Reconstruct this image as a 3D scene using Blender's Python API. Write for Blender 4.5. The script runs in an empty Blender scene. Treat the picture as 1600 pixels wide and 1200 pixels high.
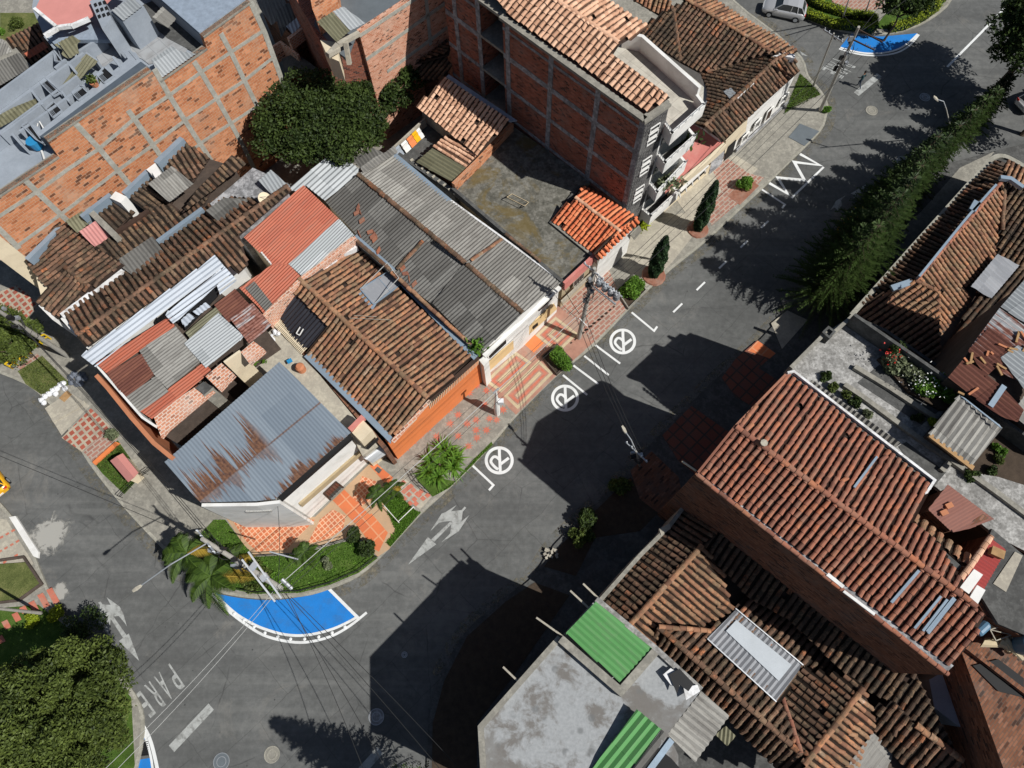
import bpy, bmesh, math, random
import numpy as np
from mathutils import Vector, Matrix
random.seed(7); rng = np.random.default_rng(11)
scn = bpy.context.scene
COL = scn.collection

# ---------------------------------------------------------------- camera
H, FPX = 50.0, 1109.0
n_ = Vector((18, -425, -FPX)).normalized()          # straight down, in camera axes
zc = -n_
xc = Vector((1, 0, 0)); xc = (xc - xc.dot(zc) * zc).normalized()
yc = zc.cross(xc)
R3 = Matrix((xc, yc, zc))                            # camera axes -> world
cam = bpy.data.cameras.new('camera'); camo = bpy.data.objects.new('camera', cam); COL.objects.link(camo)
camo.matrix_world = Matrix.Translation((0, 0, H)) @ R3.to_4x4()
cam.sensor_fit = 'HORIZONTAL'; cam.sensor_width = 36.0; cam.lens = 36.0 * FPX / 1600.0
cam.clip_end = 2000
scn.camera = camo
# ---------------------------------------------------------------- sky and sun
EL, AZ = math.radians(49), math.radians(-23)
world = bpy.data.worlds.new('World'); scn.world = world; world.use_nodes = True
wn = world.node_tree; wn.nodes.clear()
sky = wn.nodes.new('ShaderNodeTexSky'); sky.sky_type = 'NISHITA'; sky.sun_disc = False
sky.sun_elevation = EL; sky.sun_rotation = math.pi / 2 - AZ
bg = wn.nodes.new('ShaderNodeBackground'); bg.inputs['Strength'].default_value = 0.05
wo = wn.nodes.new('ShaderNodeOutputWorld')
wn.links.new(sky.outputs[0], bg.inputs[0]); wn.links.new(bg.outputs[0], wo.inputs[0])
sl = bpy.data.lights.new('sun', 'SUN'); sl.energy = 5.0; sl.angle = math.radians(0.5); sl.color = (1, 0.98, 0.935)
so = bpy.data.objects.new('sun', sl); COL.objects.link(so); so.location = (0, 0, 60)
so.rotation_euler = Vector((math.cos(EL) * math.cos(AZ), math.cos(EL) * math.sin(AZ), math.sin(EL))).to_track_quat('Z', 'Y').to_euler()
scn.view_settings.view_transform = 'Standard'; scn.view_settings.look = 'None'
scn.view_settings.exposure = -0.1; scn.view_settings.gamma = 1
scn.cycles.max_bounces = 4
scn.cycles.caustics_reflective = False; scn.cycles.caustics_refractive = False

# ---------------------------------------------------------------- projection helpers
O3 = Vector((0, 0, H))
def ray(px, py): return R3 @ Vector((px - 800, 600 - py, -FPX))
HOFF = 0.0                                           # extra storey height while some blocks are built
def P(px, py, h=0.0):
    if h > 1: h += HOFF
    d = ray(px, py); t = (h - H) / d.z
    return O3 + d * t
def Ps(pts, h=0.0): return [P(p[0], p[1], p[2] if len(p) > 2 else h) for p in pts]
class Plane:
    def __init__(s, o, n): s.o = o; s.n = n.normalized()
    def on(s, px, py):
        d = ray(px, py); t = (s.o - O3).dot(s.n) / d.dot(s.n); return O3 + d * t
    def z(s, p): # height of plane above xy
        return s.o.z - ((p.x - s.o.x) * s.n.x + (p.y - s.o.y) * s.n.y) / s.n.z
def plane3(a, b, c):
    A, B, C_ = P(*a), P(*b), P(*c); n = (B - A).cross(C_ - A)
    if n.z < 0: n = -n
    return Plane(A, n)
class Wall(Plane):                                   # vertical plane through two pixels at height h
    def __init__(s, a, b, h, h2=None):
        A = P(a[0], a[1], h); B = P(b[0], b[1], h if h2 is None else h2); t = (B - A); t.z = 0; t.normalize()
        n = Vector((t.y, -t.x, 0))
        if n.dot(O3 - A) < 0: n = -n
        s.o = A; s.n = n; s.t = t
    def p3(s, u, z): return Vector((s.o.x + s.t.x * u, s.o.y + s.t.y * u, z))
    def u(s, p): return (p - s.o).dot(s.t)
_s = P(1200, 280) - P(810, 640)
TH = math.atan2(_s.y, _s.x)                          # direction of the main street
CT, ST = math.cos(TH), math.sin(TH)

# ---------------------------------------------------------------- mesh builder
class MB:
    def __init__(s): s.v = []; s.f = []; s.uv = []; s.c = []; s.m = []; s.sm = []
    def face(s, pts, uv=None, c=None, g=0.0, m=0, sm=False):
        i = len(s.v); pts = [Vector(p) for p in pts]; s.v += pts; s.f.append(tuple(range(i, i + len(pts))))
        if uv is None:
            n = Vector((0, 0, 0))
            for a in range(len(pts)):
                p, q = pts[a], pts[(a + 1) % len(pts)]
                n += Vector(((p.y - q.y) * (p.z + q.z), (p.z - q.z) * (p.x + q.x), (p.x - q.x) * (p.y + q.y)))
            if n.length > 0: n.normalize()
            if abs(n.z) < 0.6:
                t = Vector((-n.y, n.x, 0)); t = t.normalized() if t.length > 0 else Vector((1, 0, 0))
                uv = [(p.dot(t), p.z) for p in pts]
            else: uv = [(p.x * CT + p.y * ST, -p.x * ST + p.y * CT) for p in pts]
        s.uv.append(uv); s.c.append((random.random() if c is None else c, g)); s.m.append(m); s.sm.append(sm)
    def extrude(s, top, d, **k):                     # polygon swept by vector d
        d = Vector(d); top = [Vector(p) for p in top]; bot = [p + d for p in top]
        s.face(top, **k); s.face(bot[::-1], **k)
        for i in range(len(top)):
            j = (i + 1) % len(top); s.face([top[i], bot[i], bot[j], top[j]], **k)
    def prism(s, top, z0=0.0, **k):                  # polygon down to z0
        top = [Vector(p) for p in top]; bot = [Vector((p.x, p.y, z0)) for p in top]
        s.face(top, **k); s.face(bot[::-1], **k)
        for i in range(len(top)):
            j = (i + 1) % len(top); s.face([top[i], bot[i], bot[j], top[j]], **k)
    def box(s, ctr, ax, h, **k):                     # centre, 3 axes, 3 half sizes
        c_ = Vector(ctr); a = [Vector(x).normalized() * y for x, y in zip(ax, h)]
        t = [c_ + a[2] + a[0] * i + a[1] * j for i, j in ((-1, -1), (1, -1), (1, 1), (-1, 1))]
        s.extrude(t, -2 * a[2], **k)
    def bar(s, p, q, w, h=None, up=(0, 0, 1), **k):  # rectangular bar between two points
        p = Vector(p); q = Vector(q); h = h or w; d = (q - p)
        if d.length < 1e-6: return
        u = Vector(up); x = d.cross(u)
        if x.length < 1e-4: x = d.cross(Vector((1, 0, 0)))
        x.normalize(); u = x.cross(d).normalized()
        s.box((p + q) / 2, (d, x, u), (d.length / 2, w / 2, h / 2), **k)
    def tube(s, pts, r, n=8, cap=True, **k):         # r: radius or list
        pts = [Vector(p) for p in pts]; m = len(pts); rr = r if isinstance(r, (list, tuple)) else [r] * m
        rings = []
        for i, p in enumerate(pts):
            d = (pts[min(i + 1, m - 1)] - pts[max(i - 1, 0)]).normalized()
            x = d.cross(Vector((0, 0, 1)))
            if x.length < 1e-3: x = Vector((1, 0, 0))
            x.normalize(); y = d.cross(x)
            rings.append([p + (x * math.cos(a) + y * math.sin(a)) * rr[i] for a in [2 * math.pi * q / n for q in range(n)]])
        k.setdefault('sm', True)
        c = k.pop('c', random.random())
        for i in range(m - 1):
            for j in range(n):
                jj = (j + 1) % n; s.face([rings[i][j], rings[i][jj], rings[i + 1][jj], rings[i + 1][j]], c=c, **k)
        if cap: s.face(rings[0][::-1], c=c, **k); s.face(rings[-1], c=c, **k)
    def disc(s, c, r, n=24, **k):
        c = Vector(c); s.face([c + Vector((math.cos(a), math.sin(a), 0)) * r for a in [2 * math.pi * q / n for q in range(n)]], **k)
    def build(s, name, mat, parent=None, merge=False):
        me = bpy.data.meshes.new(name)
        off = Vector(parent.matrix_world.translation) if parent is not None else Vector((0, 0, 0))
        if parent is not None: off = world_loc(parent)
        me.from_pydata([tuple(v - off) for v in s.v], [], s.f)
        uvl = me.uv_layers.new(name='UVMap'); buf = [x for u in s.uv for p in u for x in p]
        uvl.data.foreach_set('uv', buf)
        ca = me.color_attributes.new('rnd', 'FLOAT_COLOR', 'CORNER')
        cb = [x for f, c in zip(s.f, s.c) for _ in f for x in (c[0], c[1], 0.0, 1.0)]
        ca.data.foreach_set('color', cb)
        me.polygons.foreach_set('use_smooth', s.sm); me.polygons.foreach_set('material_index', s.m)
        if merge:
            bm = bmesh.new(); bm.from_mesh(me); bmesh.ops.remove_doubles(bm, verts=bm.verts, dist=1e-4); bm.to_mesh(me); bm.free()
        for m in (mat if isinstance(mat, (list, tuple)) else [mat]): me.materials.append(m)
        o = bpy.data.objects.new(name, me); COL.objects.link(o)
        if parent is not None: o.parent = parent
        return o
def world_loc(o):
    l = Vector(o.location)
    while o.parent is not None: o = o.parent; l += Vector(o.location)
    return l
def tag(o, label=None, cat=None, group=None, kind=None):
    if label: o['label'] = label
    if cat: o['category'] = cat
    if group: o['group'] = group
    if kind: o['kind'] = kind
    return o
def thing(name, label, cat, loc, group=None):
    o = bpy.data.objects.new(name, None); COL.objects.link(o); o.location = loc; o.empty_display_size = 0.3
    return tag(o, label, cat, group)
def struct(o): o['kind'] = 'structure'; return o
def np_mesh(name, V, nper, mat, parent=None, c=None, smooth=False):   # V (N*nper,3) faces of nper verts
    V = np.asarray(V, dtype=np.float32).reshape(-1, 3); N = len(V) // nper
    off = world_loc(parent) if parent is not None else Vector((0, 0, 0))
    V = V - np.array(off, dtype=np.float32)
    me = bpy.data.meshes.new(name); me.vertices.add(len(V)); me.vertices.foreach_set('co', V.ravel())
    me.loops.add(len(V)); me.loops.foreach_set('vertex_index', np.arange(len(V), dtype=np.int32))
    me.polygons.add(N); me.polygons.foreach_set('loop_start', np.arange(0, len(V), nper, dtype=np.int32))
    me.polygons.foreach_set('loop_total', np.full(N, nper, dtype=np.int32))
    me.update(calc_edges=True)
    ca = me.color_attributes.new('rnd', 'FLOAT_COLOR', 'CORNER')
    c = rng.random(N) if c is None else c
    cc = np.zeros((N, nper, 4), dtype=np.float32); cc[:, :, 0] = c[:, None]; cc[:, :, 3] = 1
    ca.data.foreach_set('color', cc.ravel())
    if smooth: me.polygons.foreach_set('use_smooth', np.ones(N, dtype=bool))
    me.materials.append(mat)
    o = bpy.data.objects.new(name, me); COL.objects.link(o)
    if parent is not None: o.parent = parent
    return o
def copy_tree(o, parent=None):
    c = o.copy(); COL.objects.link(c); c.parent = parent
    for ch in list(o.children): copy_tree(ch, c)
    return c

# ---------------------------------------------------------------- materials
class NT:
    def __init__(s, name):
        s.m = bpy.data.materials.new(name); s.m.use_nodes = True; s.t = s.m.node_tree
        s.b = s.t.nodes['Principled BSDF']
    def n(s, typ, **k):
        nd = s.t.nodes.new('ShaderNode' + typ)
        for a, v in k.items():
            if a.startswith('_'): setattr(nd, a[1:], v)
            else:
                key = int(a[1:]) if a[0] == 'i' and a[1:].isdigit() else a
                s.set(nd.inputs[key], v)
        return nd
    def set(s, inp, v):
        if isinstance(v, bpy.types.NodeSocket): s.t.links.new(v, inp)
        else: inp.default_value = v if not (isinstance(v, tuple) and len(v) == 3 and inp.type == 'RGBA') else (*v, 1)
    def noise(s, scale, detail=4, vec=None, rough=0.6, dist=0.0):
        nd = s.n('TexNoise', Scale=scale, Detail=detail, Roughness=rough, Distortion=dist)
        s.t.links.new(vec if vec is not None else s.obj(), nd.inputs['Vector']); return nd.outputs[0]
    def obj(s):
        if not hasattr(s, '_o'): s._o = s.n('TexCoord').outputs['Object']
        return s._o
    def uv(s):
        if not hasattr(s, '_u'): s._u = s.n('UVMap', _uv_map='UVMap').outputs[0]
        return s._u
    def mapping(s, vec, scale=(1, 1, 1), loc=(0, 0, 0), rot=(0, 0, 0)):
        nd = s.n('Mapping'); s.t.links.new(vec, nd.inputs[0]); nd.inputs['Scale'].default_value = scale
        nd.inputs['Location'].default_value = loc; nd.inputs['Rotation'].default_value = rot; return nd.outputs[0]
    def rnd(s):
        if not hasattr(s, '_r'):
            a = s.n('Attribute', _attribute_name='rnd'); s._r = s.n('SeparateColor', i0=a.outputs['Color'])
        return s._r
    def math(s, op, a, b=0.0, c=0.0, clamp=False):
        nd = s.n('Math', _operation=op, _use_clamp=clamp); s.set(nd.inputs[0], a); s.set(nd.inputs[1], b)
        if op in ('MULTIPLY_ADD', 'SMOOTHSTEP'): s.set(nd.inputs[2], c)
        return nd.outputs[0]
    def rng(s, v, a, b, c=0.0, d=1.0):
        nd = s.n('MapRange', _clamp=True); s.set(nd.inputs[0], v)
        for i, x in zip((1, 2, 3, 4), (a, b, c, d)): nd.inputs[i].default_value = x
        return nd.outputs[0]
    def ramp(s, v, stops, interp='LINEAR'):
        nd = s.n('ValToRGB'); cr = nd.color_ramp; cr.interpolation = interp
        while len(cr.elements) < len(stops): cr.elements.new(0.5)
        for e, (p, c) in zip(cr.elements, stops): e.position = p; e.color = (*c, 1)
        s.set(nd.inputs[0], v); return nd.outputs[0]
    def mix(s, f, a, b, mode='MIX'):
        nd = s.n('Mix', _data_type='RGBA', _blend_type=mode, _clamp_factor=True)
        s.set(nd.inputs[0], f); s.set(nd.inputs[6], a if not isinstance(a, tuple) else (*a, 1)); s.set(nd.inputs[7], b if not isinstance(b, tuple) else (*b, 1)); return nd.outputs[2]
    def out(s, col=None, rough=0.85, bump=None, bs=0.3, bd=0.05, metal=0.0, spec=0.3):
        if col is not None: s.set(s.b.inputs['Base Color'], col if not isinstance(col, tuple) else (*col, 1))
        s.set(s.b.inputs['Roughness'], rough); s.set(s.b.inputs['Metallic'], metal); s.b.inputs['Specular IOR Level'].default_value = spec
        if bump is not None:
            nd = s.n('Bump', Strength=bs, Distance=bd, Height=bump); s.t.links.new(nd.outputs[0], s.b.inputs['Normal'])
        return s.m

def mat_plain(name, col, rough=0.8, var=0.12, scale=1.2, stain=None, samt=0.5, metal=0.0, bs=0.1, spec=0.3, sscale=0.6):
    t = NT(name); a = t.noise(scale, 5); b = t.noise(scale * 14, 3)
    f = t.math('ADD', t.math('MULTIPLY', a, .65), t.math('MULTIPLY', b, .35))
    dk = tuple(x * (1 - var * 2.2) for x in col); lt = tuple(min(1, x * (1 + var * 1.3)) for x in col)
    c = t.ramp(f, [(0.3, dk), (0.7, lt)])
    if stain:
        m = t.rng(t.noise(sscale, 8, rough=.7, dist=.4), .48, .62, 0, samt); c = t.mix(m, c, stain)
    return t.out(c, rough, b, bs, .02, metal, spec)
def mat_tile(name, ramp, lichen=(.045, .038, .03), lam=.6, dirt_shade=(.014, .011, .009), lsc=.9, lth=.5):
    t = NT(name); r = t.rnd()
    small = t.noise(9, 4); v = t.math('ADD', t.math('MULTIPLY', r.outputs[0], .88), t.math('MULTIPLY', small, .14))
    c = t.ramp(v, ramp)
    big = t.noise(lsc, 3); fine = t.noise(6.5, 5, rough=.75)
    m = t.math('ADD', t.math('MULTIPLY', big, .45), t.math('ADD', t.math('MULTIPLY', fine, .45), t.math('MULTIPLY', r.outputs[0], .12)))
    m = t.rng(m, lth, lth + .1, 0, lam)
    c = t.mix(m, c, lichen)
    c = t.mix(t.math('MULTIPLY', r.outputs[1], 1.25, clamp=True), c, dirt_shade)  # channels blackened: settled dirt plus the shade between rows, painted in
    return t.out(c, .9, small, .35, .03, spec=.15)
def mat_corr(name, ramp, streak=(.1, .09, .08), sa=.5, rust=None, ra=.0, rough=.6, metal=0.0, sth=.5, spec=.3):
    t = NT(name); r = t.rnd(); uv = t.uv()
    n1 = t.noise(1, 5, t.mapping(uv, (3.5, .45, 1)), .65); n2 = t.noise(5, 5)
    v = t.math('ADD', t.math('MULTIPLY', r.outputs[0], .6), t.math('MULTIPLY', n1, .4))
    c = t.ramp(v, ramp); c = t.mix(t.rng(n1, sth, sth + .18, 0, sa), c, streak)
    c = t.mix(t.rng(n2, .55, .7, 0, .35), c, streak)
    if rust:
        n3 = t.noise(1, 6, t.mapping(uv, (5, .35, 1), (3.3, 1.7, 0)), .7); n4 = t.noise(.45, 4)
        f = t.rng(t.math('ADD', t.math('MULTIPLY', n3, .6), t.math('MULTIPLY', n4, .5)), .6 - ra * .25, .68 - ra * .25)
        c = t.mix(f, c, t.ramp(n2, [(0.35, rust[0]), (.6, rust[1])]))
    return t.out(c, rough, n1, .08, .02, metal, spec)
def mat_spike(name, c1, c2, seams):              # rust creeping up the flutes from the seams (v positions, metres)
    t = NT(name); uv = t.uv(); sx = t.n('SeparateXYZ', i0=uv); u, v = sx.outputs[0], sx.outputs[1]
    fine = t.noise(1, 3, t.mapping(uv, (5, .25, 1)), .6); n2 = t.noise(6, 4)
    c = t.ramp(t.math('ADD', t.math('MULTIPLY', t.rnd().outputs[0], .5), t.math('MULTIPLY', fine, .5)), [(.2, c1), (.8, c2)])
    rustc = t.ramp(n2, [(.35, (.085, .03, .014)), (.6, (.21, .09, .035))])
    for i, (v0, L, th, u0, u1) in enumerate(seams):
        q = t.n('TexNoise', Scale=1.0, Detail=3.0, Roughness=.75); t.set(q.inputs['Vector'], t.mapping(uv, (3.6, .02, 1), (i * 7.3, 0, 0)))
        q2 = t.n('TexNoise', Scale=1.0, Detail=1.0); t.set(q2.inputs['Vector'], t.mapping(uv, (.45, 0, 1), (i * 3.1, 5, 0)))
        ln = t.math('MULTIPLY', t.rng(t.math('ADD', t.math('MULTIPLY', q.outputs[0], .6), t.math('MULTIPLY', q2.outputs[0], .5)), th, th + .2), L)
        d = t.math('SUBTRACT', v0, v); m = t.math('SUBTRACT', ln, d); up = t.rng(m, 0, .35, 0, .9); sg = t.rng(d, -.05, .02)
        dn = t.rng(t.math('ADD', d, t.math('MULTIPLY', ln, .45)), 0, .2, 0, .55); un = t.math('MULTIPLY', t.rng(u, u0 - .5, u0), t.rng(u, u1, u1 + .5, 1, 0))
        line = t.math('MULTIPLY', t.rng(t.math('ABSOLUTE', d), .03, .09, 1, 0), .7)
        f = t.math('MAXIMUM', t.math('MULTIPLY', t.math('MAXIMUM', t.math('MULTIPLY', up, sg), t.math('MULTIPLY', dn, t.math('SUBTRACT', 1.0, sg))), t.math('MULTIPLY', un, t.rng(ln, .02, .2))), line)
        c = t.mix(f, c, rustc)
    return t.out(c, .55, fine, .08, .02, .1)
def mat_brick(name, c1, c2, mortar, w=.4, h=.2, dark=.12, ms=.012):
    t = NT(name); uv = t.uv()
    b = t.n('TexBrick', _offset=.5, Vector=uv, Color1=(1, 1, 1), Color2=(0, 0, 0), Mortar=(.5, .5, .5), Scale=1.0)
    b.inputs['Mortar Size'].default_value = ms; b.inputs['Brick Width'].default_value = w; b.inputs['Row Height'].default_value = h; b.inputs['Bias'].default_value = 0.0
    fn = t.noise(5, 4); big = t.noise(.5, 5, rough=.7); mid = t.noise(.22, 3)
    v = t.math('ADD', b.outputs[0], t.math('MULTIPLY_ADD', mid, dark * 1.6, -dark * .8))
    c = t.ramp(v, [(.0, tuple(min(1, x * 1.15 + .02) for x in c1)), (.22, c1), (.62, tuple((x + y) / 2 for x, y in zip(c1, c2))), (.86, c2), (.9, tuple(x * .5 for x in c2)), (1, tuple(x * .25 + .02 for x in c2))])
    c = t.mix(b.outputs['Fac'], c, mortar)
    c = t.mix(t.rng(big, .5, .66, 0, .4), c, tuple(min(1, x * .85 + .06) for x in mortar))
    c = t.mix(t.rng(fn, .5, .75, 0, .3), c, tuple(x * .6 for x in c2))
    return t.out(c, .9, b.outputs['Fac'], .4, .01, spec=.15)
def mat_leaf(name, dark, light, tr=.15, lo=.15, hi=.85):
    t = NT(name); r = t.rnd(); n = t.noise(1.3, 3)
    c = t.ramp(t.math('ADD', t.math('MULTIPLY', r.outputs[0], .75), t.math('MULTIPLY', n, .35)), [(lo, dark), (hi, light)])
    t.out(c, .6, spec=.25)
    d = t.n('BsdfTranslucent', Color=c); mx = t.n('MixShader', i0=tr, i1=t.b.outputs[0], i2=d.outputs[0])
    t.t.links.new(mx.outputs[0], t.t.nodes['Material Output'].inputs[0]); return t.m
def mat_grid(name, c1, c2, grout, w, h, off=0.0, ms=.03, stain=(.12, .1, .09), sa=.3):
    t = NT(name); b = t.n('TexBrick', _offset=off, Vector=t.uv(), Color1=c1, Color2=c2, Mortar=grout, Scale=1.0)
    b.inputs['Mortar Size'].default_value = ms; b.inputs['Brick Width'].default_value = w; b.inputs['Row Height'].default_value = h
    c = t.mix(t.rng(t.noise(1.2, 6), .45, .65, 0, sa), b.outputs[0], stain)
    return t.out(c, .85, b.outputs['Fac'], .2, .01, spec=.2)

M = {}
M['asphalt'] = None
def _asph():
    t = NT('asphalt'); o = t.obj()
    fine = t.noise(28, 3); mid = t.noise(2.2, 6, rough=.7); big = t.noise(.14, 4)
    c = t.ramp(t.math('ADD', t.math('MULTIPLY', mid, .4), t.math('ADD', t.math('MULTIPLY', big, .45), t.math('MULTIPLY', fine, .15))), [(.36, (.084, .086, .083)), (.52, (.132, .134, .13)), (.66, (.19, .19, .182))])
    # slab joints and old repair patches
    rot = t.mapping(o, (1, 1, 1), (0, 0, 0), (0, 0, -TH))
    wob = t.n('VectorMath', _operation='ADD'); t.set(wob.inputs[0], rot); nn = t.n('TexNoise', Scale=.5, Detail=4.0); t.set(nn.inputs['Vector'], o)
    sc = t.n('VectorMath', _operation='SCALE'); t.set(sc.inputs[0], nn.outputs[1]); sc.inputs['Scale'].default_value = .55; t.set(wob.inputs[1], sc.outputs[0])
    b = t.n('TexBrick', _offset=.37, Vector=wob.outputs[0], Color1=(1, 1, 1), Color2=(.86, .86, .87), Mortar=(.3, .3, .3), Scale=1.0)
    b.inputs['Mortar Size'].default_value = .028; b.inputs['Mortar Smooth'].default_value = 1; b.inputs['Brick Width'].default_value = 6.2; b.inputs['Row Height'].default_value = 3.1
    c = t.mix(.55, c, b.outputs[0], 'MULTIPLY')
    v = t.n('TexVoronoi', _feature='DISTANCE_TO_EDGE', Scale=.22); t.set(v.inputs['Vector'], wob.outputs[0])
    cr = t.math('MULTIPLY', t.rng(v.outputs[0], .0, .011, 1, 0), t.rng(t.noise(.35, 2), .45, .6, 0, .6))
    c = t.mix(cr, c, (.04, .04, .04))
    sp = t.n('TexVoronoi', Scale=1.1); t.set(sp.inputs['Vector'], o)
    spot = t.math('MULTIPLY', t.rng(sp.outputs[0], .04, .07, 1, 0), t.rng(t.noise(.8, 2), .52, .56, 0, .7))
    c = t.mix(spot, c, (.03, .03, .03))
    ln_ = t.noise(1, 5, t.mapping(o, (.05, .8, 1), (0, 0, 0), (0, 0, -TH)), .6); c = t.mix(t.rng(ln_, .5, .62, 0, .35), c, (.075, .076, .075)); c = t.mix(t.rng(ln_, .36, .46, .3, 0), c, (.2, .2, .19))
    ds = t.rng(t.noise(.3, 7, rough=.75, dist=.6), .56, .68, 0, .35); c = t.mix(ds, c, (.24, .225, .2))
    return t.out(c, .9, fine, .3, .01, spec=.2)
M['asphalt'] = _asph()
def _concrete(name, base, dark, sc=1.0, moss=None, k=1.0):
    t = NT(name); a = t.noise(.7 * sc, 8, rough=.78, dist=.5); b = t.noise(5 * sc, 6, rough=.7); c0 = t.noise(1.6 * sc, 5, rough=.6)
    c = t.ramp(t.math('ADD', t.math('MULTIPLY', a, .5), t.math('MULTIPLY', b, .5)), [(.5 - .12 * k, dark), (.5, tuple((x + y) / 2 for x, y in zip(base, dark))), (.5 + .1 * k, base)])
    c = t.mix(t.rng(c0, .5, .56, 0, .55), c, dark)
    if moss: c = t.mix(t.rng(t.noise(.35 * sc, 6, rough=.7, dist=.6), .5, .6, 0, .75), c, moss)
    return t.out(c, .9, b, .2, .02, spec=.2)
M['frame'] = _concrete('frame_concrete', (.46, .45, .4), (.3, .29, .25), 1.5)
M['conc'] = _concrete('concrete', (.36, .34, .29), (.2, .19, .165))
M['conc_light'] = _concrete('pale_concrete', (.5, .46, .37), (.33, .3, .25))
M['conc_mossy'] = _concrete('mossy_concrete', (.24, .23, .2), (.07, .068, .055), 1, (.14, .1, .03))
M['conc_grey'] = _concrete('stained_grey_slab', (.44, .44, .45), (.16, .16, .165), .85, k=.6)
def _slab():
    t = NT('pale_slab_with_spots'); fine = t.noise(6, 5); big = t.noise(.28, 4, rough=.6, dist=.8); mid = t.noise(.9, 6, rough=.7, dist=.4)
    c = t.ramp(fine, [(.3, (.28, .29, .295)), (.7, (.37, .38, .385))])
    st = t.rng(t.math('ADD', t.math('MULTIPLY', big, .55), t.math('MULTIPLY', mid, .45)), .475, .545, 0, .85); c = t.mix(st, c, t.ramp(mid, [(.4, (.2, .195, .185)), (.6, (.15, .135, .12))]))
    v = t.n('TexVoronoi', Scale=1.35); t.set(v.inputs['Vector'], t.obj()); sp = t.math('MULTIPLY', t.rng(v.outputs[0], .18, .32, 1, 0), t.rng(t.noise(.5, 3), .47, .54, 0, .7))
    c = t.mix(sp, c, (.15, .155, .155)); return t.out(c, .9, fine, .15, .02, spec=.2)
M['slab19'] = _slab()
def _smear(px, py, r):
    t = NT('dried_cement_smear'); g_ = t.n('NewGeometry').outputs[0]; c = P(px, py, 0); d = t.n('VectorMath', _operation='DISTANCE'); t.set(d.inputs[0], g_); d.inputs[1].default_value = tuple(c)
    a = t.math('ADD', t.rng(d.outputs['Value'], 0, r, 1, 0), t.math('MULTIPLY_ADD', t.noise(1.6, 6, rough=.7, dist=.5), 1.6, -1.15)); t.out((.36, .35, .32), .9)
    tr = t.n('BsdfTransparent'); mx = t.n('MixShader', i0=t.rng(a, 0, .25), i1=tr.outputs[0], i2=t.b.outputs[0]); t.t.links.new(mx.outputs[0], t.t.nodes['Material Output'].inputs[0]); return t.m
def _dust():
    t = NT('gutter_dust'); a = t.rng(t.math('ADD', t.math('MULTIPLY', t.noise(.8, 7, rough=.75), .6), t.math('MULTIPLY', t.noise(5, 4), .4)), .47, .6, 0, .75)
    t.out(t.ramp(t.noise(3, 4), [(.35, (.1, .095, .07)), (.65, (.26, .23, .17))]), .95)
    tr = t.n('BsdfTransparent'); mx = t.n('MixShader', i0=a, i1=tr.outputs[0], i2=t.b.outputs[0]); t.t.links.new(mx.outputs[0], t.t.nodes['Material Output'].inputs[0]); return t.m
M['dust'] = _dust()
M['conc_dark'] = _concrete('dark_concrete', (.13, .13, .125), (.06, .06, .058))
M['conc_white'] = _concrete('weathered_white_slab', (.5, .49, .47), (.16, .155, .145), 1.2)
M['kerb'] = _concrete('kerb_concrete', (.42, .4, .34), (.25, .24, .2), 2)
M['white'] = mat_plain('white_paint', (.78, .77, .74), .7, .05, 1, (.5, .48, .44), .4)
M['cream'] = mat_plain('cream_paint', (.72, .62, .45), .8, .05, .8, (.5, .4, .28), .35)
M['tan'] = mat_plain('tan_ledge', (.42, .33, .2), .85, .1)
M['ochre'] = mat_plain('ochre_plinth', (.72, .52, .27), .8, .06)
M['orange_paint'] = mat_plain('orange_paint', (.75, .22, .07), .75, .06, 1, (.55, .2, .09), .4)
M['bluegrey'] = mat_plain('blue_grey_paint', (.31, .345, .39), .8, .08, .7, (.23, .26, .3), .5)
M['bluerough'] = mat_plain('rough_blue_grey_roof', (.28, .335, .41), .8, .14, 2.5, bs=.6)
M['slateblue'] = mat_plain('dark_slate_blue_cover', (.085, .105, .13), .7, .1, 2)
M['flash'] = mat_plain('zinc_flashing', (.3, .38, .46), .45, .08, 1, metal=.3)
M['flashw'] = mat_plain('white_flashing', (.8, .8, .8), .5, .1, 2, (.35, .33, .3), .7, sscale=1.6)
M['zinc'] = mat_plain('galvanised_metal', (.62, .64, .66), .4, .06, 2, metal=.4)
M['dark'] = mat_plain('dark_opening', (.012, .012, .013), .7, .1)
M['darkbrown'] = mat_plain('dark_timber', (.06, .035, .025), .7, .2)
M['darkwall'] = mat_plain('dark_weathered_wall', (.10, .075, .06), .9, .25, 1.2, (.05, .04, .035), .6)
M['glass'] = mat_plain('window_glass', (.03, .035, .04), .12, .1, spec=.6)
M['pole'] = mat_plain('pole_concrete', (.4, .38, .34), .85, .1, 3)
M['steel'] = mat_plain('grey_steel', (.42, .44, .46), .45, .08, 4, metal=.5)
M['black'] = mat_plain('black_rubber', (.015, .015, .016), .6, .1)
M['wire'] = mat_plain('cable_black', (.03, .03, .03), .6, .05)
M['wirel'] = mat_plain('cable_pale', (.45, .45, .43), .5, .05)
M['roadwhite'] = mat_plain('road_paint_white', (.75, .76, .75), .7, .04, 2, (.55, .55, .54), .5)
M['roadold'] = mat_plain('worn_road_paint', (.4, .41, .395), .8, .12, 3, (.18, .18, .17), .8, sscale=2.2)
M['roadblue'] = mat_plain('road_paint_blue', (.015, .2, .6), .6, .06, 1.4, (.05, .13, .28), .35, sscale=1.1)
M['grass'] = None
def _grass(name, c1, c2, c3):
    t = NT(name); a = t.noise(1.1, 6, rough=.7); b = t.noise(14, 4, rough=.8)
    c = t.ramp(t.math('ADD', t.math('MULTIPLY', a, .6), t.math('MULTIPLY', b, .4)), [(.32, c1), (.5, c2), (.7, c3)])
    return t.out(c, .95, b, .8, .06, spec=.1)
M['grass'] = _grass('lawn_grass', (.03, .055, .012), (.065, .12, .02), (.14, .19, .05))
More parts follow.
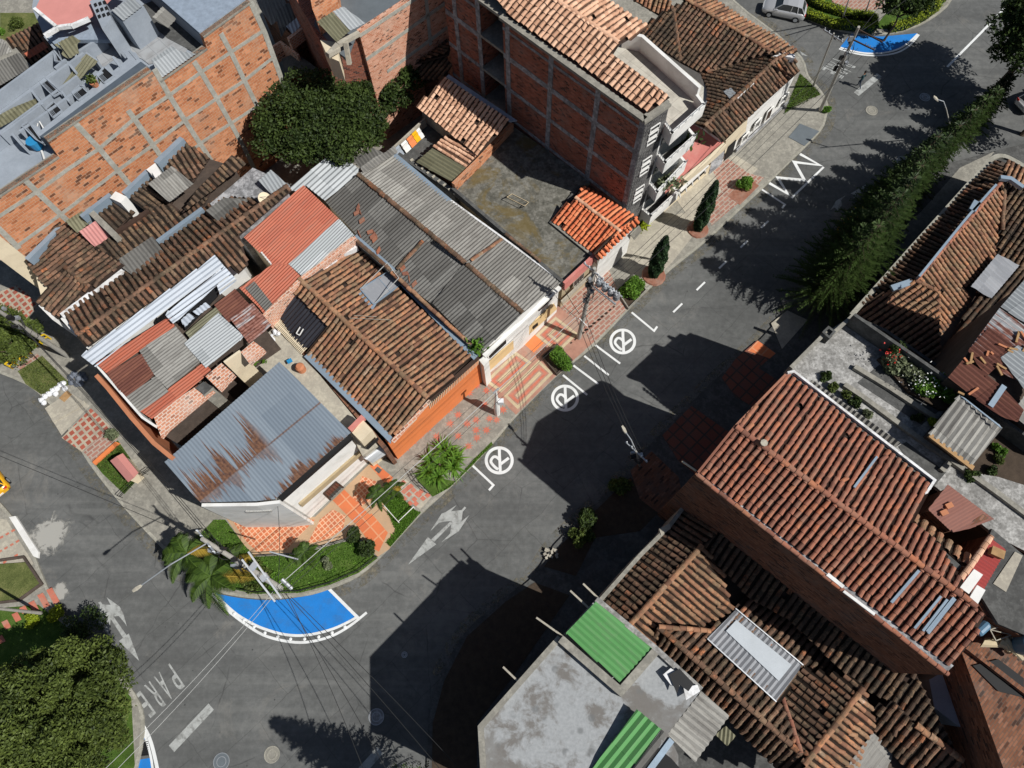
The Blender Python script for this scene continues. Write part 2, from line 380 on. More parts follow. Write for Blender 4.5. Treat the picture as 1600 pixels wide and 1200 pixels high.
M['grassdry'] = _grass('dry_grass', (.05, .06, .02), (.12, .14, .045), (.25, .23, .1))
M['soil'] = mat_plain('garden_soil', (.07, .05, .035), .95, .2, 3, bs=.5)
M['reddirt'] = mat_plain('red_gravel_bed', (.3, .13, .085), .95, .15, 5, (.35, .25, .2), .5, bs=.4)
# tile roofs
M['t_old'] = mat_tile('old_clay_tile', [(0, (.06, .04, .03)), (.25, (.12, .08, .055)), (.5, (.19, .12, .075)), (.7, (.22, .15, .09)), (.87, (.33, .15, .08)), (1, (.6, .2, .07))], lam=.85, lth=.45)
M['t_old2'] = mat_tile('weathered_brown_tile', [(0, (.07, .05, .035)), (.25, (.16, .095, .065)), (.5, (.25, .14, .09)), (.7, (.25, .17, .11)), (.84, (.38, .16, .09)), (1, (.62, .22, .09))], (.06, .05, .035), .8, lth=.46)
M['t_mid'] = mat_tile('brown_orange_tile', [(0, (.10, .06, .04)), (.18, (.22, .11, .07)), (.4, (.36, .18, .105)), (.56, (.36, .22, .13)), (.72, (.47, .22, .12)), (.86, (.54, .24, .12)), (.95, (.5, .33, .22)), (1, (.68, .5, .42))], (.13, .1, .065), .7, lth=.47)
M['t_red'] = mat_tile('red_brown_tile', [(0, (.15, .075, .055)), (.25, (.29, .125, .085)), (.5, (.37, .15, .095)), (.7, (.31, .16, .11)), (.86, (.43, .155, .085)), (.97, (.45, .2, .11)), (1, (.66, .4, .24))], (.15, .09, .07), .5, lth=.52)
M['t_new'] = mat_tile('peach_tile', [(0, (.45, .24, .15)), (.4, (.64, .38, .25)), (.8, (.74, .46, .31)), (1, (.8, .52, .36))], (.4, .2, .12), .35, (.08, .045, .03), lth=.6)
M['t_orange'] = mat_tile('bright_orange_tile', [(0, (.55, .13, .06)), (.5, (.68, .2, .09)), (1, (.75, .27, .13))], (.3, .1, .06), .4, (.05, .018, .012), lth=.56)
M['deck'] = mat_plain('roof_deck_clay', (.05, .032, .024), .95, .2, 3)
# sheet roofs
M['c_dark'] = mat_corr('dark_fibre_cement', [(0.1, (.075, .072, .066)), (.5, (.13, .125, .115)), (.9, (.2, .195, .18))], (.05, .045, .04), .6)
M['c_light'] = mat_corr('grey_fibre_cement', [(0.1, (.16, .155, .14)), (.5, (.25, .24, .22)), (.9, (.35, .34, .31))], (.11, .1, .09), .7, sth=.48)
M['c_zinc'] = mat_corr('zinc_sheet', [(0.1, (.28, .3, .31)), (.9, (.44, .46, .47))], (.3, .31, .32), .4, rough=.6, metal=.1)
M['c_white'] = mat_corr('white_sheet', [(0, (.38, .42, .47)), (1, (.52, .56, .62))], (.5, .52, .56), .4, rough=.5)
M['c_blue'] = mat_corr('blue_grey_zinc', [(0, (.17, .22, .29)), (1, (.23, .29, .37))], (.22, .27, .32), .5, ((.10, .035, .015), (.2, .085, .035)), .05, .6)
M['c_orange'] = mat_corr('orange_fibre_cement', [(0, (.36, .085, .045)), (1, (.46, .135, .075))], (.3, .13, .09), .6)
M['c_rust'] = mat_corr('rusted_sheet', [(0, (.09, .03, .022)), (1, (.17, .065, .045))], (.24, .1, .06), .5, rough=.8)
M['c_rustzinc'] = mat_corr('half_rusted_sheet', [(0, (.35, .36, .37)), (1, (.5, .52, .53))], (.4, .38, .36), .4, ((.13, .04, .025), (.26, .11, .08)), .45)
M['c_green'] = mat_corr('green_sheet', [(0, (.075, .24, .07)), (1, (.12, .32, .11))], (.16, .26, .13), .6)
M['c_olive'] = mat_corr('olive_stained_sheet', [(0, (.12, .115, .07)), (1, (.24, .23, .15))], (.07, .065, .035), .6)
M['c_brown'] = mat_corr('brown_sheet', [(0, (.2, .085, .065)), (1, (.28, .13, .1))], (.16, .08, .07), .4)
M['c_pink'] = mat_corr('pink_sheet', [(0, (.5, .22, .2)), (1, (.58, .28, .26))], (.45, .22, .2), .3)
M['c_black'] = mat_corr('black_plastic_sheet', [(0, (.012, .012, .016)), (1, (.035, .036, .045))], (.05, .05, .06), .4, rough=.35)
M['c_red'] = mat_corr('red_sheet', [(0, (.32, .05, .045)), (1, (.42, .08, .07))], (.3, .08, .08), .3)
M['c_clear'] = mat_corr('clear_sheet', [(0, (.2, .21, .23)), (1, (.33, .34, .36))], (.4, .4, .42), .4, rough=.3)
M['pink'] = mat_plain('pink_paint', (.62, .26, .23), .8, .05)
M['redroof'] = mat_plain('faded_red_roof', (.58, .2, .17), .85, .08, .6, (.62, .3, .25), .5)
# brick
M['brick'] = mat_brick('hollow_orange_brick', (.56, .235, .115), (.46, .165, .075), (.5, .36, .25), .42, .21, .28)
M['brick_dk'] = mat_brick('dark_red_brick', (.36, .11, .062), (.2, .065, .042), (.3, .2, .16), .32, .14, .15)
M['brick_brown'] = mat_brick('brown_brick', (.24, .105, .06), (.15, .065, .04), (.12, .09, .07), .4, .14, .3)
M['brick_pale'] = mat_brick('pale_patched_brick', (.6, .3, .2), (.48, .17, .09), (.62, .45, .34), .3, .14, .2)
M['brick_flat'] = mat_brick('rough_brick_top', (.62, .28, .17), (.5, .2, .12), (.7, .55, .45), .34, .2, .1, .03)
M['stonewall'] = mat_brick('crazy_stone', (.42, .34, .22), (.36, .28, .18), (.5, .43, .3), .7, .35, .1, .02)
M['slate'] = mat_brick('dark_slate_cladding', (.07, .068, .07), (.035, .035, .038), (.3, .29, .27), .5, .16, .1, .012)
# pavings
M['patio'] = mat_plain('pinkish_patio_screed', (.5, .33, .2), .85, .08, 1, (.4, .3, .2), .5)
M['panel'] = mat_plain('opal_panel', (.5, .54, .58), .6, .05)
M['pv_red'] = mat_grid('red_square_paving', (.42, .11, .07), (.33, .085, .055), (.45, .38, .29), .5, .5, 0, .09)
M['pv_orange'] = mat_grid('orange_patio_tile', (.62, .2, .09), (.52, .15, .07), (.74, .44, .28), .3, .3, 0, .035, sa=.2)
M['pv_orange2'] = mat_grid('large_orange_tile', (.68, .2, .08), (.6, .16, .065), (.66, .3, .16), .9, .9, 0, .05, sa=.15)
M['pv_pink'] = mat_grid('pink_paving', (.4, .2, .15), (.33, .16, .12), (.42, .34, .28), .6, .3, .5, .05)
M['pv_dkred'] = mat_grid('dark_red_paving', (.24, .09, .06), (.2, .07, .05), (.08, .06, .05), .8, .8, 0, .06)
M['pv_grey'] = mat_grid('grey_terrace_tile', (.36, .37, .38), (.33, .34, .35), (.27, .28, .29), .9, .9, 0, .03)
M['pv_beige'] = mat_grid('beige_terrace_tile', (.56, .53, .46), (.52, .49, .42), (.4, .37, .32), .9, .9, 0, .02)
M['redmark'] = mat_plain('red_paving_inlay', (.55, .17, .11), .85, .12, 3, (.4, .24, .18), .6, sscale=1.5)
M['creammark'] = mat_plain('cream_paving_inlay', (.55, .45, .29), .85, .1, 3, (.4, .33, .25), .6, sscale=1.5)
M['pinkmark'] = mat_plain('pinkish_concrete_inlay', (.42, .22, .16), .85, .12, 2, (.35, .32, .26), .5)
# foliage
M['lf_dark'] = mat_leaf('leaf_deep_green', (.012, .024, .008), (.06, .095, .02))
M['lf_olive'] = mat_leaf('leaf_olive', (.022, .036, .009), (.125, .165, .034))
M['lf_deep'] = mat_leaf('leaf_mid_green', (.012, .024, .007), (.066, .1, .022))
M['lf_bright'] = mat_leaf('leaf_bright_green', (.04, .1, .01), (.17, .33, .04), .25)
M['lf_lime'] = mat_leaf('hedge_lime', (.1, .15, .01), (.38, .45, .03), .2)
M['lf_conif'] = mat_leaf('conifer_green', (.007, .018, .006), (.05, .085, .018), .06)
M['lf_cypress'] = mat_leaf('cypress_green', (.01, .025, .01), (.04, .085, .03), .1)
M['lf_palm'] = mat_leaf('palm_frond', (.02, .045, .01), (.1, .17, .025), .25)
M['lf_yellow'] = mat_leaf('yellowing_frond', (.25, .17, .03), (.5, .35, .06), .25)
M['lf_grey'] = mat_leaf('grey_green_leaf', (.06, .08, .04), (.25, .28, .16), .2)
M['bark'] = mat_plain('bark', (.12, .09, .06), .95, .3, 5, bs=.6)
M['flower'] = mat_plain('red_flower', (.6, .03, .02), .6, .1)
M['flower_w'] = mat_plain('white_flower', (.8, .8, .78), .6, .05)
# paint
M['taxi'] = mat_plain('taxi_yellow_paint', (.8, .42, .015), .25, .02, spec=.5)
M['silver'] = mat_plain('silver_car_paint', (.55, .55, .56), .25, .02, metal=.4, spec=.5)
M['yellow'] = mat_plain('yellow_rail_paint', (.75, .5, .02), .5, .06)
M['blue'] = mat_plain('blue_plastic', (.03, .25, .5), .4, .06)
M['bluetank'] = mat_plain('blue_tank', (.1, .2, .3), .4, .06)
M['redlight'] = mat_plain('red_lamp_lens', (.5, .02, .01), .2, .05)
M['skin'] = mat_plain('skin', (.35, .18, .11), .6, .05)
M['teal'] = mat_plain('dark_teal_cloth', (.02, .06, .07), .9, .1)
M['jeans'] = mat_plain('dark_jeans', (.03, .045, .07), .9, .1)
M['hair'] = mat_plain('black_hair', (.01, .008, .007), .6, .1)
M['bag'] = mat_plain('white_plastic_bag', (.75, .76, .78), .4, .08, 4)
M['bagdark'] = mat_plain('grey_rubble_bag', (.16, .18, .22), .7, .2, 4)
M['wood'] = mat_plain('wood_plank', (.4, .24, .11), .8, .15, 3)
M['lampglass'] = mat_plain('lamp_glass', (.75, .78, .8), .2, .03)
M['terra'] = mat_plain('terracotta_pot', (.5, .2, .1), .8, .08)

# ---------------------------------------------------------------- roofs
def spans(poly, a):
    xs = []
    for i in range(len(poly)):
        (a0, b0), (a1, b1) = poly[i], poly[(i + 1) % len(poly)]
        if (a0 <= a < a1) or (a1 <= a < a0): xs.append(b0 + (b1 - b0) * (a - a0) / (a1 - a0))
    xs.sort(); return [(xs[i], xs[i + 1]) for i in range(0, len(xs) - 1, 2)]
def frame(pl, pts, along=None):
    n = pl.n
    W = [pl.on(*p) for p in pts]
    if along: d = (pl.on(*along[1]) - pl.on(*along[0])).normalized()
    else: c = Vector((0, 0, 1)).cross(n).normalized(); d = n.cross(c) * 1.0; d = d if d.z < 0 else -d
    if d.z > 0: d = -d
    c = n.cross(d).normalized(); o = W[0]
    return W, n, d, c, o, [((p - o).dot(c), (p - o).dot(d)) for p in W]
def as_plane(pl): return pl if isinstance(pl, Plane) else plane3(*pl)
def tile_roof(parent, pl, pts, mat='t_mid', along=None, pitch=.38, ex=.43, hole=None, name='roof', wob=.03):
    pl = as_plane(pl); W, n, d, c, o, pp = frame(pl, pts, along)
    hp = [[((q - o).dot(c), (q - o).dot(d)) for q in [pl.on(*p) for p in h]] for h in (hole or [])]
    mb = MB()
    amin = min(a for a, b in pp); amax = max(a for a, b in pp)
    nr = max(1, int(round((amax - amin) / pitch))); pt = (amax - amin) / nr
    nseg = 5
    s1, s2 = random.random() * 6, random.random() * 6
    def pos(a, b, z): return o + c * a + d * b + n * (z + .035 * math.sin(a * 1.1 + s1) * math.sin(b * .8 + s2) + .02 * math.sin(b * 2.1 + a * .4))
    for k in range(nr):
        a = amin + (k + .5) * pt; ph = random.random() * 6; rw = random.uniform(-.025, .025); rb = random.uniform(-.12, .12)
        rc = random.gauss(0, .07)
        for (b0, b1) in spans(pp, a):
            if b1 - b0 < .15: continue
            b1e = b1 + random.uniform(-.03, .05)
            nt = max(1, int(math.ceil((b1e - b0) / ex)));
            for i in range(nt):
                bb1 = b1e - i * ex; bb0 = max(b0 - .02, bb1 - ex - .05)
                if bb1 - bb0 < .08 or random.random() < .004: continue
                bm = (bb0 + bb1) / 2
                if any(lo < bm < hi for h in hp for lo, hi in spans(h, a)): continue
                off = rw + wob * math.sin(ph + bm * .8) + random.gauss(0, .008)
                sk = random.gauss(0, .014) + (random.uniform(-.08, .08) if random.random() < .04 else 0); r1 = pitch * .36 * random.uniform(.95, 1.05); r0 = r1 * .84
                z1 = .062 + random.uniform(-.006, .012); z0 = .03
                cc = min(1, max(0, random.random() * .92 + rc + .04))
                lo, hi = [], []
                for q in range(nseg + 1):
                    t = math.pi * q / nseg; cx, sz = math.cos(t), math.sin(t)
                    lo.append(pos(a + off + sk + cx * r1, bb1, z1 + sz * r1 * .85)); hi.append(pos(a + off - sk + cx * r0, bb0, z0 + sz * r0 * .85))
                for q in range(nseg): mb.face([lo[q], lo[q + 1], hi[q + 1], hi[q]], c=cc, sm=True, uv=[(0, 0)] * 4)
                inn = [pos(a + off + sk + math.cos(math.pi * q / nseg) * r1 * .82, bb1, z1 + math.sin(math.pi * q / nseg) * r1 * .66) for q in range(nseg + 1)]
                for q in range(nseg): mb.face([lo[q], inn[q], inn[q + 1], lo[q + 1]], c=cc, uv=[(0, 0)] * 4)
                # channel tile beside it
                x0, x1 = a - pt / 2 - .11, a - pt / 2 + .11; cm = a - pt / 2; dz = .03 * (i % 2)
                cc2 = random.random() * .6
                mb.face([pos(x0, bb1, .05), pos(cm, bb1, .0), pos(cm, bb0, -.01), pos(x0, bb0, .04)], c=cc2, g=.75, uv=[(0, 0)] * 4)
                mb.face([pos(cm, bb1, .0), pos(x1, bb1, .05), pos(x1, bb0, .04), pos(cm, bb0, -.01)], c=cc2, g=.75, uv=[(0, 0)] * 4)
    r = mb.build(name, M[mat], parent, )
    dk = MB(); dk.extrude([p - n * .09 for p in W], -n * .1) if not hole else None
    if not hole: dk.build('roof_deck', M['deck'], r)
    return r
def corr_roof(parent, pl, pts, mat='c_light', along=None, wave=.25, amp=.036, sheet=(.92, 2.1), name='roof_sheet', thick=.03, lift=0.0):
    pl = as_plane(pl); W, n, d, c, o, pp = frame(pl, pts, along)
    o = o + n * lift
    mb = MB(); amin = min(a for a, b in pp) + 1e-3; amax = max(a for a, b in pp) - 1e-3
    bmin = min(b for a, b in pp); bmax = max(b for a, b in pp)
    nw = max(1, int(round((amax - amin) / wave))); st = (amax - amin) / nw / 4
    jr = {}; NJ = max(1, int(math.ceil((bmax - bmin) / sheet[1]))); bo = random.random() * .3 * sheet[1]
    for k in range(nw * 4):
        a0 = amin + k * st; a1 = a0 + st; S0 = spans(pp, a0); S1 = spans(pp, a1)
        if len(S0) != len(S1) or not S0: continue
        z0 = amp * math.sin(k * math.pi / 2); z1 = amp * math.sin((k + 1) * math.pi / 2)
        for (l0, h0), (l1, h1) in zip(S0, S1):
            for j in range(-1, NJ + 1):
                B0 = bmin + j * sheet[1] + bo; B1 = B0 + sheet[1]
                p0, q0 = max(l0, B0), min(h0, B1); p1, q1 = max(l1, B0), min(h1, B1)
                if q0 - p0 < .005 and q1 - p1 < .005: continue
                p0 = min(p0, q0) if q0 >= p0 else q0; p1 = min(p1, q1) if q1 >= p1 else q1
                key = (int(a0 / sheet[0]), j)
                if key not in jr: jr[key] = random.random()
                rr = jr[key]
                def zz(b, z): return o + n * (z + .012 * (b - B0) / sheet[1])
                pt4 = [zz(p0, z0) + c * a0 + d * p0, zz(q0, z0) + c * a0 + d * q0, zz(q1, z1) + c * a1 + d * q1, zz(p1, z1) + c * a1 + d * p1]
                mb.face(pt4, c=rr, sm=False, uv=[(a0, p0), (a0, q0), (a1, q1), (a1, p1)])
                # underside keeps it from being paper-thin
                mb.face([p - n * .012 for p in pt4][::-1], c=rr, uv=[(a0, p0), (a0, q0), (a1, q1), (a1, p1)][::-1])
    r = mb.build(name, M[mat], parent)
    return r
def caps(parent, A, B, mat='t_mid', r=.17, name='ridge', ex=.42, up=None, lift=.07):
    A, B = Vector(A), Vector(B); d = B - A; L = d.length
    if L < .1: return
    d.normalize(); x = d.cross(Vector((0, 0, 1))).normalized(); u = x.cross(d)
    mb = MB(); k = int(math.ceil(L / ex)); ns = 6
    for i in range(k):
        s0, s1 = i * ex, min(L, (i + 1) * ex + .04); c = random.random(); w = random.gauss(0, .012); z = random.uniform(-.01, .015)
        r1, r0 = r * random.uniform(.95, 1.05), r * .86
        P0 = [A + d * s0 + x * (w + math.cos(math.pi * q / ns) * r1) + u * (lift + z + math.sin(math.pi * q / ns) * r1 * .8) for q in range(ns + 1)]
        P1 = [A + d * s1 + x * (w + math.cos(math.pi * q / ns) * r0) + u * (lift + z - .01 + math.sin(math.pi * q / ns) * r0 * .8) for q in range(ns + 1)]
        for q in range(ns): mb.face([P0[q], P0[q + 1], P1[q + 1], P1[q]], c=c, sm=True)
        mb.face(P0, c=c)
    return mb.build(name, M[mat], parent)
def walls(parent, pts, mat, h=None, z0=0.0, inset=0.0, name='wall'):
    W = Ps(pts, h) if h is not None else Ps(pts)
    if inset:
        cx = sum((Vector((p.x, p.y, 0)) for p in W), Vector()) / len(W)
        W = [p + ((cx - Vector((p.x, p.y, 0))).normalized() * inset) for p in W]
    mb = MB(); mb.prism(W, z0); return mb.build(name, M[mat], parent)
def slab(parent, pts, h, t, mat, name='slab', dz=0.0):
    W = Ps(pts, h) if h is not None else Ps(pts)
    mb = MB(); mb.extrude([p + Vector((0, 0, dz)) for p in W], (0, 0, -t)); return mb.build(name, M[mat], parent)
def parapet(parent, pts, h, base, w, mat, name='parapet', closed=False):   # low wall along a pixel polyline at top height h, mitred
    W = Ps(pts, h); n = len(W); closed = closed or (W[0] - W[-1]).length < .05
    if closed and (W[0] - W[-1]).length < .05: W = W[:-1]; n -= 1
    L, R_ = [], []
    for i in range(n):
        p = W[i]; a = W[i - 1] if (closed or i) else None; b_ = W[(i + 1) % n] if (closed or i < n - 1) else None
        d1 = (p - a).normalized() if a is not None else (b_ - p).normalized(); d2 = (b_ - p).normalized() if b_ is not None else d1
        t_ = (d1 + d2).normalized(); x = Vector((-t_.y, t_.x, 0)); k = min(2.0, 1 / max(.4, Vector((-d1.y, d1.x, 0)).dot(x))); L.append(p + x * w / 2 * k); R_.append(p - x * w / 2 * k)
    mb = MB()
    for i in range(n if closed else n - 1): j = (i + 1) % n; mb.prism([R_[i], R_[j], L[j], L[i]], base)
    return mb.build(name, M[mat], parent)
def panel(mb, wl, pts, proud=.03, thick=.06, **k):
    W = [wl.on(*p) for p in pts]; mb.extrude([p + wl.n * proud for p in W], -wl.n * thick, **k)
def wallband(mb, wl, a, b, w, proud=.03):
    A, B = wl.on(*a), wl.on(*b); d = (B - A).normalized(); x = d.cross(wl.n).normalized() * (w / 2)
    mb.extrude([A - x + wl.n * proud, B - x + wl.n * proud, B + x + wl.n * proud, A + x + wl.n * proud], -wl.n * (proud + .03))
def window(parent, wl, pts, fm='white', gm='glass', fw=.07, bars=0, barm=None, proud=.05, bw=.025):
    W = [wl.on(*p) for p in pts]; mb = MB()
    for a, b in zip(W, W[1:] + W[:1]):
        mb.bar(a + wl.n * proud * .5, b + wl.n * proud * .5, fw, proud + .02, up=wl.n)
    f = mb.build('window', M[fm], parent)
    g = MB(); g.extrude([p + wl.n * .012 for p in W], -wl.n * .05); g.build('pane', M[gm], f)
    if bars:
        g = MB()
        for i in range(1, bars + 1):
            t = i / (bars + 1); a = W[0].lerp(W[1], t); b = W[3].lerp(W[2], t)
            g.bar(a + wl.n * .06, b + wl.n * .06, bw, bw, up=wl.n)
        g.build('window_grille', M[barm or fm], f)
    return f
def flat(mb, pts, z, **k): mb.face(Ps(pts, z), **k)
def stroke(mb, pts, w, z, closed=False, t=.0):
    W = Ps(pts, z); n = len(W); L, R_ = [], []
    for i in range(n):
        if closed: a, b = W[i - 1], W[(i + 1) % n]
        else: a, b = W[max(i - 1, 0)], W[min(i + 1, n - 1)]
        d1 = (W[i] - a); d2 = (b - W[i])
        d1 = d1.normalized() if d1.length > 1e-6 else d2.normalized(); d2 = d2.normalized() if d2.length > 1e-6 else d1
        t_ = (d1 + d2).normalized(); x = Vector((-t_.y, t_.x, 0)); k = min(2.2, 1 / max(.3, Vector((-d1.y, d1.x, 0)).dot(x)))
        L.append(W[i] + x * w / 2 * k); R_.append(W[i] - x * w / 2 * k)
    rngi = range(n if closed else n - 1)
    for i in rngi: j = (i + 1) % n; mb.face([R_[i], R_[j], L[j], L[i]])
def smooth(pts, n=6, closed=False):                # catmull-rom through pixel points
    out = []; m = len(pts)
    for i in range(m if closed else m - 1):
        p0 = pts[(i - 1) % m] if (closed or i > 0) else pts[0]; p1 = pts[i]; p2 = pts[(i + 1) % m]; p3 = pts[(i + 2) % m] if (closed or i + 2 < m) else pts[-1]
        for k in range(n):
            t = k / n
            out.append(tuple(.5 * (2 * p1[q] + (p2[q] - p0[q]) * t + (2 * p0[q] - 5 * p1[q] + 4 * p2[q] - p3[q]) * t * t + (3 * p1[q] - p0[q] - 3 * p2[q] + p3[q]) * t ** 3) for q in range(2)))
    if not closed: out.append(tuple(pts[-1][:2]))
    return out
def lerp(a, b, t): return tuple(x + (y - x) * t for x, y in zip(a, b))

# ================================================================ THE SETTING
g = MB(); g.face([(-260, -160, -.02), (260, -160, -.02), (260, 340, -.02), (-260, 340, -.02)]); struct(g.build('ground', M['soil']))
g = MB()
flat(g, [(-900, 1700), (2600, 1700), (2600, -260), (-900, -260)], 0.0)
struct(g.build('road', M['asphalt']))
KZ = .14
kerbA = smooth([(1090, -70), (1148, 2), (1212, 52), (1252, 90), (1262, 118), (1282, 142), (1292, 162), (1290, 182), (1280, 205), (1240, 245), (1200, 284), (1155, 326), (1100, 377), (1050, 417), (1010, 453), (981, 482), (925, 540), (868, 586), (806, 648), (770, 690), (735, 728), (700, 762), (652, 806), (600, 862), (560, 898), (515, 918), (470, 930), (400, 933), (335, 921), (296, 894), (245, 845), (192, 788), (140, 722), (95, 650), (60, 612), (22, 590), (-60, 560)], 3)
g = MB(); g.prism(Ps(kerbA + [(-300, 300), (-300, -260), (1040, -200)], KZ), -.01)
struct(g.build('pavement', M['conc']))
def kerb(pts, name='kerb', w=.2, z=KZ + .012, mat='kerb'):
    mb = MB(); W = Ps(pts, z)
    L, R_ = [], []
    for i, p in enumerate(W):
        d = (W[min(i + 1, len(W) - 1)] - W[max(i - 1, 0)]).normalized(); x = Vector((-d.y, d.x, 0)) * w / 2; L.append(p + x); R_.append(p - x)
    for i in range(len(W) - 1): mb.prism([R_[i], R_[i + 1], L[i + 1], L[i]], -.01)
    return struct(mb.build(name, M[mat]))
kerb(kerbA)
kerbB = smooth([(1390, 340), (1300, 420), (1252, 462), (1193, 528), (1140, 576), (1100, 612), (1040, 672), (1000, 716), (985, 738), (925, 797), (868, 852), (832, 905), (790, 935), (728, 990), (690, 1060), (672, 1130), (668, 1290)], 3)
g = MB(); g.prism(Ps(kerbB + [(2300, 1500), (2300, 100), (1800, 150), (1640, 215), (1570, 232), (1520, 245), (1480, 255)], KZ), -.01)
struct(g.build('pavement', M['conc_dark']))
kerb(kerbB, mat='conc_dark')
g = MB(); stroke(g, kerbA[4:-6], 1.7, .003); struct(g.build('road_dust', M['dust']))
g = MB(); stroke(g, kerbB[:-6], 1.5, .0035); struct(g.build('road_dust', M['dust']))
kerbC = smooth([(-80, 640), (-20, 762), (10, 800), (40, 842), (66, 905), (90, 950), (115, 985), (160, 1030), (198, 1070), (222, 1120), (212, 1200), (170, 1300)], 3)
g = MB(); g.prism(Ps(kerbC + [(-300, 1400), (-300, 640)], KZ), -.01)
struct(g.build('pavement', M['conc']))
kerb(kerbC)
g = MB(); stroke(g, [(12, 808), (30, 846), (60, 876 + 18), (59, 872)], .01, .3); 
g = MB(); W = Ps([(14, 808), (24, 806), (60, 862), (59, 872), (52, 869)], .19); g.prism(W, 0); struct(g.build('kerb', M['white']))
kerbD = smooth([(1218, -40), (1250, 18), (1300, 42), (1345, 52), (1372, 53), (1400, 50), (1440, 36), (1480, 8), (1500, -30)], 3)
g = MB(); g.prism(Ps(kerbD + [(1600, -200), (1150, -200)], KZ), -.01); struct(g.build('pavement', M['conc'])); kerb(kerbD)
# ---- paving laid on the pavements
def paving(pts, mat, z=KZ, name='paving'):
    g = MB(); W = Ps(pts, z + .016); g.prism(W, KZ - .02); return struct(g.build(name, M[mat]))
paving([(948, 398), (1010, 345), (1082, 330), (1096, 352), (1050, 410), (1010, 448), (940, 388)], 'conc_light')
paving([(874, 476), (944, 404), (978, 484), (926, 537), (906, 528)], 'pv_pink', KZ + .004)
paving([(1050, 302), (1085, 270), (1150, 243), (1195, 270), (1130, 332), (1090, 360)], 'conc_light', KZ + .004)
paving([(1112, 262), (1138, 248), (1172, 272), (1195, 276), (1160, 312), (1112, 352), (1098, 325), (1128, 300)], 'pv_pink', KZ + .008)
paving([(1136, 306), (1168, 276), (1186, 290), (1156, 320)], 'reddirt', KZ + .014)
paving([(1176, 272), (1208, 238), (1236, 250), (1203, 280)], 'conc', KZ + .012)
m_ = mat_plain('grey_painted_ramp', (.13, .15, .165), .7, .08); M['ramp'] = m_
paving([(1232, 214), (1250, 193), (1280, 205), (1257, 228)], 'ramp', KZ + .02)
# left corner patio
paving([(349, 803), (492, 808), (580, 722), (592, 728), (632, 748), (607, 778), (626, 828), (608, 858), (590, 870), (560, 838), (524, 845), (470, 862), (398, 868), (380, 850)], 'patio', KZ + .004)
paving([(492, 812), (470, 835), (448, 858), (402, 862), (384, 846), (360, 808)], 'pv_orange', KZ + .012)
paving([(500, 812), (520, 796), (540, 806), (536, 826), (512, 842), (480, 850)], 'pv_orange', KZ + .014)
paving([(545, 790), (566, 744), (588, 752), (586, 778), (566, 790)], 'pv_orange', KZ + .014)
paving([(520, 782), (538, 765), (563, 790), (606, 832), (590, 856), (555, 818)], 'pv_orange2', KZ + .022)
paving([(578, 728), (586, 722), (614, 746), (606, 760)], 'pv_orange2', KZ + .024)
paving([(560, 824), (580, 802), (606, 832), (592, 862), (585, 858)], 'pv_orange2', KZ + .026)
paving([(583, 716), (600, 700), (632, 748), (612, 752)], 'conc', KZ + .012)
paving([(608, 758), (626, 742), (652, 764), (675, 776), (656, 796), (632, 778)], 'conc_light', KZ + .012)
g = MB()
for bx, by, nx, ny in ((630, 766, 2, 3), (646, 778, 2, 3), (620, 756, 0, 0)):
    for i in range(nx):
        for j in range(ny):
            x, y = bx + i * 8.6 - j * 7, by + i * 7.5 + j * 6.5 - 12; g.prism(Ps([(x, y - 4.6), (x + 4.9, y), (x, y + 4.4), (x - 4.9, y)], KZ + .034), KZ)
for x, y in ((652, 772), (661, 779), (668, 774), (658, 768), (650, 787), (642, 760), (636, 764)):
    g.prism(Ps([(x, y - 4.6), (x + 4.9, y), (x, y + 4.4), (x - 4.9, y)], KZ + .03), KZ)
struct(g.build('paving_inlay', M['redmark']))
# pavement in front of the orange wall, with red starbursts
paving([(612, 702), (745, 590), (762, 600), (812, 640), (772, 685), (742, 718), (700, 755), (650, 764), (628, 742)], 'conc', KZ + .004)
g = MB()
for x, y in ((620, 712), (634, 700), (646, 689), (657, 680), (669, 669), (686, 652), (700, 640), (716, 648), (730, 662), (744, 672), (757, 632), (765, 654), (776, 656), (786, 640), (744, 656), (716, 681), (732, 697), (745, 684), (760, 672), (745, 602), (733, 614), (703, 662), (682, 682), (760, 610)):
    c = P(x, y, KZ + .03); a0 = random.random(); pt = []
    for k in range(16):
        r = (.36 if k % 2 == 0 else .16) * random.uniform(.85, 1.1); a = a0 + math.pi * k / 8; pt.append(c + Vector((math.cos(a) * r, math.sin(a) * r, 0)))
    g.extrude(pt, (0, 0, -.03))
struct(g.build('paving_inlay', M['redmark']))
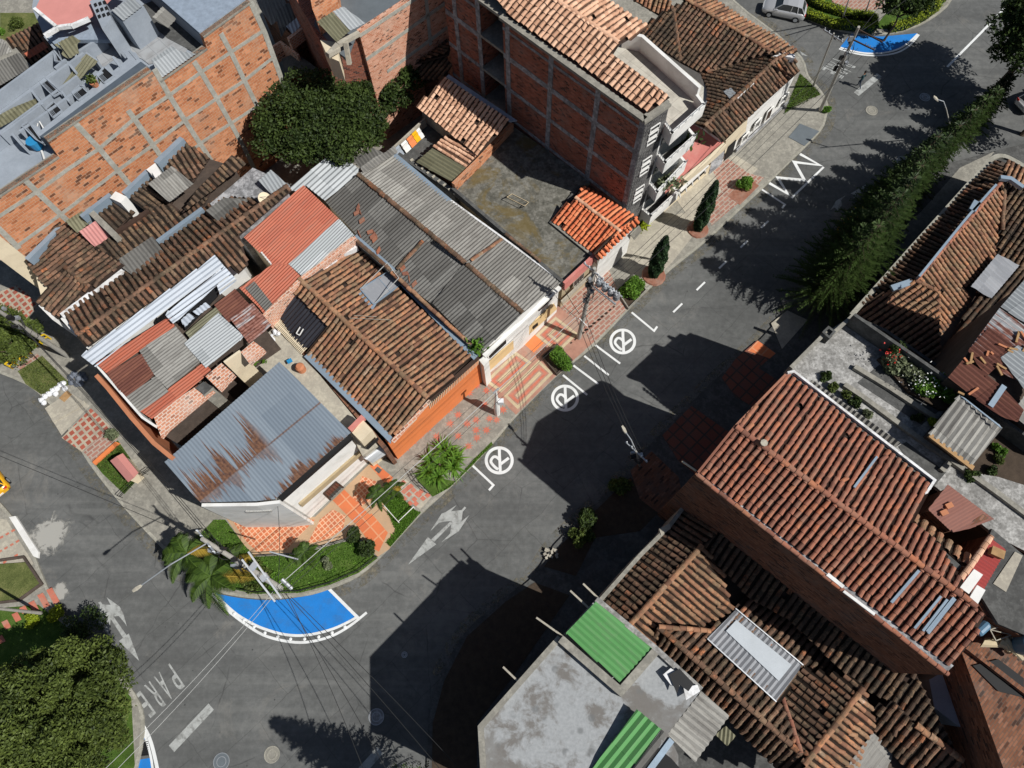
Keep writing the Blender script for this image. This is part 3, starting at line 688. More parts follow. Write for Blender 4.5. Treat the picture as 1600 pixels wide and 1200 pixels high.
# nested rectangles paving
def nested(corners, n, cols, z):
    c = [P(*q, z) for q in corners]; ctr = sum(c, Vector()) / 4
    for i in range(n):
        t0 = i / n; t1 = (i + 1) / n
        o_ = [p.lerp(ctr, t0 * .93) for p in c]; q_ = [p.lerp(ctr, t1 * .93) for p in c]
        # keep band widths even on the long axis
        for mi in range(4):
            j = (mi + 1) % 4; yield cols[i % len(cols)], [o_[mi], o_[j], q_[j], q_[mi]]
paving([(752, 592), (872, 478), (898, 500), (926, 536), (868, 588), (806, 648), (770, 612)], 'pinkmark', KZ + .010)
gr, gc = MB(), MB()
def framequad(A, B, C, D, wids):                       # pixel corners, list of (inset, width, which)
    W = [P(*q, KZ + .03) for q in (A, B, C, D)]
    ux = (W[1] - W[0]).normalized(); uy = (W[3] - W[0]).normalized(); lx = (W[1] - W[0]).length; ly = (W[3] - W[0]).length
    for ins, w, wh in wids:
        mb = gr if wh == 'r' else gc
        o_ = W[0] + ux * ins + uy * ins; X, Y = lx - 2 * ins, ly - 2 * ins
        if X <= 2 * w + .1 or Y <= 2 * w + .1:
            if X > 0 and Y > .1: mb.extrude([o_, o_ + ux * X, o_ + ux * X + uy * Y, o_ + uy * Y], (0, 0, -.03))
            break
        for p, q in ((o_, o_ + ux * X), (o_ + uy * (Y - w), o_ + uy * (Y - w) + ux * X)):
            mb.extrude([p, q, q + uy * w, p + uy * w], (0, 0, -.03))
        for p in (o_ + uy * w, o_ + uy * w + ux * (X - w)):
            mb.extrude([p, p + ux * w, p + ux * w + uy * (Y - 2 * w), p + uy * (Y - 2 * w)], (0, 0, -.03))
RG = [(.02, .22, 'c'), (.34, .2, 'r'), (.66, .2, 'c'), (.98, .2, 'r'), (1.3, .16, 'c')]
framequad((757, 596), (806, 549), (832, 566), (783, 614), RG)
framequad((786, 618), (842, 562), (866, 583), (809, 640), RG)
framequad((836, 524), (868, 494), (903, 520), (872, 552), RG)
g = MB(); g.extrude(Ps([(813, 532), (828, 516), (850, 536), (834, 551)], KZ + .03), (0, 0, -.02)); struct(g.build('paving_inlay', M['orange_paint']))
struct(gr.build('paving_inlay', M['redmark'])); struct(gc.build('paving_inlay', M['creammark']))
g = MB()
for i in range(5):
    for j in range(8):
        x, y = 912 + j * 6.4 - i * 5.5, 516 - j * 5.2 - i * 2 + i * 7; 
        if (i + j) % 7 != 3: g.extrude(Ps([(x, y), (x + 2.6, y - 2.4), (x + 4.6, y - .8), (x + 2, y + 1.6)], KZ + .03), (0, 0, -.02))
struct(g.build('paving_inlay', M['darkbrown']))
# left street pavement pieces
paving([(96, 684), (142, 638), (172, 666), (128, 706)], 'pv_red', KZ + .006)
paving([(130, 706), (168, 670), (184, 684), (146, 722)], 'pv_pink', KZ + .006)
g = MB(); stroke(g, smooth([(146, 722), (165, 704), (186, 688), (196, 692)], 4), .2, .5); W = Ps([(144, 722), (180, 690), (186, 692), (148, 726)], .35); g = MB(); g.prism(W, 0); struct(g.build('kerb', M['orange_paint']))
paving([(70, 638), (108, 612), (140, 634), (96, 680)], 'conc_light', KZ + .002)
paving([(-40, 470), (26, 446), (60, 474), (40, 500), (-20, 500)], 'pv_red', KZ + .006)
paving([(26, 574), (58, 552), (66, 562), (40, 580)], 'pv_pink', KZ + .006)
paving([(192, 790), (250, 745), (345, 800), (300, 838), (258, 852)], 'conc', KZ + .004)
# right side patios in the shade
paving([(1150, 560), (1183, 532), (1212, 552), (1185, 575), (1225, 600), (1185, 640), (1150, 620), (1128, 590)], 'pv_dkred', KZ + .006)
g = MB(); W = Ps([(1168, 548), (1184, 532), (1212, 552), (1203, 560)], KZ + .03); g.prism(W, KZ); struct(g.build('paving', M['pv_orange2']))
paving([(1035, 680), (1080, 634), (1160, 690), (1092, 745), (1060, 720)], 'pv_dkred', KZ + .006)
paving([(985, 735), (1018, 705), (1060, 745), (1070, 790), (1040, 810), (1000, 780)], 'brick_brown', KZ + .006)
paving([(1205, 505), (1230, 485), (1262, 500), (1222, 545)], 'conc_light', KZ + .006)
paving([(1384, 380), (1440, 330), (1500, 262), (1555, 236), (1350, 480), (1330, 480)], 'conc', KZ + .004)
# left bottom block
paving([(-60, 800), (10, 812), (52, 880), (44, 890), (-60, 900)], 'conc_light', KZ + .006)
g = MB()
for i in range(3):
    for j in range(6):
        x, y = 26 - j * 9 - i * 2, 824 + i * 22 + j * 5.2; g.extrude(Ps([(x, y), (x + 5, y - 3), (x + 6.5, y - .5), (x + 1.6, y + 2.6)], KZ + .035), (0, 0, -.02))
for x, y, l in ((78, 922, 22), (64, 930, 20), (50, 942, 14), (36, 950, 9), (24, 960, 12), (8, 972, 12), (0, 996, 10)):
    g.extrude(Ps([(x - 6, y), (x + 3, y - 4), (x + 3 + l * .55, y - 4 + l), (x - 6 + l * .55, y + l)], KZ + .035), (0, 0, -.02))
struct(g.build('paving_inlay', M['redmark']))
# ---- lawns and beds
def bed(pts, mat='grass', z=KZ + .02, name='lawn'):
    g = MB(); g.prism(Ps(pts, z), 0); return struct(g.build(name, M[mat]))
bed([(334, 812), (352, 812), (382, 852), (398, 870), (470, 866), (524, 850), (558, 842), (590, 872), (560, 895), (515, 914), (470, 926), (400, 928), (336, 915), (302, 892), (300, 848)])
bed([(606, 762), (632, 782), (652, 800), (622, 836), (606, 800), (590, 772)])
bed([(640, 800), (658, 800), (610, 854), (604, 848), (622, 836)], z=KZ + .03)
bed([(676, 776), (648, 745), (650, 740), (712, 752), (742, 716), (768, 690), (770, 694), (735, 730), (702, 762)], z=KZ + .03)
bed([(28, 580), (66, 556), (110, 600), (64, 616), (40, 600)], 'grassdry', KZ + .03)
bed([(-60, 480), (0, 478), (40, 486), (70, 535), (30, 560), (-30, 572), (-60, 560)])
bed([(146, 722), (184, 688), (206, 720), (222, 742), (194, 772), (160, 740)])
bed([(-60, 886), (44, 878), (64, 912), (30, 938), (-60, 950)], 'grassdry', KZ + .12)
struct(parapet(None, [(-60, 884), (36, 870), (64, 912), (28, 938), (-60, 948)], .32, 0, .16, 'darkwall', 'kerb'))
bed([(0, 950), (60, 945), (130, 1000), (205, 1090), (212, 1220), (-60, 1260), (-60, 960)], z=KZ + .006)
bed([(870, 858), (925, 803), (985, 745), (1030, 800), (1000, 830), (930, 840), (900, 900), (850, 885)], 'soil', z=KZ + .02)  # dark soil colour stands in for grass in deep shade
bed([(730, 994), (790, 940), (835, 910), (890, 930), (800, 1060), (745, 1130), (745, 1290), (674, 1290), (676, 1130), (694, 1064)], 'soil', z=KZ + .02)  # same dark soil, painting the shade over this grass bed
bed([(1225, 178), (1250, 115), (1272, 135), (1282, 148), (1250, 160)], z=KZ + .02)
bed([(1200, -60), (1262, 15), (1340, 42), (1342, 20), (1300, 5), (1290, -60)], z=KZ + .02)
bed([(1366, 44), (1400, 46), (1440, 30), (1478, 2), (1490, -40), (1380, -40), (1385, 20)], z=KZ + .02)
paving([(1290, -80), (1300, 3), (1345, 18), (1382, 12), (1378, -80)], 'pv_pink', KZ + .02)
bed([(0, 20), (60, 20), (78, 60), (60, 80), (0, 60)], 'grassdry', .18)

# ================================================================ ROAD MARKINGS
ZM = .006
def mark(mb, mat, name='road_marking'): return struct(mb.build(name, M[mat]))
def bluebay(outer, inner, z=ZM):
    g = MB(); flat(g, inner, z); return mark(g, 'roadblue')
arc1 = smooth([(334, 927), (365, 956), (388, 971), (411, 982), (445, 991.5), (478, 992.5), (513, 985), (538, 975), (560, 963)], 4)
arcO = smooth([(331, 927), (354, 952), (382, 974), (411, 992), (445, 1001.5), (478, 1003.5), (515, 995), (545, 979), (573, 957)], 4)
g = MB(); flat(g, smooth([(335, 926), (360, 932), (400, 937), (440, 937), (475, 931), (513, 919)], 3) + [(560, 962)] + arc1[::-1], ZM); mark(g, 'roadblue')
g = MB(); stroke(g, arc1, .17, ZM + .005); mark(g, 'roadwhite')
g = MB(); stroke(g, arcO, .17, ZM + .005); mark(g, 'roadwhite')
g = MB(); stroke(g, [(513, 919), (562, 968)], .2, ZM + .01); mark(g, 'roadwhite')
def stud(px, py, lab):
    t = thing('road_stud', lab, 'road stud', P(px, py, 0), 'white studs along the blue kerb bay'); mb = MB(); c = P(px, py, 0)
    for r0, r1, z0, z1 in ((.11, .11, 0, .04), (.11, .06, .04, .07)):
        for k in range(10):
            a, b = 2 * math.pi * k / 10, 2 * math.pi * (k + 1) / 10
            mb.face([c + Vector((math.cos(q) * r, math.sin(q) * r, z)) for q, r, z in ((a, r0, z0), (b, r0, z0), (b, r1, z1), (a, r1, z1))])
    mb.disc(c + Vector((0, 0, .07)), .06, 10); mb.build('stud_body', M['roadwhite'], t)
NTH = ['first', 'second', 'third', 'fourth', 'fifth', 'sixth', 'seventh', 'eighth', 'ninth', 'tenth', 'eleventh', 'twelfth']
for i, (x, y) in enumerate([(352, 945.5), (366, 958.5), (381, 969), (397, 979.5), (414, 989), (434, 995), (454, 998.5), (476, 998.5), (498, 995), (519, 988.5), (539, 979.5)]):
    stud(x, y, 'white road stud, %s from the palm end of the big blue kerb bay' % NTH[i])
# top right blue bay
a1 = smooth([(1313, 74), (1330, 79), (1352, 83), (1376, 83), (1400, 78), (1418, 68), (1434, 53)], 4)
aO = smooth([(1311, 76), (1330, 82), (1352, 86), (1376, 86.5), (1402, 82), (1421, 71), (1436, 54)], 4)
g = MB(); flat(g, smooth([(1314, 72), (1324, 60), (1330, 53)], 2) + smooth([(1345, 55), (1372, 57), (1400, 55), (1433, 52)], 3) + a1[::-1], ZM); mark(g, 'roadblue')
g = MB(); stroke(g, a1, .17, ZM + .005); mark(g, 'roadwhite')
g = MB(); stroke(g, aO, .17, ZM + .005); mark(g, 'roadwhite')
# bottom left blue bay
g = MB(); flat(g, [(218, 1130), (216, 1152), (222, 1158), (228, 1154)], ZM); flat(g, [(212, 1188), (236, 1184), (240, 1230), (205, 1230)], ZM); mark(g, 'roadblue')
g = MB(); stroke(g, smooth([(220, 1128), (232, 1150), (240, 1175), (248, 1215), (250, 1250)], 4), .22, ZM + .005); mark(g, 'roadwhite')
g = MB(); stroke(g, smooth([(219, 1131), (226, 1148), (232, 1168), (237, 1190), (241, 1230)], 4), .15, ZM + .009); mark(g, 'roadwhite')
t = thing('storm_drain', 'black iron storm drain grating beside the small blue bay', 'drain grating', P(225, 1168, 0)); g = MB()
W = Ps([(219, 1160), (231, 1157), (233, 1180), (217, 1182)], .012); g.extrude(W, (0, 0, -.02)); g.build('drain_pit', M['dark'], t)
g = MB()
for i in range(7):
    f = (i + .5) / 7; g.bar(W[0].lerp(W[3], f) + Vector((0, 0, .02)), W[1].lerp(W[2], f) + Vector((0, 0, .02)), .035, .03)
g.build('grate', M['black'], t)
# parking stalls
for pts in ([(987, 488), (1022, 517), (1027, 510)], [(930, 539), (969, 568)], [(913, 556), (951, 586)], [(896, 571), (935, 600)], [(879.5, 586), (917.5, 617)], [(738, 727), (771, 758), (764, 766)]):
    g = MB(); stroke(g, pts, .16, ZM); mark(g, 'roadwhite')
def circ(cx, cy, sc=1.0):
    g = MB(); ring = [(cx + 20.3 * sc * math.cos(a), cy + 19.6 * sc * math.sin(a)) for a in [2 * math.pi * i / 40 for i in range(40)]]
    stroke(g, ring, .22, ZM, closed=True)
    q = lambda pts: [(cx + x * sc, cy + y * sc) for x, y in pts]
    stroke(g, q([(.2, -20), (.4, -8), (1.2, 4), (1.6, 20)]), .21, ZM + .004)
    stroke(g, q(smooth([(-1.5, 14), (-6, 11), (-12.5, 3.5), (-12.2, -1.5), (-8.5, -5.5), (-4, -5), (.5, -1)], 4)), .2, ZM + .008)
    stroke(g, q([(2, 6), (15, -3.8)]), .21, ZM + .012)
    return mark(g, 'roadwhite')
circ(780, 719.3); circ(882.8, 622, .96); circ(973, 533.5, .92)
# centre dashes
for x, y, l in ((1059, 481, 7), (1095, 447, 6.5), (1129.5, 413.5, 6), (1162.5, 381.5, 5.5), (1195, 350.5, 5.5)):
    g = MB(); stroke(g, [(x - l, y + l * .97), (x + l, y - l * .97)], .15, ZM); mark(g, 'roadwhite')
# zigzag
g = MB(); stroke(g, [(1202, 286), (1231, 303), (1215, 277.5), (1257, 281.5), (1241, 253), (1281, 258), (1250, 240.5)], .26, ZM); mark(g, 'roadwhite')
g = MB(); stroke(g, [(1237, 309), (1287, 261)], .17, ZM); mark(g, 'roadwhite')
g = MB(); stroke(g, [(1190.5, 296), (1226.5, 319.5), (1222, 325)], .16, ZM); mark(g, 'roadwhite')
g = MB(); stroke(g, [(1480, 104.5), (1532, 52), (1640, -60)], .2, ZM); mark(g, 'roadwhite')
for p in ([(1338, 147), (1374, 117)], [(268, 1170), (330, 1104)], [(564, 1206), (594, 1172)]):
    g = MB(); stroke(g, p, .55, ZM); mark(g, 'roadold')
# double arrows
def arrow(pieces, mat='roadold'):
    g = MB()
    for i, p in enumerate(pieces): flat(g, p, ZM + .002 * i)
    return mark(g, mat)
def zp(pts, x0=620, y0=770, s=10): return [(x0 + a / s, y0 + b / s) for a, b in pts]
arrow([zp([(175, 1125), (485, 690), (615, 805)]), zp([(535, 730), (840, 445), (862, 480), (585, 765)]),
       zp([(520, 605), (700, 325), (765, 300), (935, 190), (845, 290), (1010, 270), (1060, 215), (1085, 235), (1030, 295), (1010, 450), (1130, 350), (970, 600), (695, 775), (835, 635), (855, 440), (740, 450), (655, 470)])])
def z9(pts): return [(0 + a / 3.529, 860 + b / 3.529) for a, b in pts]
arrow([z9([(768, 610), (655, 500), (710, 458)]), z9([(680, 485), (605, 370), (622, 360), (700, 470)]),
       z9([(700, 420), (688, 400), (655, 362), (612, 365), (600, 470), (545, 400), (508, 328), (545, 372), (552, 300), (540, 288), (555, 282), (565, 298), (610, 300), (588, 258), (660, 310), (680, 350)])])
def z3(pts): return [(1250 + a / 10, 280 + b / 10) for a, b in pts]
arrow([z3([(1050, 70), (790, 225), (880, 250), (775, 340), (950, 215)]), z3([(475, 480), (530, 400), (560, 340), (715, 250), (640, 330), (660, 400), (590, 490), (545, 440)])])
arrow([[(1250, 80), (1262, 87.5), (1253, 86)]])
# words on the road
def letters(word, quads, z=ZM):
    for ch, (O_, U_, X_) in zip(word, quads):
        cu = bpy.data.curves.new('t', 'FONT'); cu.body = ch; cu.size = 1; cu.offset = .008; to = bpy.data.objects.new('t', cu); COL.objects.link(to)
        dg = bpy.context.evaluated_depsgraph_get(); me = bpy.data.meshes.new_from_object(to.evaluated_get(dg)); bpy.data.objects.remove(to)
        co = [v.co.copy() for v in me.vertices]; x0 = min(c.x for c in co); x1 = max(c.x for c in co); y0 = min(c.y for c in co); y1 = max(c.y for c in co)
        o, u, x = P(*O_), P(*U_), P(*X_)
        for v in me.vertices:
            a, b = (v.co.x - x0) / (x1 - x0), (v.co.y - y0) / (y1 - y0); p = o + (u - o) * b + (x - o) * a; v.co = (p.x, p.y, z)
        me.materials.clear(); me.materials.append(M['roadold']); ob = bpy.data.objects.new('road_marking', me); COL.objects.link(ob); struct(ob)
letters('PARE', [((265, 1036.5), (289, 1072), (256, 1044.5)), ((249.5, 1049.5), (273, 1088), (240, 1057.5)), ((234, 1064), (259.5, 1101), (225, 1071.5)), ((219, 1079), (244, 1114), (210, 1087))])
letters('PARE', [((1301, 91), (1337, 104), (1299, 94.5)), ((1297, 95), (1332, 110.5), (1293, 99)), ((1293, 99), (1325, 114.5), (1288.5, 103)), ((1287, 103.5), (1319, 119), (1283, 108))])
# patched paint smears
for x, y, r in ((78, 836, 2.2), (92, 925, 1.0)):
    g = MB(); cc = P(x, y, ZM + .002); g.disc(cc, r, 28); mark(g, 'roadold', 'road_stain').data.materials[0] = _smear(x, y, r)
# manholes
def manhole(px, py, r, lab, mat='conc', ring=0):
    t = thing('manhole_cover', lab, 'manhole cover', P(px, py, 0)); mb = MB(); c = P(px, py, 0)
    mb.disc(c + Vector((0, 0, .012)), r, 28); mb.build('cover_plate', M[mat], t)
    mb = MB()
    for rr, nm in ((r, 'cover_rim'), (r * .6, 'cover_ring')):
        mb = MB()
        for k in range(28):
            a, b = 2 * math.pi * k / 28, 2 * math.pi * (k + 1) / 28
            mb.extrude([c + Vector((math.cos(q) * s, math.sin(q) * s, .03)) for q, s in ((a, rr - .05), (b, rr - .05), (b, rr), (a, rr))], (0, 0, -.03))
        mb.build(nm, M['steel' if mat != 'conc' else 'kerb'], t)
manhole(346, 1190, .52, 'pale blue round manhole cover at bottom edge of the road', 'ramp')
manhole(425, 1179, .5, 'grey ringed manhole cover right of the pale blue one', 'conc')
manhole(588, 1120, .5, 'pale manhole cover at the tip of the building shadow', 'conc_grey')
manhole(632, 1023, .2, 'tiny round valve cover in the building shadow', 'ramp')
manhole(1362, 173, .52, 'beige ringed manhole cover near the stop line', 'conc')
manhole(1410, 252, .5, 'grey manhole cover beside the conifer row', 'conc_grey')
manhole(1445, 152, .45, 'manhole cover shaded by the corner tree', 'conc_grey')

# ================================================================ HOUSES
def house(name, label, cat, px, py, group=None): return thing(name, label, cat, P(px, py, 0), group)

# ---- B1: big terrace building with the bare brick flank
b = house('brick_building', 'large building with bare orange brick flank wall and blue grey roof terrace', 'building', 200, 220)
BW = Wall((73, 219), (235, 109), 14.0)
top = [(-70, 352), (0, 305), (91, 244), (73.7, 219.6), (235, 109), (250, 126), (323, 75), (317, 57), (391, 3)]
T3 = [BW.on(*p) for p in top]
g = MB(); e = T3[-1]; s0 = T3[0]
poly = T3 + [Vector((e.x, e.y, 0)), Vector((s0.x, s0.y, 0))]
g.extrude(poly, -BW.n * .35)
g.build('brick_wall', M['brick'], b)
g = MB()
for seq in ([(-60, 378), (0, 337), (57, 300), (108, 263), (155, 232), (208, 187), (263, 150), (315, 112), (360, 82), (411, 48)], [(-40, 432), (23, 387), (96, 334), (184, 266), (238, 227), (290, 187), (340, 153), (380, 127), (430, 87)], [(60, 440), (190, 335), (250, 280), (290, 242), (317, 221), (360, 193), (400, 167), (445, 134)]):
    for a_, b_ in zip(seq, seq[1:]): wallband(g, BW, a_, b_, .28, .02)
for seq in ([(-40, 180 + 140), (30, 388)], [(38, 280), (60, 302), (98, 338), (150, 385)], [(117, 192), (155, 232), (200, 285), (250, 340)], [(200, 172), (213, 190), (250, 242), (300, 310)], [(241, 108), (265, 150), (290, 190), (325, 243), (350, 285)], [(303, 96), (315, 114), (340, 156), (363, 197), (382, 232), (400, 270)], [(345, 52), (362, 84), (383, 128), (403, 168), (420, 205)]):
    for a_, b_ in zip(seq, seq[1:]): wallband(g, BW, a_, b_, .36, .024)
wallband(g, BW, (392, 4), (414, 52), .4, .024); wallband(g, BW, (414, 52), (440, 124), .4, .024); wallband(g, BW, (440, 124), (452, 160), .4, .024)
g.build('concrete_frame', M['frame'], b)
g = MB()
for a_, b_ in zip(top, top[1:]):
    A, B = BW.on(*a_), BW.on(*b_)
    if abs(A.z - B.z) > .9 * (A - B).length: continue
    dd = (B - A).normalized(); g.extrude([A + BW.n * .06, B + BW.n * .06, B - BW.n * .45, A - BW.n * .45], (0, 0, -.12))
g.build('wall_coping', M['conc'], b)
back = -BW.n * 16
zs = BW.on(60, 262).z
def bp(px, py, h): return P(px, py, h)
# body behind the flank
g = MB(); A0, A1 = T3[0], T3[-1]; zf = T3[1].z - .35
foot = [Vector((A0.x, A0.y, zf)) - BW.n * .35, Vector((A1.x, A1.y, zf)) - BW.n * .35] + Ps([(345, -60), (60, -60), (50, 12), (68, 54), (88, 76), (0, 140), (-130, 230)], zf)
g.prism(foot, 0); g.build('building_body', M['bluegrey'], b)
zt = zf + .02
g = MB(); g.extrude(Ps([(148, 85), (175, 52), (250, 50), (300, 62), (285, 90), (232, 100), (222, 92), (195, 80), (160, 105)], zt + .05), (0, 0, -.05)); g.build('terrace_floor', M['pv_grey'], b)
# raised blue-grey walls between the wells
def blk(pts, h0, hh, mat='bluegrey', name='roof_block'):
    W = Ps(pts, h0 + hh); g = MB(); g.prism(W, h0 - .1); return g.build(name, M[mat], b)
blk([(62, 213), (220, 96), (236, 108), (75, 219)], zt, T3[3].z - zt - .1, 'slateblue', 'ledge_roof')
for q in ([(40, 190), (60, 198), (64, 203), (200, 92), (190, 78), (212, 82), (222, 97), (64, 214), (52, 205)],):
    blk(q, zt, .9)
for a_, c_ in (((-60, 186), (86, 78)), ((-60, 250), (120, 118)), ((0, 175), (130, 82)), ((30, 205), (160, 112)), ((85, 106), (102, 92)), ((0, 210), (60, 165)), ((118, 82), (160, 56)), ((88, 78), (70, 56))):
    parapet(b, [a_, c_], zt + 1.0, zt, .18, 'bluegrey', 'roof_wall')
for a_, c_ in (((46, 137), (66, 163)), ((70, 120), (96, 146)), ((105, 96), (118, 112)), ((134, 82), (153, 97)), ((18, 208), (34, 226)), ((108, 158), (96, 142)), ((150, 130), (138, 116)), ((188, 104), (176, 88)), ((202, 78), (214, 92))):
    parapet(b, [a_, c_], zt + .95, zt, .16, 'bluegrey', 'roof_wall')
for q in ([(72, 169), (84, 159), (97, 173), (83, 184)], [(112, 145), (125, 133), (138, 146), (123, 157)], [(151, 117), (163, 105), (178, 119), (163, 130)], [(62, 129), (71, 122), (96, 144), (84, 151)], [(34, 196), (45, 191), (70, 226), (56, 218)], [(84, 80), (90, 86), (98, 97), (86, 96)]):
    g = MB(); g.extrude(Ps(q, zt + .94), (0, 0, -.03)); w_ = g.build('light_well', M['dark'], b)
    W = Ps(q, zt + .98); g = MB()
    for a_, c_ in zip(W, W[1:] + W[:1]): g.bar(a_, c_, .06, .12)
    for k in range(1, 4): g.bar(W[0].lerp(W[1], k / 8), W[3].lerp(W[2], k / 8), .025)
    g.build('well_grille', M['bluegrey'], w_)
corr_roof(b, ((95, 137, zt + .3), (137, 83, zt + 1.2), (153, 95, zt + 1.2)), [(95, 136), (135, 84), (153, 96), (110, 138)], 'c_olive')
corr_roof(b, ((84, 70, zt + 1.6), (113, 55, zt + 1.6), (105, 92, zt + 1.2)), [(84, 70), (113, 55), (126, 64), (120, 70), (124, 82), (108, 92), (96, 86), (98, 78)], 'c_olive')
corr_roof(b, ((0, 195, zt + .5), (58, 150, zt + .9), (64, 160, zt + .5)), [(-20, 190), (20, 168), (60, 152), (66, 160), (35, 180), (-10, 205)], 'c_olive')
corr_roof(b, ((236, 95, zt + 1.1), (280, 69, zt + 1.1), (252, 124, zt + .7)), [(236, 94), (268, 72), (281, 80), (306, 84), (252, 122)], 'c_zinc')
blk([(140, 2), (158, -8), (174, 28), (160, 46)], zt, 2.6, name='stair_tower')
g = MB()
for i in range(3):
    for j in range(3):
        x, y = 146 + j * 7 + i * 3, 6 + i * 9 - j * 2; g.extrude(Ps([(x, y), (x + 4, y - 2), (x + 6, y + 2), (x + 2, y + 4.5)], zt + 2.65), (0, 0, -.1))
g.build('vent_block', M['dark'], b)
blk([(172, 18), (206, -2), (225, 10), (192, 34)], zt, 2.4, name='roof_room')
corr_roof(b, ((172, 17, zt + 2.6), (206, -4, zt + 2.6), (192, 34, zt + 2.5)), [(174, 16), (206, -4), (222, 10), (192, 33)], 'c_zinc')
corr_roof(b, ((240, 26, zt + 1.8), (256, 11, zt + 1.8), (262, 43, zt + 1.4)), [(238, 27), (254, 10), (276, 29), (262, 44)], 'c_light')
g = MB(); g.extrude(Ps([(222, 8), (260, -8), (330, 70), (300, 80), (262, 60), (226, 30)], zt + .07), (0, 0, -.04)); g.build('service_yard', M['conc_dark'], b)
HB = T3[-1].z
n1 = -BW.n; ta, tb = T3[-2] + n1 * .36, T3[-1] + n1 * .36; q = [ta, tb, tb + n1 * 9, ta + n1 * 9]; g = MB(); g.prism([p - Vector((0, 0, .12)) for p in q], 0); g.build('tall_block', M['bluegrey'], b)
g = MB(); g.extrude([p + Vector((0, 0, .1)) for p in q], (0, 0, -.12)); g.build('tall_block_roof', M['bluerough'], b)
slab(b, [(56, 12), (92, 42), (137, 27), (150, 18), (200, -30), (90, -60)], zt + 2.2, .15, 'pink', 'pink_roof')
for a_, c_ in (((53, 12), (88, 41)), ((88, 41), (110, 38)), ((110, 39), (138, 27)), ((88, 42), (68, 54))):
    parapet(b, [a_, c_], zt + 2.35, zt + 2.1, .22, 'flashw', 'gutter')
slab(b, [(70, 54), (90, 42), (138, 28), (160, 48), (170, 62), (118, 62), (88, 72)], zt + 1.2, .3, 'bluerough', 'sloping_slab')
g = MB(); A = Vector(T3[0]); Bt = BW.on(-44, 334); Az, Bz = Vector((A.x, A.y, 0)), Vector((Bt.x, Bt.y, 0))
g.extrude([p + BW.n * .03 for p in (A, Bt, Bz, Az)], -BW.n * .05); g.build('plaster_strip', M['cream'], b)
t = thing('water_tank', 'small blue bucket and pipes on the grey roof of the brick building', 'bucket', P(54, 224, zt))
g = MB(); c = P(52, 222, zt + .6); g.tube([c - Vector((0, 0, .5)), c + Vector((0, 0, .15))], [.32, .42], 12); g.build('bucket', M['blue'], t)
g = MB(); g.tube([c + Vector((.3, -.3, -.5)), c + Vector((.7, -1.0, -.4))], .07); g.tube([c + Vector((0, .8, 0)), c + Vector((.1, 1.6, .2)), c + Vector((.8, .6, .1))], .05); g.build('pipe', M['white'], t)
pot = thing('potted_plant', 'small potted plant on the grey roof ledge of the brick building', 'potted plant', P(150, 133, zt + .9))
g = MB(); c = P(150, 134, zt + .9); g.tube([c, c + Vector((0, 0, .35))], [.2, .28], 10); g.build('pot', M['terra'], pot)
V = []; 
for _ in range(160):
    p = np.array(c) + np.array([0, 0, .6]) + rng.normal(0, .13, 3); u = rng.normal(0, .06, 3); w = rng.normal(0, .06, 3); V += [p - u, p - w, p + u, p + w]
np_mesh('leaves', V, 4, M['lf_olive'], pot)

# ---- top-left strip of old roofs
b = house('old_house', 'small old house with patchy clay tile roof at top left corner', 'house', 50, 70)
tile_roof(b, ((12, 62, 5.5), (65, 36, 5.5), (84, 78, 4.6)), [(10, 60), (62, 36), (86, 76), (48, 102), (36, 86)], 't_old2'); walls(b, [(16, 64), (60, 42), (80, 76), (50, 96)], 'cream', 4.4)
corr_roof(b, ((38, 84, 5.5), (72, 66, 5.5), (44, 92, 5.2)), [(38, 84), (68, 65), (76, 74), (46, 92)], 'c_orange', lift=.12)
b = house('sheet_roof_house', 'low house under dark grey corrugated sheets at left edge', 'house', 10, 110)
corr_roof(b, ((-40, 115, 5.4), (28, 82, 5.4), (5, 132, 4.8)), [(-60, 120), (30, 82), (50, 104), (-60, 170)], 'c_dark'); walls(b, [(-40, 118), (26, 88), (44, 102), (-40, 155)], 'darkwall', 4.6)
corr_roof(b, ((-20, 62, 5.6), (12, 70, 5.6), (-20, 90, 5.2)), [(-30, 60), (6, 62), (20, 82), (-30, 100)], 'c_light', lift=.1)

HOFF = 3.1
# ---- B2: rambling old tiled house
b = house('old_tiled_house', 'rambling old house with many weathered brown clay tile roofs', 'house', 230, 400)
R1a = ((122, 524, 5.9), (450, 290, 5.9), (340, 436, 5.0)); R1b = ((122, 524, 5.9), (450, 290, 5.9), (193, 419, 4.75))
p1 = [(100, 494), (193, 421), (247, 378), (316, 328), (418, 258), (450, 290), (343, 368), (122, 524)]
tile_roof(b, R1b, [(100, 494), (193, 421), (247, 378), (316, 328), (343, 310), (395, 312), (400, 320), (343, 368), (122, 524)], 't_old2')
tile_roof(b, R1a, [(122, 524), (343, 368), (400, 326), (450, 290), (456, 297), (374, 368), (388, 413), (372, 428), (338, 398), (139, 541)], 't_old2')
pl = plane3((122, 524, 5.9), (450, 290, 5.9), (340, 436, 5.0)); caps(b, pl.on(122, 524), pl.on(450, 290), 't_old2')
G2 = ((62, 474, 4.3), (42, 408, 4.3), (150, 390, 5.5))
tile_roof(b, ((42, 408, 4.5), (82, 492, 4.5), (150, 386, 5.6)), [(42, 408), (90, 352), (106, 350), (148, 385), (192, 413), (137, 448), (105, 418), (76, 452)], 't_old2')
tile_roof(b, ((42, 408, 4.5), (82, 492, 4.5), (150, 386, 5.6)), [(76, 452), (105, 418), (137, 448), (192, 413), (88, 496), (61, 473)], 't_old2', along=((110, 430), (76, 470)))
pl = plane3((42, 408, 4.5), (82, 492, 4.5), (150, 386, 5.6)); caps(b, pl.on(103, 418), pl.on(137, 448), 't_old')
G4 = ((212, 340, 5.9), (330, 262, 5.9), (247, 374, 5.0))
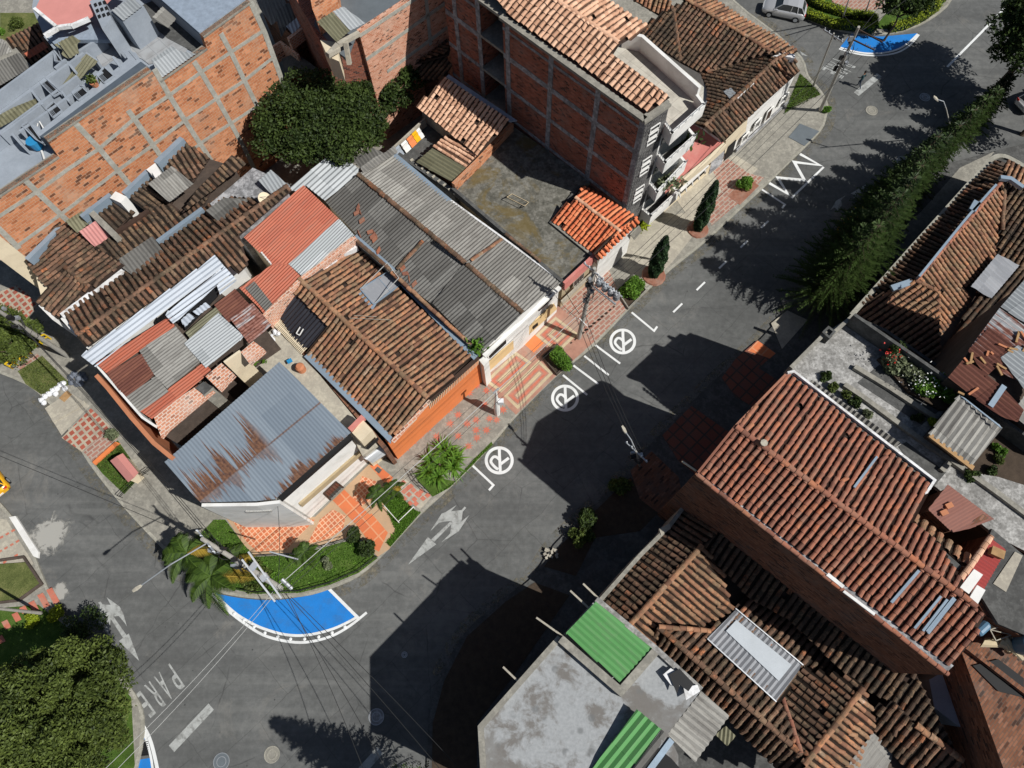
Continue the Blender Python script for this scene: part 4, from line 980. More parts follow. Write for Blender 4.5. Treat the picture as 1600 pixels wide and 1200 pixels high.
tile_roof(b, G4, [(150, 386), (182, 364), (213, 338), (235, 325), (268, 318), (290, 335), (320, 306), (330, 300), (318, 322), (247, 374), (192, 415)], 't_old')
tile_roof(b, ((142, 325, 6.2), (173, 301, 6.2), (205, 335, 5.4)), [(141, 325), (173, 300), (211, 331), (180, 362)], 't_old')
tile_roof(b, ((195, 303, 6.3), (227, 270, 6.3), (262, 318, 5.4)), [(194, 303), (228, 270), (270, 316), (243, 336)], 't_old')
tile_roof(b, ((246, 258, 6.6), (283, 221, 6.6), (302, 282, 5.8)), [(245, 258), (284, 219), (328, 246), (302, 284)], 't_old2', along=((283, 221), (310, 262)))
tile_roof(b, ((306, 300, 6.4), (363, 244, 6.4), (318, 312, 5.9)), [(285, 333), (306, 298), (363, 242), (384, 255), (320, 306)], 't_old')
corr_roof(b, ((232, 288, 6.9), (269, 261, 6.9), (265, 316, 6.3)), [(232, 288), (269, 260), (303, 288), (265, 317)], 'c_light', wave=.2, lift=.1)
corr_roof(b, ((187, 407, 5.3), (241, 372, 5.3), (212, 434, 4.95)), [(186, 408), (240, 371), (261, 398), (212, 434), (190, 418)], 'c_dark', lift=.25)
corr_roof(b, ((125, 362, 6.3), (150, 347, 6.3), (150, 385, 5.6)), [(124, 362), (150, 345), (176, 372), (148, 386)], 'c_pink', lift=.1)
corr_roof(b, ((104, 345, 6.2), (130, 331, 6.2), (122, 366, 5.7)), [(103, 346), (130, 330), (144, 346), (122, 365)], 'c_olive', lift=.12)
for pts, h, mt, w in (([(96, 493), (193, 420)], 4.95, 'flashw', .42), ([(245, 377), (316, 325)], 5.1, 'flash', .3), ([(41, 405), (95, 352)], 5.2, 'flash', .35), ([(126, 338), (172, 303)], 6.5, 'flash', .3), ([(192, 302), (230, 266)], 6.6, 'flash', .32), ([(243, 254), (284, 215)], 6.9, 'flash', .4), ([(136, 325), (178, 366)], 6.4, 'conc', .4), ([(232, 268), (240, 262), (248, 276)], 6.8, 'white', .5), ([(176, 304), (193, 312)], 6.5, 'white', .6)):
    parapet(b, pts, h + .12, h - .25, w, mt, 'flashing')
parapet(b, [(176, 366), (232, 328)], 6.05, 5.6, .3, 'darkbrown', 'valley_board')
walls(b, [(100, 497), (330, 332), (372, 408), (140, 536)], 'white', 4.55); walls(b, [(50, 408), (92, 358), (185, 410), (90, 488), (66, 470)], 'cream', 4.2)
walls(b, [(155, 332), (285, 235), (365, 260), (318, 306), (200, 396), (160, 378)], 'darkwall', 4.4)
parapet(b, [(97, 496), (138, 542)], 4.85, 0, .25, 'white', 'gable_wall'); parapet(b, [(62, 476), (84, 498)], 4.45, 0, .2, 'white', 'gable_wall')
# grey yard roof behind with satellite dish
slab(b, [(328, 318), (362, 290), (395, 262), (452, 288), (420, 318), (360, 360)], 5.0, .25, 'conc_grey', 'terrace_slab')
corr_roof(b, ((322, 335, 5.7), (352, 312, 5.7), (352, 352, 5.3)), [(322, 330), (350, 310), (400, 312), (396, 330), (352, 356)], 'c_dark', lift=.1)
corr_roof(b, ((404, 282, 5.6), (430, 268, 5.6), (430, 300, 5.3)), [(404, 283), (424, 266), (448, 288), (424, 304)], 'c_zinc', lift=.1)
walls(b, [(330, 320), (392, 268), (445, 290), (362, 352)], 'conc_grey', 4.7)
d = thing('satellite_dish', 'round pale satellite dish on the grey yard roof', 'satellite dish', P(413, 311, 5.6)); c = P(413, 311, 5.9); g = MB()
ax = Vector((.5, -.2, .8)).normalized(); xx = ax.cross(Vector((0, 1, 0))).normalized(); yy = ax.cross(xx)
for r0, r1 in ((0, .17), (.17, .33), (.33, .45)):
    for k in range(20):
        a0, a1 = 2 * math.pi * k / 20, 2 * math.pi * (k + 1) / 20
        q = [c + (xx * math.cos(a) + yy * math.sin(a)) * r + ax * (r * r * .6) for a, r in ((a0, r0), (a1, r0), (a1, r1), (a0, r1))]
        g.face(q if r0 else q[1:], sm=True); g.face([p - ax * .02 for p in (q if r0 else q[1:])][::-1])
g.build('dish', M['cream'], d); g = MB(); g.tube([c, c - Vector((0, 0, .5))], .04); g.tube([c + ax * .45, c + xx * .4], .02); g.build('mount', M['steel'], d)

HOFF = 4.3
# ---- B3: patchwork sheet roofs
b = house('patchwork_house', 'house under a patchwork of white, rusty and grey corrugated sheets', 'house', 270, 560)
corr_roof(b, ((127, 556, 4.9), (336, 399, 4.9), (150, 574, 4.6)), [(127, 556), (336, 399), (352, 418), (318, 441), (150, 574)], 'c_white', wave=.28, amp=.04, lift=.1, along=((150, 565), (330, 430)))
corr_roof(b, ((259, 493, 5.0), (343, 427, 5.0), (273, 508, 4.8)), [(259, 493), (352, 418), (372, 440), (345, 462), (340, 448), (273, 508)], 'c_white', wave=.28, amp=.04, lift=.22, along=((262, 500), (345, 440)))
corr_roof(b, ((283, 503, 4.8), (330, 466, 4.8), (290, 512, 4.7)), [(283, 501), (296, 490), (305, 497), (290, 512)], 'c_white', wave=.3, amp=.05, lift=.12); corr_roof(b, ((302, 486, 4.8), (330, 466, 4.8), (308, 494, 4.7)), [(302, 488), (322, 473), (330, 480), (310, 494)], 'c_white', wave=.3, amp=.05, lift=.12)
PP = ((150, 568, 4.7), (340, 437, 4.7), (221, 637, 4.2)); al = ((200, 600), (300, 525))
def patch(pts, mat, lift=.0): corr_roof(b, PP, pts, mat, along=al, lift=lift, wave=.2, amp=.02)
patch([(150, 568), (266, 493), (273, 510), (167, 584)], 'c_orange'); patch([(167, 583), (222, 552), (242, 586), (196, 624)], 'c_rust', .04)
patch([(218, 548), (275, 510), (318, 562), (262, 608), (240, 584)], 'c_light', .06); patch([(198, 620), (244, 588), (264, 612), (218, 645)], 'c_light', .05)
patch([(218, 642), (318, 566), (332, 580), (238, 655)], 'c_orange', .03); patch([(290, 520), (338, 480), (348, 492), (298, 530)], 'c_olive', .07)
patch([(289, 538), (342, 490), (383, 527), (323, 576)], 'c_zinc', .14); patch([(335, 477), (368, 452), (392, 478), (358, 505)], 'c_rust', .1); patch([(361, 500), (396, 475), (426, 510), (391, 539)], 'c_rustzinc', .2)
parapet(b, [(150, 586), (168, 606), (205, 652), (240, 692), (268, 715)], 3.9, 3.3, .26, 'terra', 'street_wall'); parapet(b, [(152, 572), (222, 652), (240, 664)], 4.45, 0, .14, 'white', 'gutter')
walls(b, [(158, 574), (330, 446), (410, 508), (385, 525), (325, 570), (235, 648)], 'darkwall', 4.0)
slab(b, [(239, 648), (312, 600), (334, 611), (262, 672), (252, 684)], 4.1, .3, 'brick_flat', 'brick_top'); slab(b, [(321, 588), (346, 567), (364, 583), (341, 608)], 4.6, .6, 'brick_flat', 'brick_top')
slab(b, [(376, 550), (396, 533), (412, 545), (388, 566)], 4.6, .6, 'brick_flat', 'brick_top')
walls(b, [(240, 650), (330, 590), (334, 611), (256, 680)], 'darkwall', 3.75); parapet(b, [(318, 618), (334, 606)], 4.15, 3.6, .2, 'conc', 'beam'); parapet(b, [(350, 566), (375, 548)], 4.7, 4.3, .16, 'cream', 'beam')
slab(b, [(305, 606), (318, 596), (332, 604), (318, 616)], 4.25, .2, 'conc_dark', 'slab')
g = MB(); W = Ps([(262, 500), (342, 446), (340, 462), (290, 515), (284, 505)], 4.45); g.extrude(W, (0, 0, -.1)); g.build('roof_gap', M['dark'], b)

HOFF = .8
# ---- B4: orange sheet roof house
b = house('orange_roof_house', 'house with orange corrugated roof and one grey translucent strip', 'house', 460, 370)
PO = ((381, 371, 5.6), (475, 289, 5.6), (417, 497, 4.8)); al = ((475, 300), (425, 345))
PO = ((402, 480, 5.2), (529, 342, 5.2), (381, 371, 5.7)); al = ((475, 300), (395, 375))
corr_roof(b, PO, [(381, 371), (474, 289), (530, 342), (451, 413), (427, 416)], 'c_orange', wave=.2, along=al)
corr_roof(b, PO, [(374, 450), (427, 412), (451, 413), (470, 432), (417, 497), (404, 480)], 'c_orange', wave=.2, along=al)
corr_roof(b, PO, [(530, 342), (554, 368), (472, 432), (451, 413)], 'c_zinc', wave=.2, lift=.05, along=al)
corr_roof(b, PO, [(383, 450), (398, 440), (428, 478), (418, 490)], 'c_dark', wave=.2, lift=.06, along=al)
walls(b, [(386, 372), (473, 296), (550, 366), (420, 490), (380, 450), (424, 414)], 'cream', 4.75)
parapet(b, [(411, 495), (472, 434), (498, 415), (556, 371)], 5.25, 3.5, .3, 'brick_flat', 'party_wall')
g = MB()
for k in range(5):
    p = P(411 + k * 3, 398 + k * 3.6, 5.5); g.tube([p, p + Vector((0, 0, .3))], .07, 8)
g.build('pipe', M['white'], b)
# shiny grey roof above it
b = house('ribbed_roof_shed', 'shed with shiny ribbed zinc roof behind the orange roof', 'shed', 510, 280)
corr_roof(b, ((454, 295, 5.3), (523, 236, 5.3), (500, 320, 4.9)), [(450, 296), (523, 235), (562, 264), (558, 272), (508, 314), (478, 290), (465, 300)], 'c_zinc', wave=.34, amp=.05, along=((523, 240), (465, 292)))
walls(b, [(460, 296), (522, 242), (556, 268), (506, 310)], 'darkwall', 4.7)
corr_roof(b, ((555, 270, 5.2), (600, 236, 5.2), (580, 285, 5.0)), [(563, 262), (586, 246), (600, 240), (616, 228), (622, 238), (568, 272)], 'c_light', lift=.05)
corr_roof(b, ((552, 250, 5.0), (590, 228, 5.0), (565, 262, 4.8)), [(550, 250), (582, 232), (600, 240), (563, 264)], 'c_dark', lift=.1)

HOFF = 0.0
# ---- B5: white corner house
b = house('white_corner_house', 'two storey white corner house with rusty blue grey metal roof', 'house', 460, 740)
PB = ((257, 722, 7.9), (437, 565, 7.6), (548, 676, 7.3)); 
plb = plane3(*PB); W_, n__, d__, c__, o__, pp_ = frame(plb, [(257, 722), (437, 565), (548, 676), (430, 780), (400, 783), (312, 785)], ((345, 640), (450, 760)))
def vb_(x, y): return (plb.on(x, y) - o__).dot(d__)
def ub_(x, y): return (plb.on(x, y) - o__).dot(c__)
uu = sorted((ub_(330, 770), ub_(425, 690))); ue = sorted((ub_(312, 785), ub_(548, 676)))
M['c_blue'] = mat_spike('blue_grey_zinc', (.19, .23, .275), (.25, .295, .34), [(vb_(392, 718), 3.8, .47, uu[0] - 1.5, uu[1] - .5), (vb_(430, 782), 1.2, .46, ue[0], ue[1])])
corr_roof(b, PB, [(257, 722), (437, 565), (548, 676), (430, 780), (400, 783), (312, 785)], 'c_blue', wave=.22, amp=.022, sheet=(1.2, 9), along=((345, 640), (450, 760)))
walls(b, [(268, 722), (436, 577), (541, 677), (436, 777), (318, 783)], 'white', 7.1)
FW = Wall((541, 677), (436, 777), 7.1)
g = MB(); panel(g, FW, [(466, 786), (564, 701), (568, 705), (470, 790)], .16, .18); g.build('ledge', M['tan'], b)
g = MB(); panel(g, FW, [(434, 776), (546, 678), (548, 681), (436, 779)], .3, .3); g.build('dark_gap', M['dark'], b)
window(b, FW, [(505, 770), (524, 752), (537, 762), (518, 782)], 'darkbrown', 'glass', .1, 4, 'darkbrown', .1)
LW = Wall((436, 784), (316, 789), 7.6); parapet(b, [(315, 789), (400, 788), (437, 784)], 7.6, 0, .2, 'white', 'side_wall')
g = MB()
for k in range(2): panel(g, LW, [(384 + k * 0, 794), (424, 792), (426, 794), (386, 796)], .25, .3)
g.build('ledge', M['white'], b)
g = MB(); 
for k in range(6): panel(g, LW, [(424 + k * 7, 803), (427 + k * 7, 802.5), (428 + k * 7, 806), (425 + k * 7, 806.5)], .05, .1)
g.build('vent_slot', M['dark'], b)
# terrace and rear annexe
slab(b, [(380, 552), (428, 512), (478, 560), (590, 696), (566, 712), (548, 676), (437, 566), (396, 600), (372, 572)], 4.4, .3, 'conc_light', 'terrace')
walls(b, [(384, 556), (428, 520), (582, 694), (566, 706), (440, 590), (400, 596)], 'cream', 4.1)
g = MB(); g.prism(Ps([(550, 676), (567, 656), (582, 672), (564, 690)], 5.9), 0); g.build('annexe', M['cream'], b)
parapet(b, [(546, 671), (567, 650)], 6.1, 5.6, .3, 'redroof', 'red_coping')
AW = Wall((582, 706), (596, 690), 4)
g = MB(); 
W = [P(566, 716, 3.2), P(592, 694, 3.2), P(606, 708, 2.7), P(582, 724, 2.7)]
for k in range(6):
    t0, t1 = k / 6, (k + 1) / 6; h0, h1 = .35 * math.sin(math.pi * t0) , .35 * math.sin(math.pi * t1)
    g.extrude([W[0].lerp(W[3], t0) + Vector((0, 0, h0)), W[1].lerp(W[2], t0) + Vector((0, 0, h0)), W[1].lerp(W[2], t1) + Vector((0, 0, h1)), W[0].lerp(W[3], t1) + Vector((0, 0, h1))], (0, 0, -.03))
g.build('door_canopy', M['zinc'], b)
g = MB(); panel(g, FW, [(558, 686), (576, 670), (578, 673), (561, 689)], .9, .05); g.build('vent_slot', M['dark'], b)
# ---- terrace clutter
def small(name, label, cat, px, py, h): return thing(name, label, cat, P(px, py, h))
t = small('roof_tank', 'orange plastic drum on the beige terrace by the long wall', 'drum', 472, 577, 4.4); g = MB(); c = P(472, 578, 4.4); g.tube([c, c + Vector((0, 0, .6)), c + Vector((0, 0, .75))], [.3, .32, .2], 14); g.build('drum', M['terra'], t)
t = small('potted_plant', 'yellow pot with leafy plant on beige terrace', 'potted plant', 399, 566, 4.4); g = MB(); c = P(398, 567, 4.4); g.tube([c, c + Vector((0, 0, .35))], [.18, .26], 10); g.build('pot', M['yellow'], t)
V = []
for _ in range(150):
    p = np.array(c) + np.array([.25, .15, .55]) + rng.normal(0, .22, 3); u = rng.normal(0, .08, 3); w = rng.normal(0, .08, 3); V += [p - u, p - w, p + u, p + w]
np_mesh('leaves', V, 4, M['lf_bright'], t)
for i, (x, y, lab) in enumerate(((425, 528, 'heap of white washing on the beige terrace'), )):
    t = small('laundry_heap', lab, 'laundry', x, y, 4.4); g = MB(); c = P(x, y, 4.45)
    for k in range(5):
        q = c + Vector((random.gauss(0, .25), random.gauss(0, .25), .1)); g.tube([q, q + Vector((random.gauss(0, .2), random.gauss(0, .2), .2))], [.22, .1], 7)
    g.build('cloth', M['bag'], t)
t = small('broom', 'long handled broom lying on the beige terrace', 'broom', 412, 552, 4.4); g = MB(); g.tube([P(407, 540, 4.5), P(417, 556, 4.45)], .04, 6); g.build('handle', M['steel'], t); g = MB(); g.bar(P(415, 557, 4.48), P(420, 554, 4.48), .2, .12); g.build('broom_head', M['darkbrown'], t)
t = small('blue_bench', 'small blue bench on the beige terrace', 'bench', 452, 564, 4.4); g = MB(); g.bar(P(449, 566, 4.75), P(456, 562, 4.75), .3, .06); g.build('seat', M['blue'], t); g = MB()
for q in ((450, 566.5), (455, 563)): g.bar(P(*q, 4.4), P(*q, 4.74), .06)
g.build('leg', M['blue'], t)

# ---- B6: central tile roof house with the orange front
b = house('orange_front_house', 'house with large two pitch clay tile roof and orange front wall', 'house', 610, 540)
RR = ((468, 436, 5.9), (669, 623, 5.9), (748, 552, 4.7)); RL = ((468, 436, 5.9), (669, 623, 5.9), (478, 552, 4.6))
plr = plane3(*RR); pll = plane3(*RL)
sky_hole = [(563, 454), (610, 425), (627, 446), (584, 478)]
tile_roof(b, plr, [(468, 436), (556, 384), (626, 456), (738, 558), (669, 623)], 't_mid', hole=[sky_hole])
g = MB(); W = [plr.on(*p) - plr.n * .02 for p in ((468, 436), (556, 384), (626, 456), (738, 558), (669, 623))]; g.extrude(W, -plr.n * .1); g.build('roof_deck', M['deck'], b)
tile_roof(b, pll, [(468, 436), (669, 623), (614, 683), (479, 552), (514, 510), (462, 459)], 't_mid')
caps(b, plr.on(468, 436), plr.on(669, 623), 't_mid', .19)
corr_roof(b, pll, [(431, 486), (462, 459), (514, 510), (482, 543), (464, 543)], 'c_black', wave=.3, amp=.04, lift=-.15, along=((490, 480), (455, 520)))
g = MB(); W = [plr.on(*p) + plr.n * .16 for p in sky_hole]; g.extrude(W, -plr.n * .05); g.build('skylight', M['c_clear'], b)
g = MB()
for a_, c_ in zip(W, W[1:] + W[:1]): g.bar(a_, c_, .08, .12)
g.bar(W[0].lerp(W[1], .6), W[3].lerp(W[2], .6), .05); g.build('skylight_frame', M['flash'], b)
wa = [plr.on(*p) + plr.n * .1 for p in ((558, 458), (566, 452), (588, 476), (582, 486))]; g = MB(); g.extrude(wa, -plr.n * .06); g.build('flashing', M['flash'], b)
wc = [plr.on(610, 425) + Vector((0, 0, 1.3)), plr.on(627, 446) + Vector((0, 0, 1.1))]
g = MB()
for a_, c_ in ((W[1], wc[0]), (W[2], wc[1]), (wc[0], wc[1]), (wc[0], W[0]), (wc[1], W[3]), (wc[0], W[2])): g.bar(a_, c_, .04)
g.build('skylight_brace', M['wirel'], b)
slab(b, [(626, 446), (632, 444), (750, 552), (740, 562)], 4.95, .12, 'flash', 'gutter')
slab(b, [(475, 557), (484, 550), (613, 683), (610, 693), (605, 688)], 4.75, .12, 'flash', 'gutter')
caps(b, P(557, 376, 5.75), P(612, 424, 5.75), 't_old2', .16, 'wall_coping'); caps(b, P(612, 426, 5.6), P(736, 540, 5.1), 't_mid', .16, 'wall_coping')
parapet(b, [(556, 378), (612, 426), (738, 541)], 5.25, 0, .25, 'conc_dark', 'party_wall')
walls(b, [(474, 438), (554, 388), (740, 556), (612, 680), (484, 552), (508, 510), (470, 462)], 'darkwall', 4.45)
parapet(b, [(470, 545), (602, 700)], 4.3, 0, .3, 'brick_brown', 'side_wall')
FW = Wall((607, 690), (746, 562), 4.4)
g = MB(); A, B = P(606, 692, 4.35), P(748, 563, 4.35); A0, B0 = Vector((A.x, A.y, 0)), Vector((B.x, B.y, 0))
g.extrude([A, B, B0, A0], -FW.n * .3); g.build('front_wall', M['orange_paint'], b)
pk = FW.on(669, 630)
g = MB(); g.extrude([FW.on(669, 636), FW.on(669, 629), FW.on(747, 562), FW.on(745, 568)] , FW.n * .04); gw = g.build('ventilation_slot', M['dark'], b)
g = MB(); a0, a1, c0, c1 = FW.on(669, 628), FW.on(747, 561), FW.on(671, 637), FW.on(745, 569)
for k in range(31):
    f = k / 30; g.bar(a0.lerp(a1, f) + FW.n * .08, c0.lerp(c1, f) + FW.n * .08, .05)
g.build('window_grille', M['cream'], gw)
g = MB(); g.extrude([FW.on(637, 664), FW.on(650, 652), FW.on(651, 654), FW.on(638, 667)], FW.n * .05); g.build('ventilation_slot', M['cream'], b)
slab(b, [(669, 623), (674, 627), (750, 560), (745, 556)], 4.85, .1, 'darkbrown', 'eave_board'); slab(b, [(669, 623), (674, 627), (616, 692), (611, 688)], 4.85, .1, 'brick_flat', 'eave_board')
# top end wall
g = MB()
parapet(b, [(502, 408), (551, 372)], 5.9, 4.5, .3, 'brick_flat', 'end_wall'); parapet(b, [(503, 420), (530, 396), (556, 382)], 5.5, 5.0, .5, 'flashw', 'flashing')
parapet(b, [(470, 440), (480, 432), (503, 418)], 5.75, 5.2, .45, 'darkwall', 'flashing')
walls(b, [(425, 507), (463, 462), (470, 468), (432, 512)], 'cream', 4.4)
# pergola bars
g = MB(); A, B, C_, D = P(425, 506, 4.5), P(437, 494, 4.5), P(482, 541, 4.5), P(470, 553, 4.5)
for k in range(27):
    f = k / 26; g.bar(A.lerp(D, f), B.lerp(C_, f), .05)
g.bar(A.lerp(B, .4), D.lerp(C_, .4), .06); g.build('pergola', M['cream'], b)
g = MB()
for a_, c_ in (((463, 521), (469, 511)), ((463, 521), (468, 524)), ((468, 524), (474, 514))): g.bar(P(*a_, 4.95), P(*c_, 4.95), .06)
g.build('vent_frame', M['white'], b)
# rods on roof
g = MB(); g.bar(plr.on(548, 500) + Vector((0, 0, .3)), plr.on(612, 503) + Vector((0, 0, .3)), .025); g.bar(plr.on(555, 496) + Vector((0, 0, .3)), plr.on(590, 498) + Vector((0, 0, .3)), .025); g.build('roof_rod', M['conc_light'], b)

# ---- B7: grey fibre cement house, white front
b = house('white_front_house', 'long house with two pitch grey fibre cement roof and white front', 'house', 700, 400)
QL = ((559, 273, 6.1), (817, 491, 6.1), (751, 554, 5.0)); QR = ((559, 273, 6.1), (817, 491, 6.1), (879, 439, 5.0))
ql, qr = plane3(*QL), plane3(*QR); al = ((700, 400), (650, 445)); ar = ((700, 400), (750, 358))
corr_roof(b, ql, [(559, 273), (680, 372), (618, 432), (509, 316)], 'c_dark', along=al)
corr_roof(b, ql, [(666, 376), (722, 416), (673, 474), (618, 432)], 'c_dark', along=al, lift=.05)
corr_roof(b, ql, [(724, 414), (816, 491), (752, 552), (676, 474)], 'c_dark', along=al, lift=.07)
corr_roof(b, qr, [(560, 272), (614, 240), (706, 312), (788, 374), (734, 416)], 'c_light', along=ar)
corr_roof(b, qr, [(734, 416), (788, 375), (850, 422), (879, 440), (817, 490)], 'c_light', along=ar, lift=.04)
caps(b, qr.on(560, 273), qr.on(728, 412), 't_old2', .2); caps(b, qr.on(730, 414), qr.on(817, 490), 't_old2', .2)
caps(b, ql.on(662, 377), ql.on(621, 421), 't_old2', .16, lift=.1); caps(b, qr.on(784, 375), qr.on(735, 408), 't_mid', .14, lift=.1)
slab(b, [(612, 243), (620, 240), (706, 312), (698, 315)], 5.25, .06, 'flash', 'flashing'); parapet(b, [(702, 311), (788, 373), (880, 441)], 5.2, 4.9, .14, 'flashw', 'gutter')
slab(b, [(553, 370), (557, 366), (618, 420), (612, 426)], 5.2, .1, 'flash', 'flashing')
for x, y in ((560, 325), (566, 345), (563, 330), (579, 363), (583, 370), (586, 374), (562, 366), (592, 392), (558, 333), (634, 428), (640, 436), (648, 444), (630, 420), (587, 366)):
    g = MB(); c = ql.on(x, y) + ql.n * .06; g.box(c, (Vector((random.gauss(0, 1), random.gauss(0, 1), 0)).cross(ql.n), ql.n.cross(Vector((1, .3, 0))), ql.n), (.22, .14, .06)); g.build('loose_tile', M['t_red'], b)
wf = [ql.on(752, 554), qr.on(817, 491), qr.on(878, 442)]
walls(b, [(562, 280, 5.8), (612, 246, 5.1), (874, 441, 4.9), (817, 489, 5.9), (753, 549, 4.9), (512, 317, 4.8)], 'white')
FW = Wall((752, 552), (879, 441), 5.0)
window(b, FW, [(762, 556), (816, 500), (816, 513), (764, 562)], 'white', 'dark', .08)
window(b, FW, [(842, 477), (861, 458), (862, 466), (842, 485)], 'darkbrown', 'glass', .08, 2, 'darkbrown')
g = MB(); panel(g, FW, [(758, 570), (865, 474), (870, 482), (763, 580)], .05, .06); g.build('ochre_plinth', M['ochre'], b)
g = MB(); panel(g, FW, [(831, 510), (839, 503), (840, 507), (832, 514)], .08, .1); g.build('door', M['dark'], b)
parapet(b, [(756, 556), (820, 497), (875, 448)], 4.85, 4.65, .3, 'white', 'eave_board')
g = MB(); g.tube([P(879, 440, 4.8), P(879, 441, .2)], .06, 8); g.build('downpipe', M['white'], b)
g = MB(); g.prism(Ps([(748, 562), (757, 554), (764, 562), (756, 572)], 4.2), 0); g.build('side_pier', M['white'], b)
t = thing('roof_weed', 'tuft of green weed growing in the gutter between tile and grey roofs', 'weed', P(745, 540, 5.0)); V = []
for _ in range(220):
    p = np.array(P(746, 541, 5.1)) + rng.normal(0, .26, 3); u = rng.normal(0, .09, 3); w = rng.normal(0, .09, 3); V += [p - u, p - w, p + u, p + w]
np_mesh('leaves', V, 4, M['lf_bright'], t)

# ---- B8: mossy slab house with tiled lean-to and clothes yard
b = house('flat_roof_house', 'house with mossy concrete slab roof and stone front wall', 'house', 800, 330)
slab(b, [(708, 292), (745, 262), (800, 196), (925, 284), (905, 292), (861, 347), (931, 400), (927, 398), (880, 440)], 4.9, .3, 'conc_mossy', 'slab_roof')
walls(b, [(712, 294), (798, 206), (915, 288), (858, 347), (925, 397), (880, 436)], 'stonewall', 4.6)
parapet(b, [(707, 293), (881, 441)], 5.25, 4.6, .25, 'conc_dark', 'parapet'); parapet(b, [(881, 442), (928, 398)], 5.35, 4.3, .22, 'redroof', 'parapet')
parapet(b, [(906, 290), (862, 347), (930, 402)], 5.05, 4.85, .3, 'conc_dark', 'kerb_upstand')
caps(b, P(790, 366, 5.3), P(846, 410, 5.3), 't_old2', .13, 'wall_coping')
FW = Wall((881, 442), (928, 398), 4.6)
window(b, FW, [(895, 441), (912, 425), (911, 434), (896, 449)], 'conc_light', 'glass', .06, 3, 'dark')
g = MB(); panel(g, FW, [(876, 470), (880, 466), (925, 424), (925, 428), (878, 474)], .1, .1); g.build('stone_base', M['conc_light'], b)
t = thing('metal_stand', 'small rusty metal frame lying on the mossy slab roof', 'metal frame', P(808, 314, 4.9)); g = MB()
for dz in (0, .5):
    q = Ps([(792, 308), (800, 303), (826, 316), (820, 322)], 4.95 + dz)
    for a_, c_ in zip(q, q[1:] + q[:1]): g.bar(a_, c_, .04)
q0, q1 = Ps([(792, 308), (800, 303), (826, 316), (820, 322)], 4.95), Ps([(792, 308), (800, 303), (826, 316), (820, 322)], 5.45)
for a_, c_ in zip(q0, q1): g.bar(a_, c_, .04)
g.build('frame', M['creammark'], t)
for k in range(3): pass
b = house('brick_annexe', 'brick annexe with peach tile lean-to roof below the tall brick building', 'house', 720, 190)
LP = ((652, 168, 6.0), (746, 243, 6.0), (697, 123, 7.2))
tile_roof(b, LP, [(652, 168), (697, 122), (797, 188), (746, 243)], 't_new', along=((740, 150), (700, 205)))
L2 = ((652, 252, 5.2), (706, 284, 5.2), (697, 212, 6.0))
tile_roof(b, ((698, 212, 5.7), (746, 243, 5.7), (680, 232, 5.5)), [(676, 231), (698, 212), (746, 243), (728, 262)], 't_new', along=((690, 220), (740, 250)))
corr_roof(b, ((698, 212, 5.7), (746, 243, 5.7), (680, 232, 5.5)), [(650, 253), (676, 231), (728, 262), (706, 284)], 'c_olive', along=((690, 220), (740, 250)), wave=.3)
walls(b, [(658, 170), (698, 130), (792, 190), (745, 240)], 'conc_light', 5.4); walls(b, [(656, 252), (698, 214), (745, 243), (706, 281)], 'brick', 5.0)
parapet(b, [(708, 287), (748, 248), (800, 192)], 5.7, 4.5, .3, 'brick', 'parapet'); slab(b, [(697, 120), (701, 116), (808, 188), (797, 190)], 7.35, .1, 'bluerough', 'flashing')
slab(b, [(612, 236), (663, 184), (700, 212), (648, 262)], 4.1, .25, 'conc_dark', 'yard_floor'); parapet(b, [(612, 232), (664, 184)], 5.0, 3.9, .12, 'conc_light', 'yard_wall'); walls(b, [(614, 236), (664, 186), (698, 212), (650, 258)], 'conc_dark', 3.8)
for k in range(9):
    g = MB(); x, y = 640 + k * 8.5, 250 + k * 6.5; W = Ps([(x, y), (x + 4, y - 3), (x + 6, y - 1.5), (x + 2, y + 1.5)], 5.0); g.extrude(W, (0, 0, -.15)); g.build('beam_end', M['conc_light'], b)
parapet(b, [(622, 240), (712, 300)], 4.9, 0, .35, 'conc_dark', 'party_wall')
for i, (x, y, m, lab) in enumerate(((620, 229, 'bluegrey', 'pale blue towel, leftmost on the yard clothes line'), (631, 221, 'white', 'white shirt on the yard clothes line'), (640, 213, 'orange_paint', 'deep orange towel on the yard clothes line'), (648, 205, 'taxi', 'golden orange towel on the yard clothes line'), (653, 201, 'white', 'small white cloth at the right end of the yard clothes line'))):
    w = 5 if i != 4 else 3
    t = thing('hanging_cloth', lab, 'laundry', P(x, y, 4.9), 'washing hung on the yard clothes line'); g = MB(); A, B = P(x - w, y + w * .85, 5.0), P(x + w * .5, y - w * .5, 5.0); d = Vector((.35, -.25, -.75))
    for k in range(4):
        o1, o2 = d * k / 4, d * (k + 1) / 4; z = Vector((.03 * math.sin(k * 2), 0, 0)); g.extrude([A + o1 + z, B + o1 + z, B + o2 - z, A + o2 - z], Vector((.02, .02, 0)))
    g.build('cloth', M[m], t)

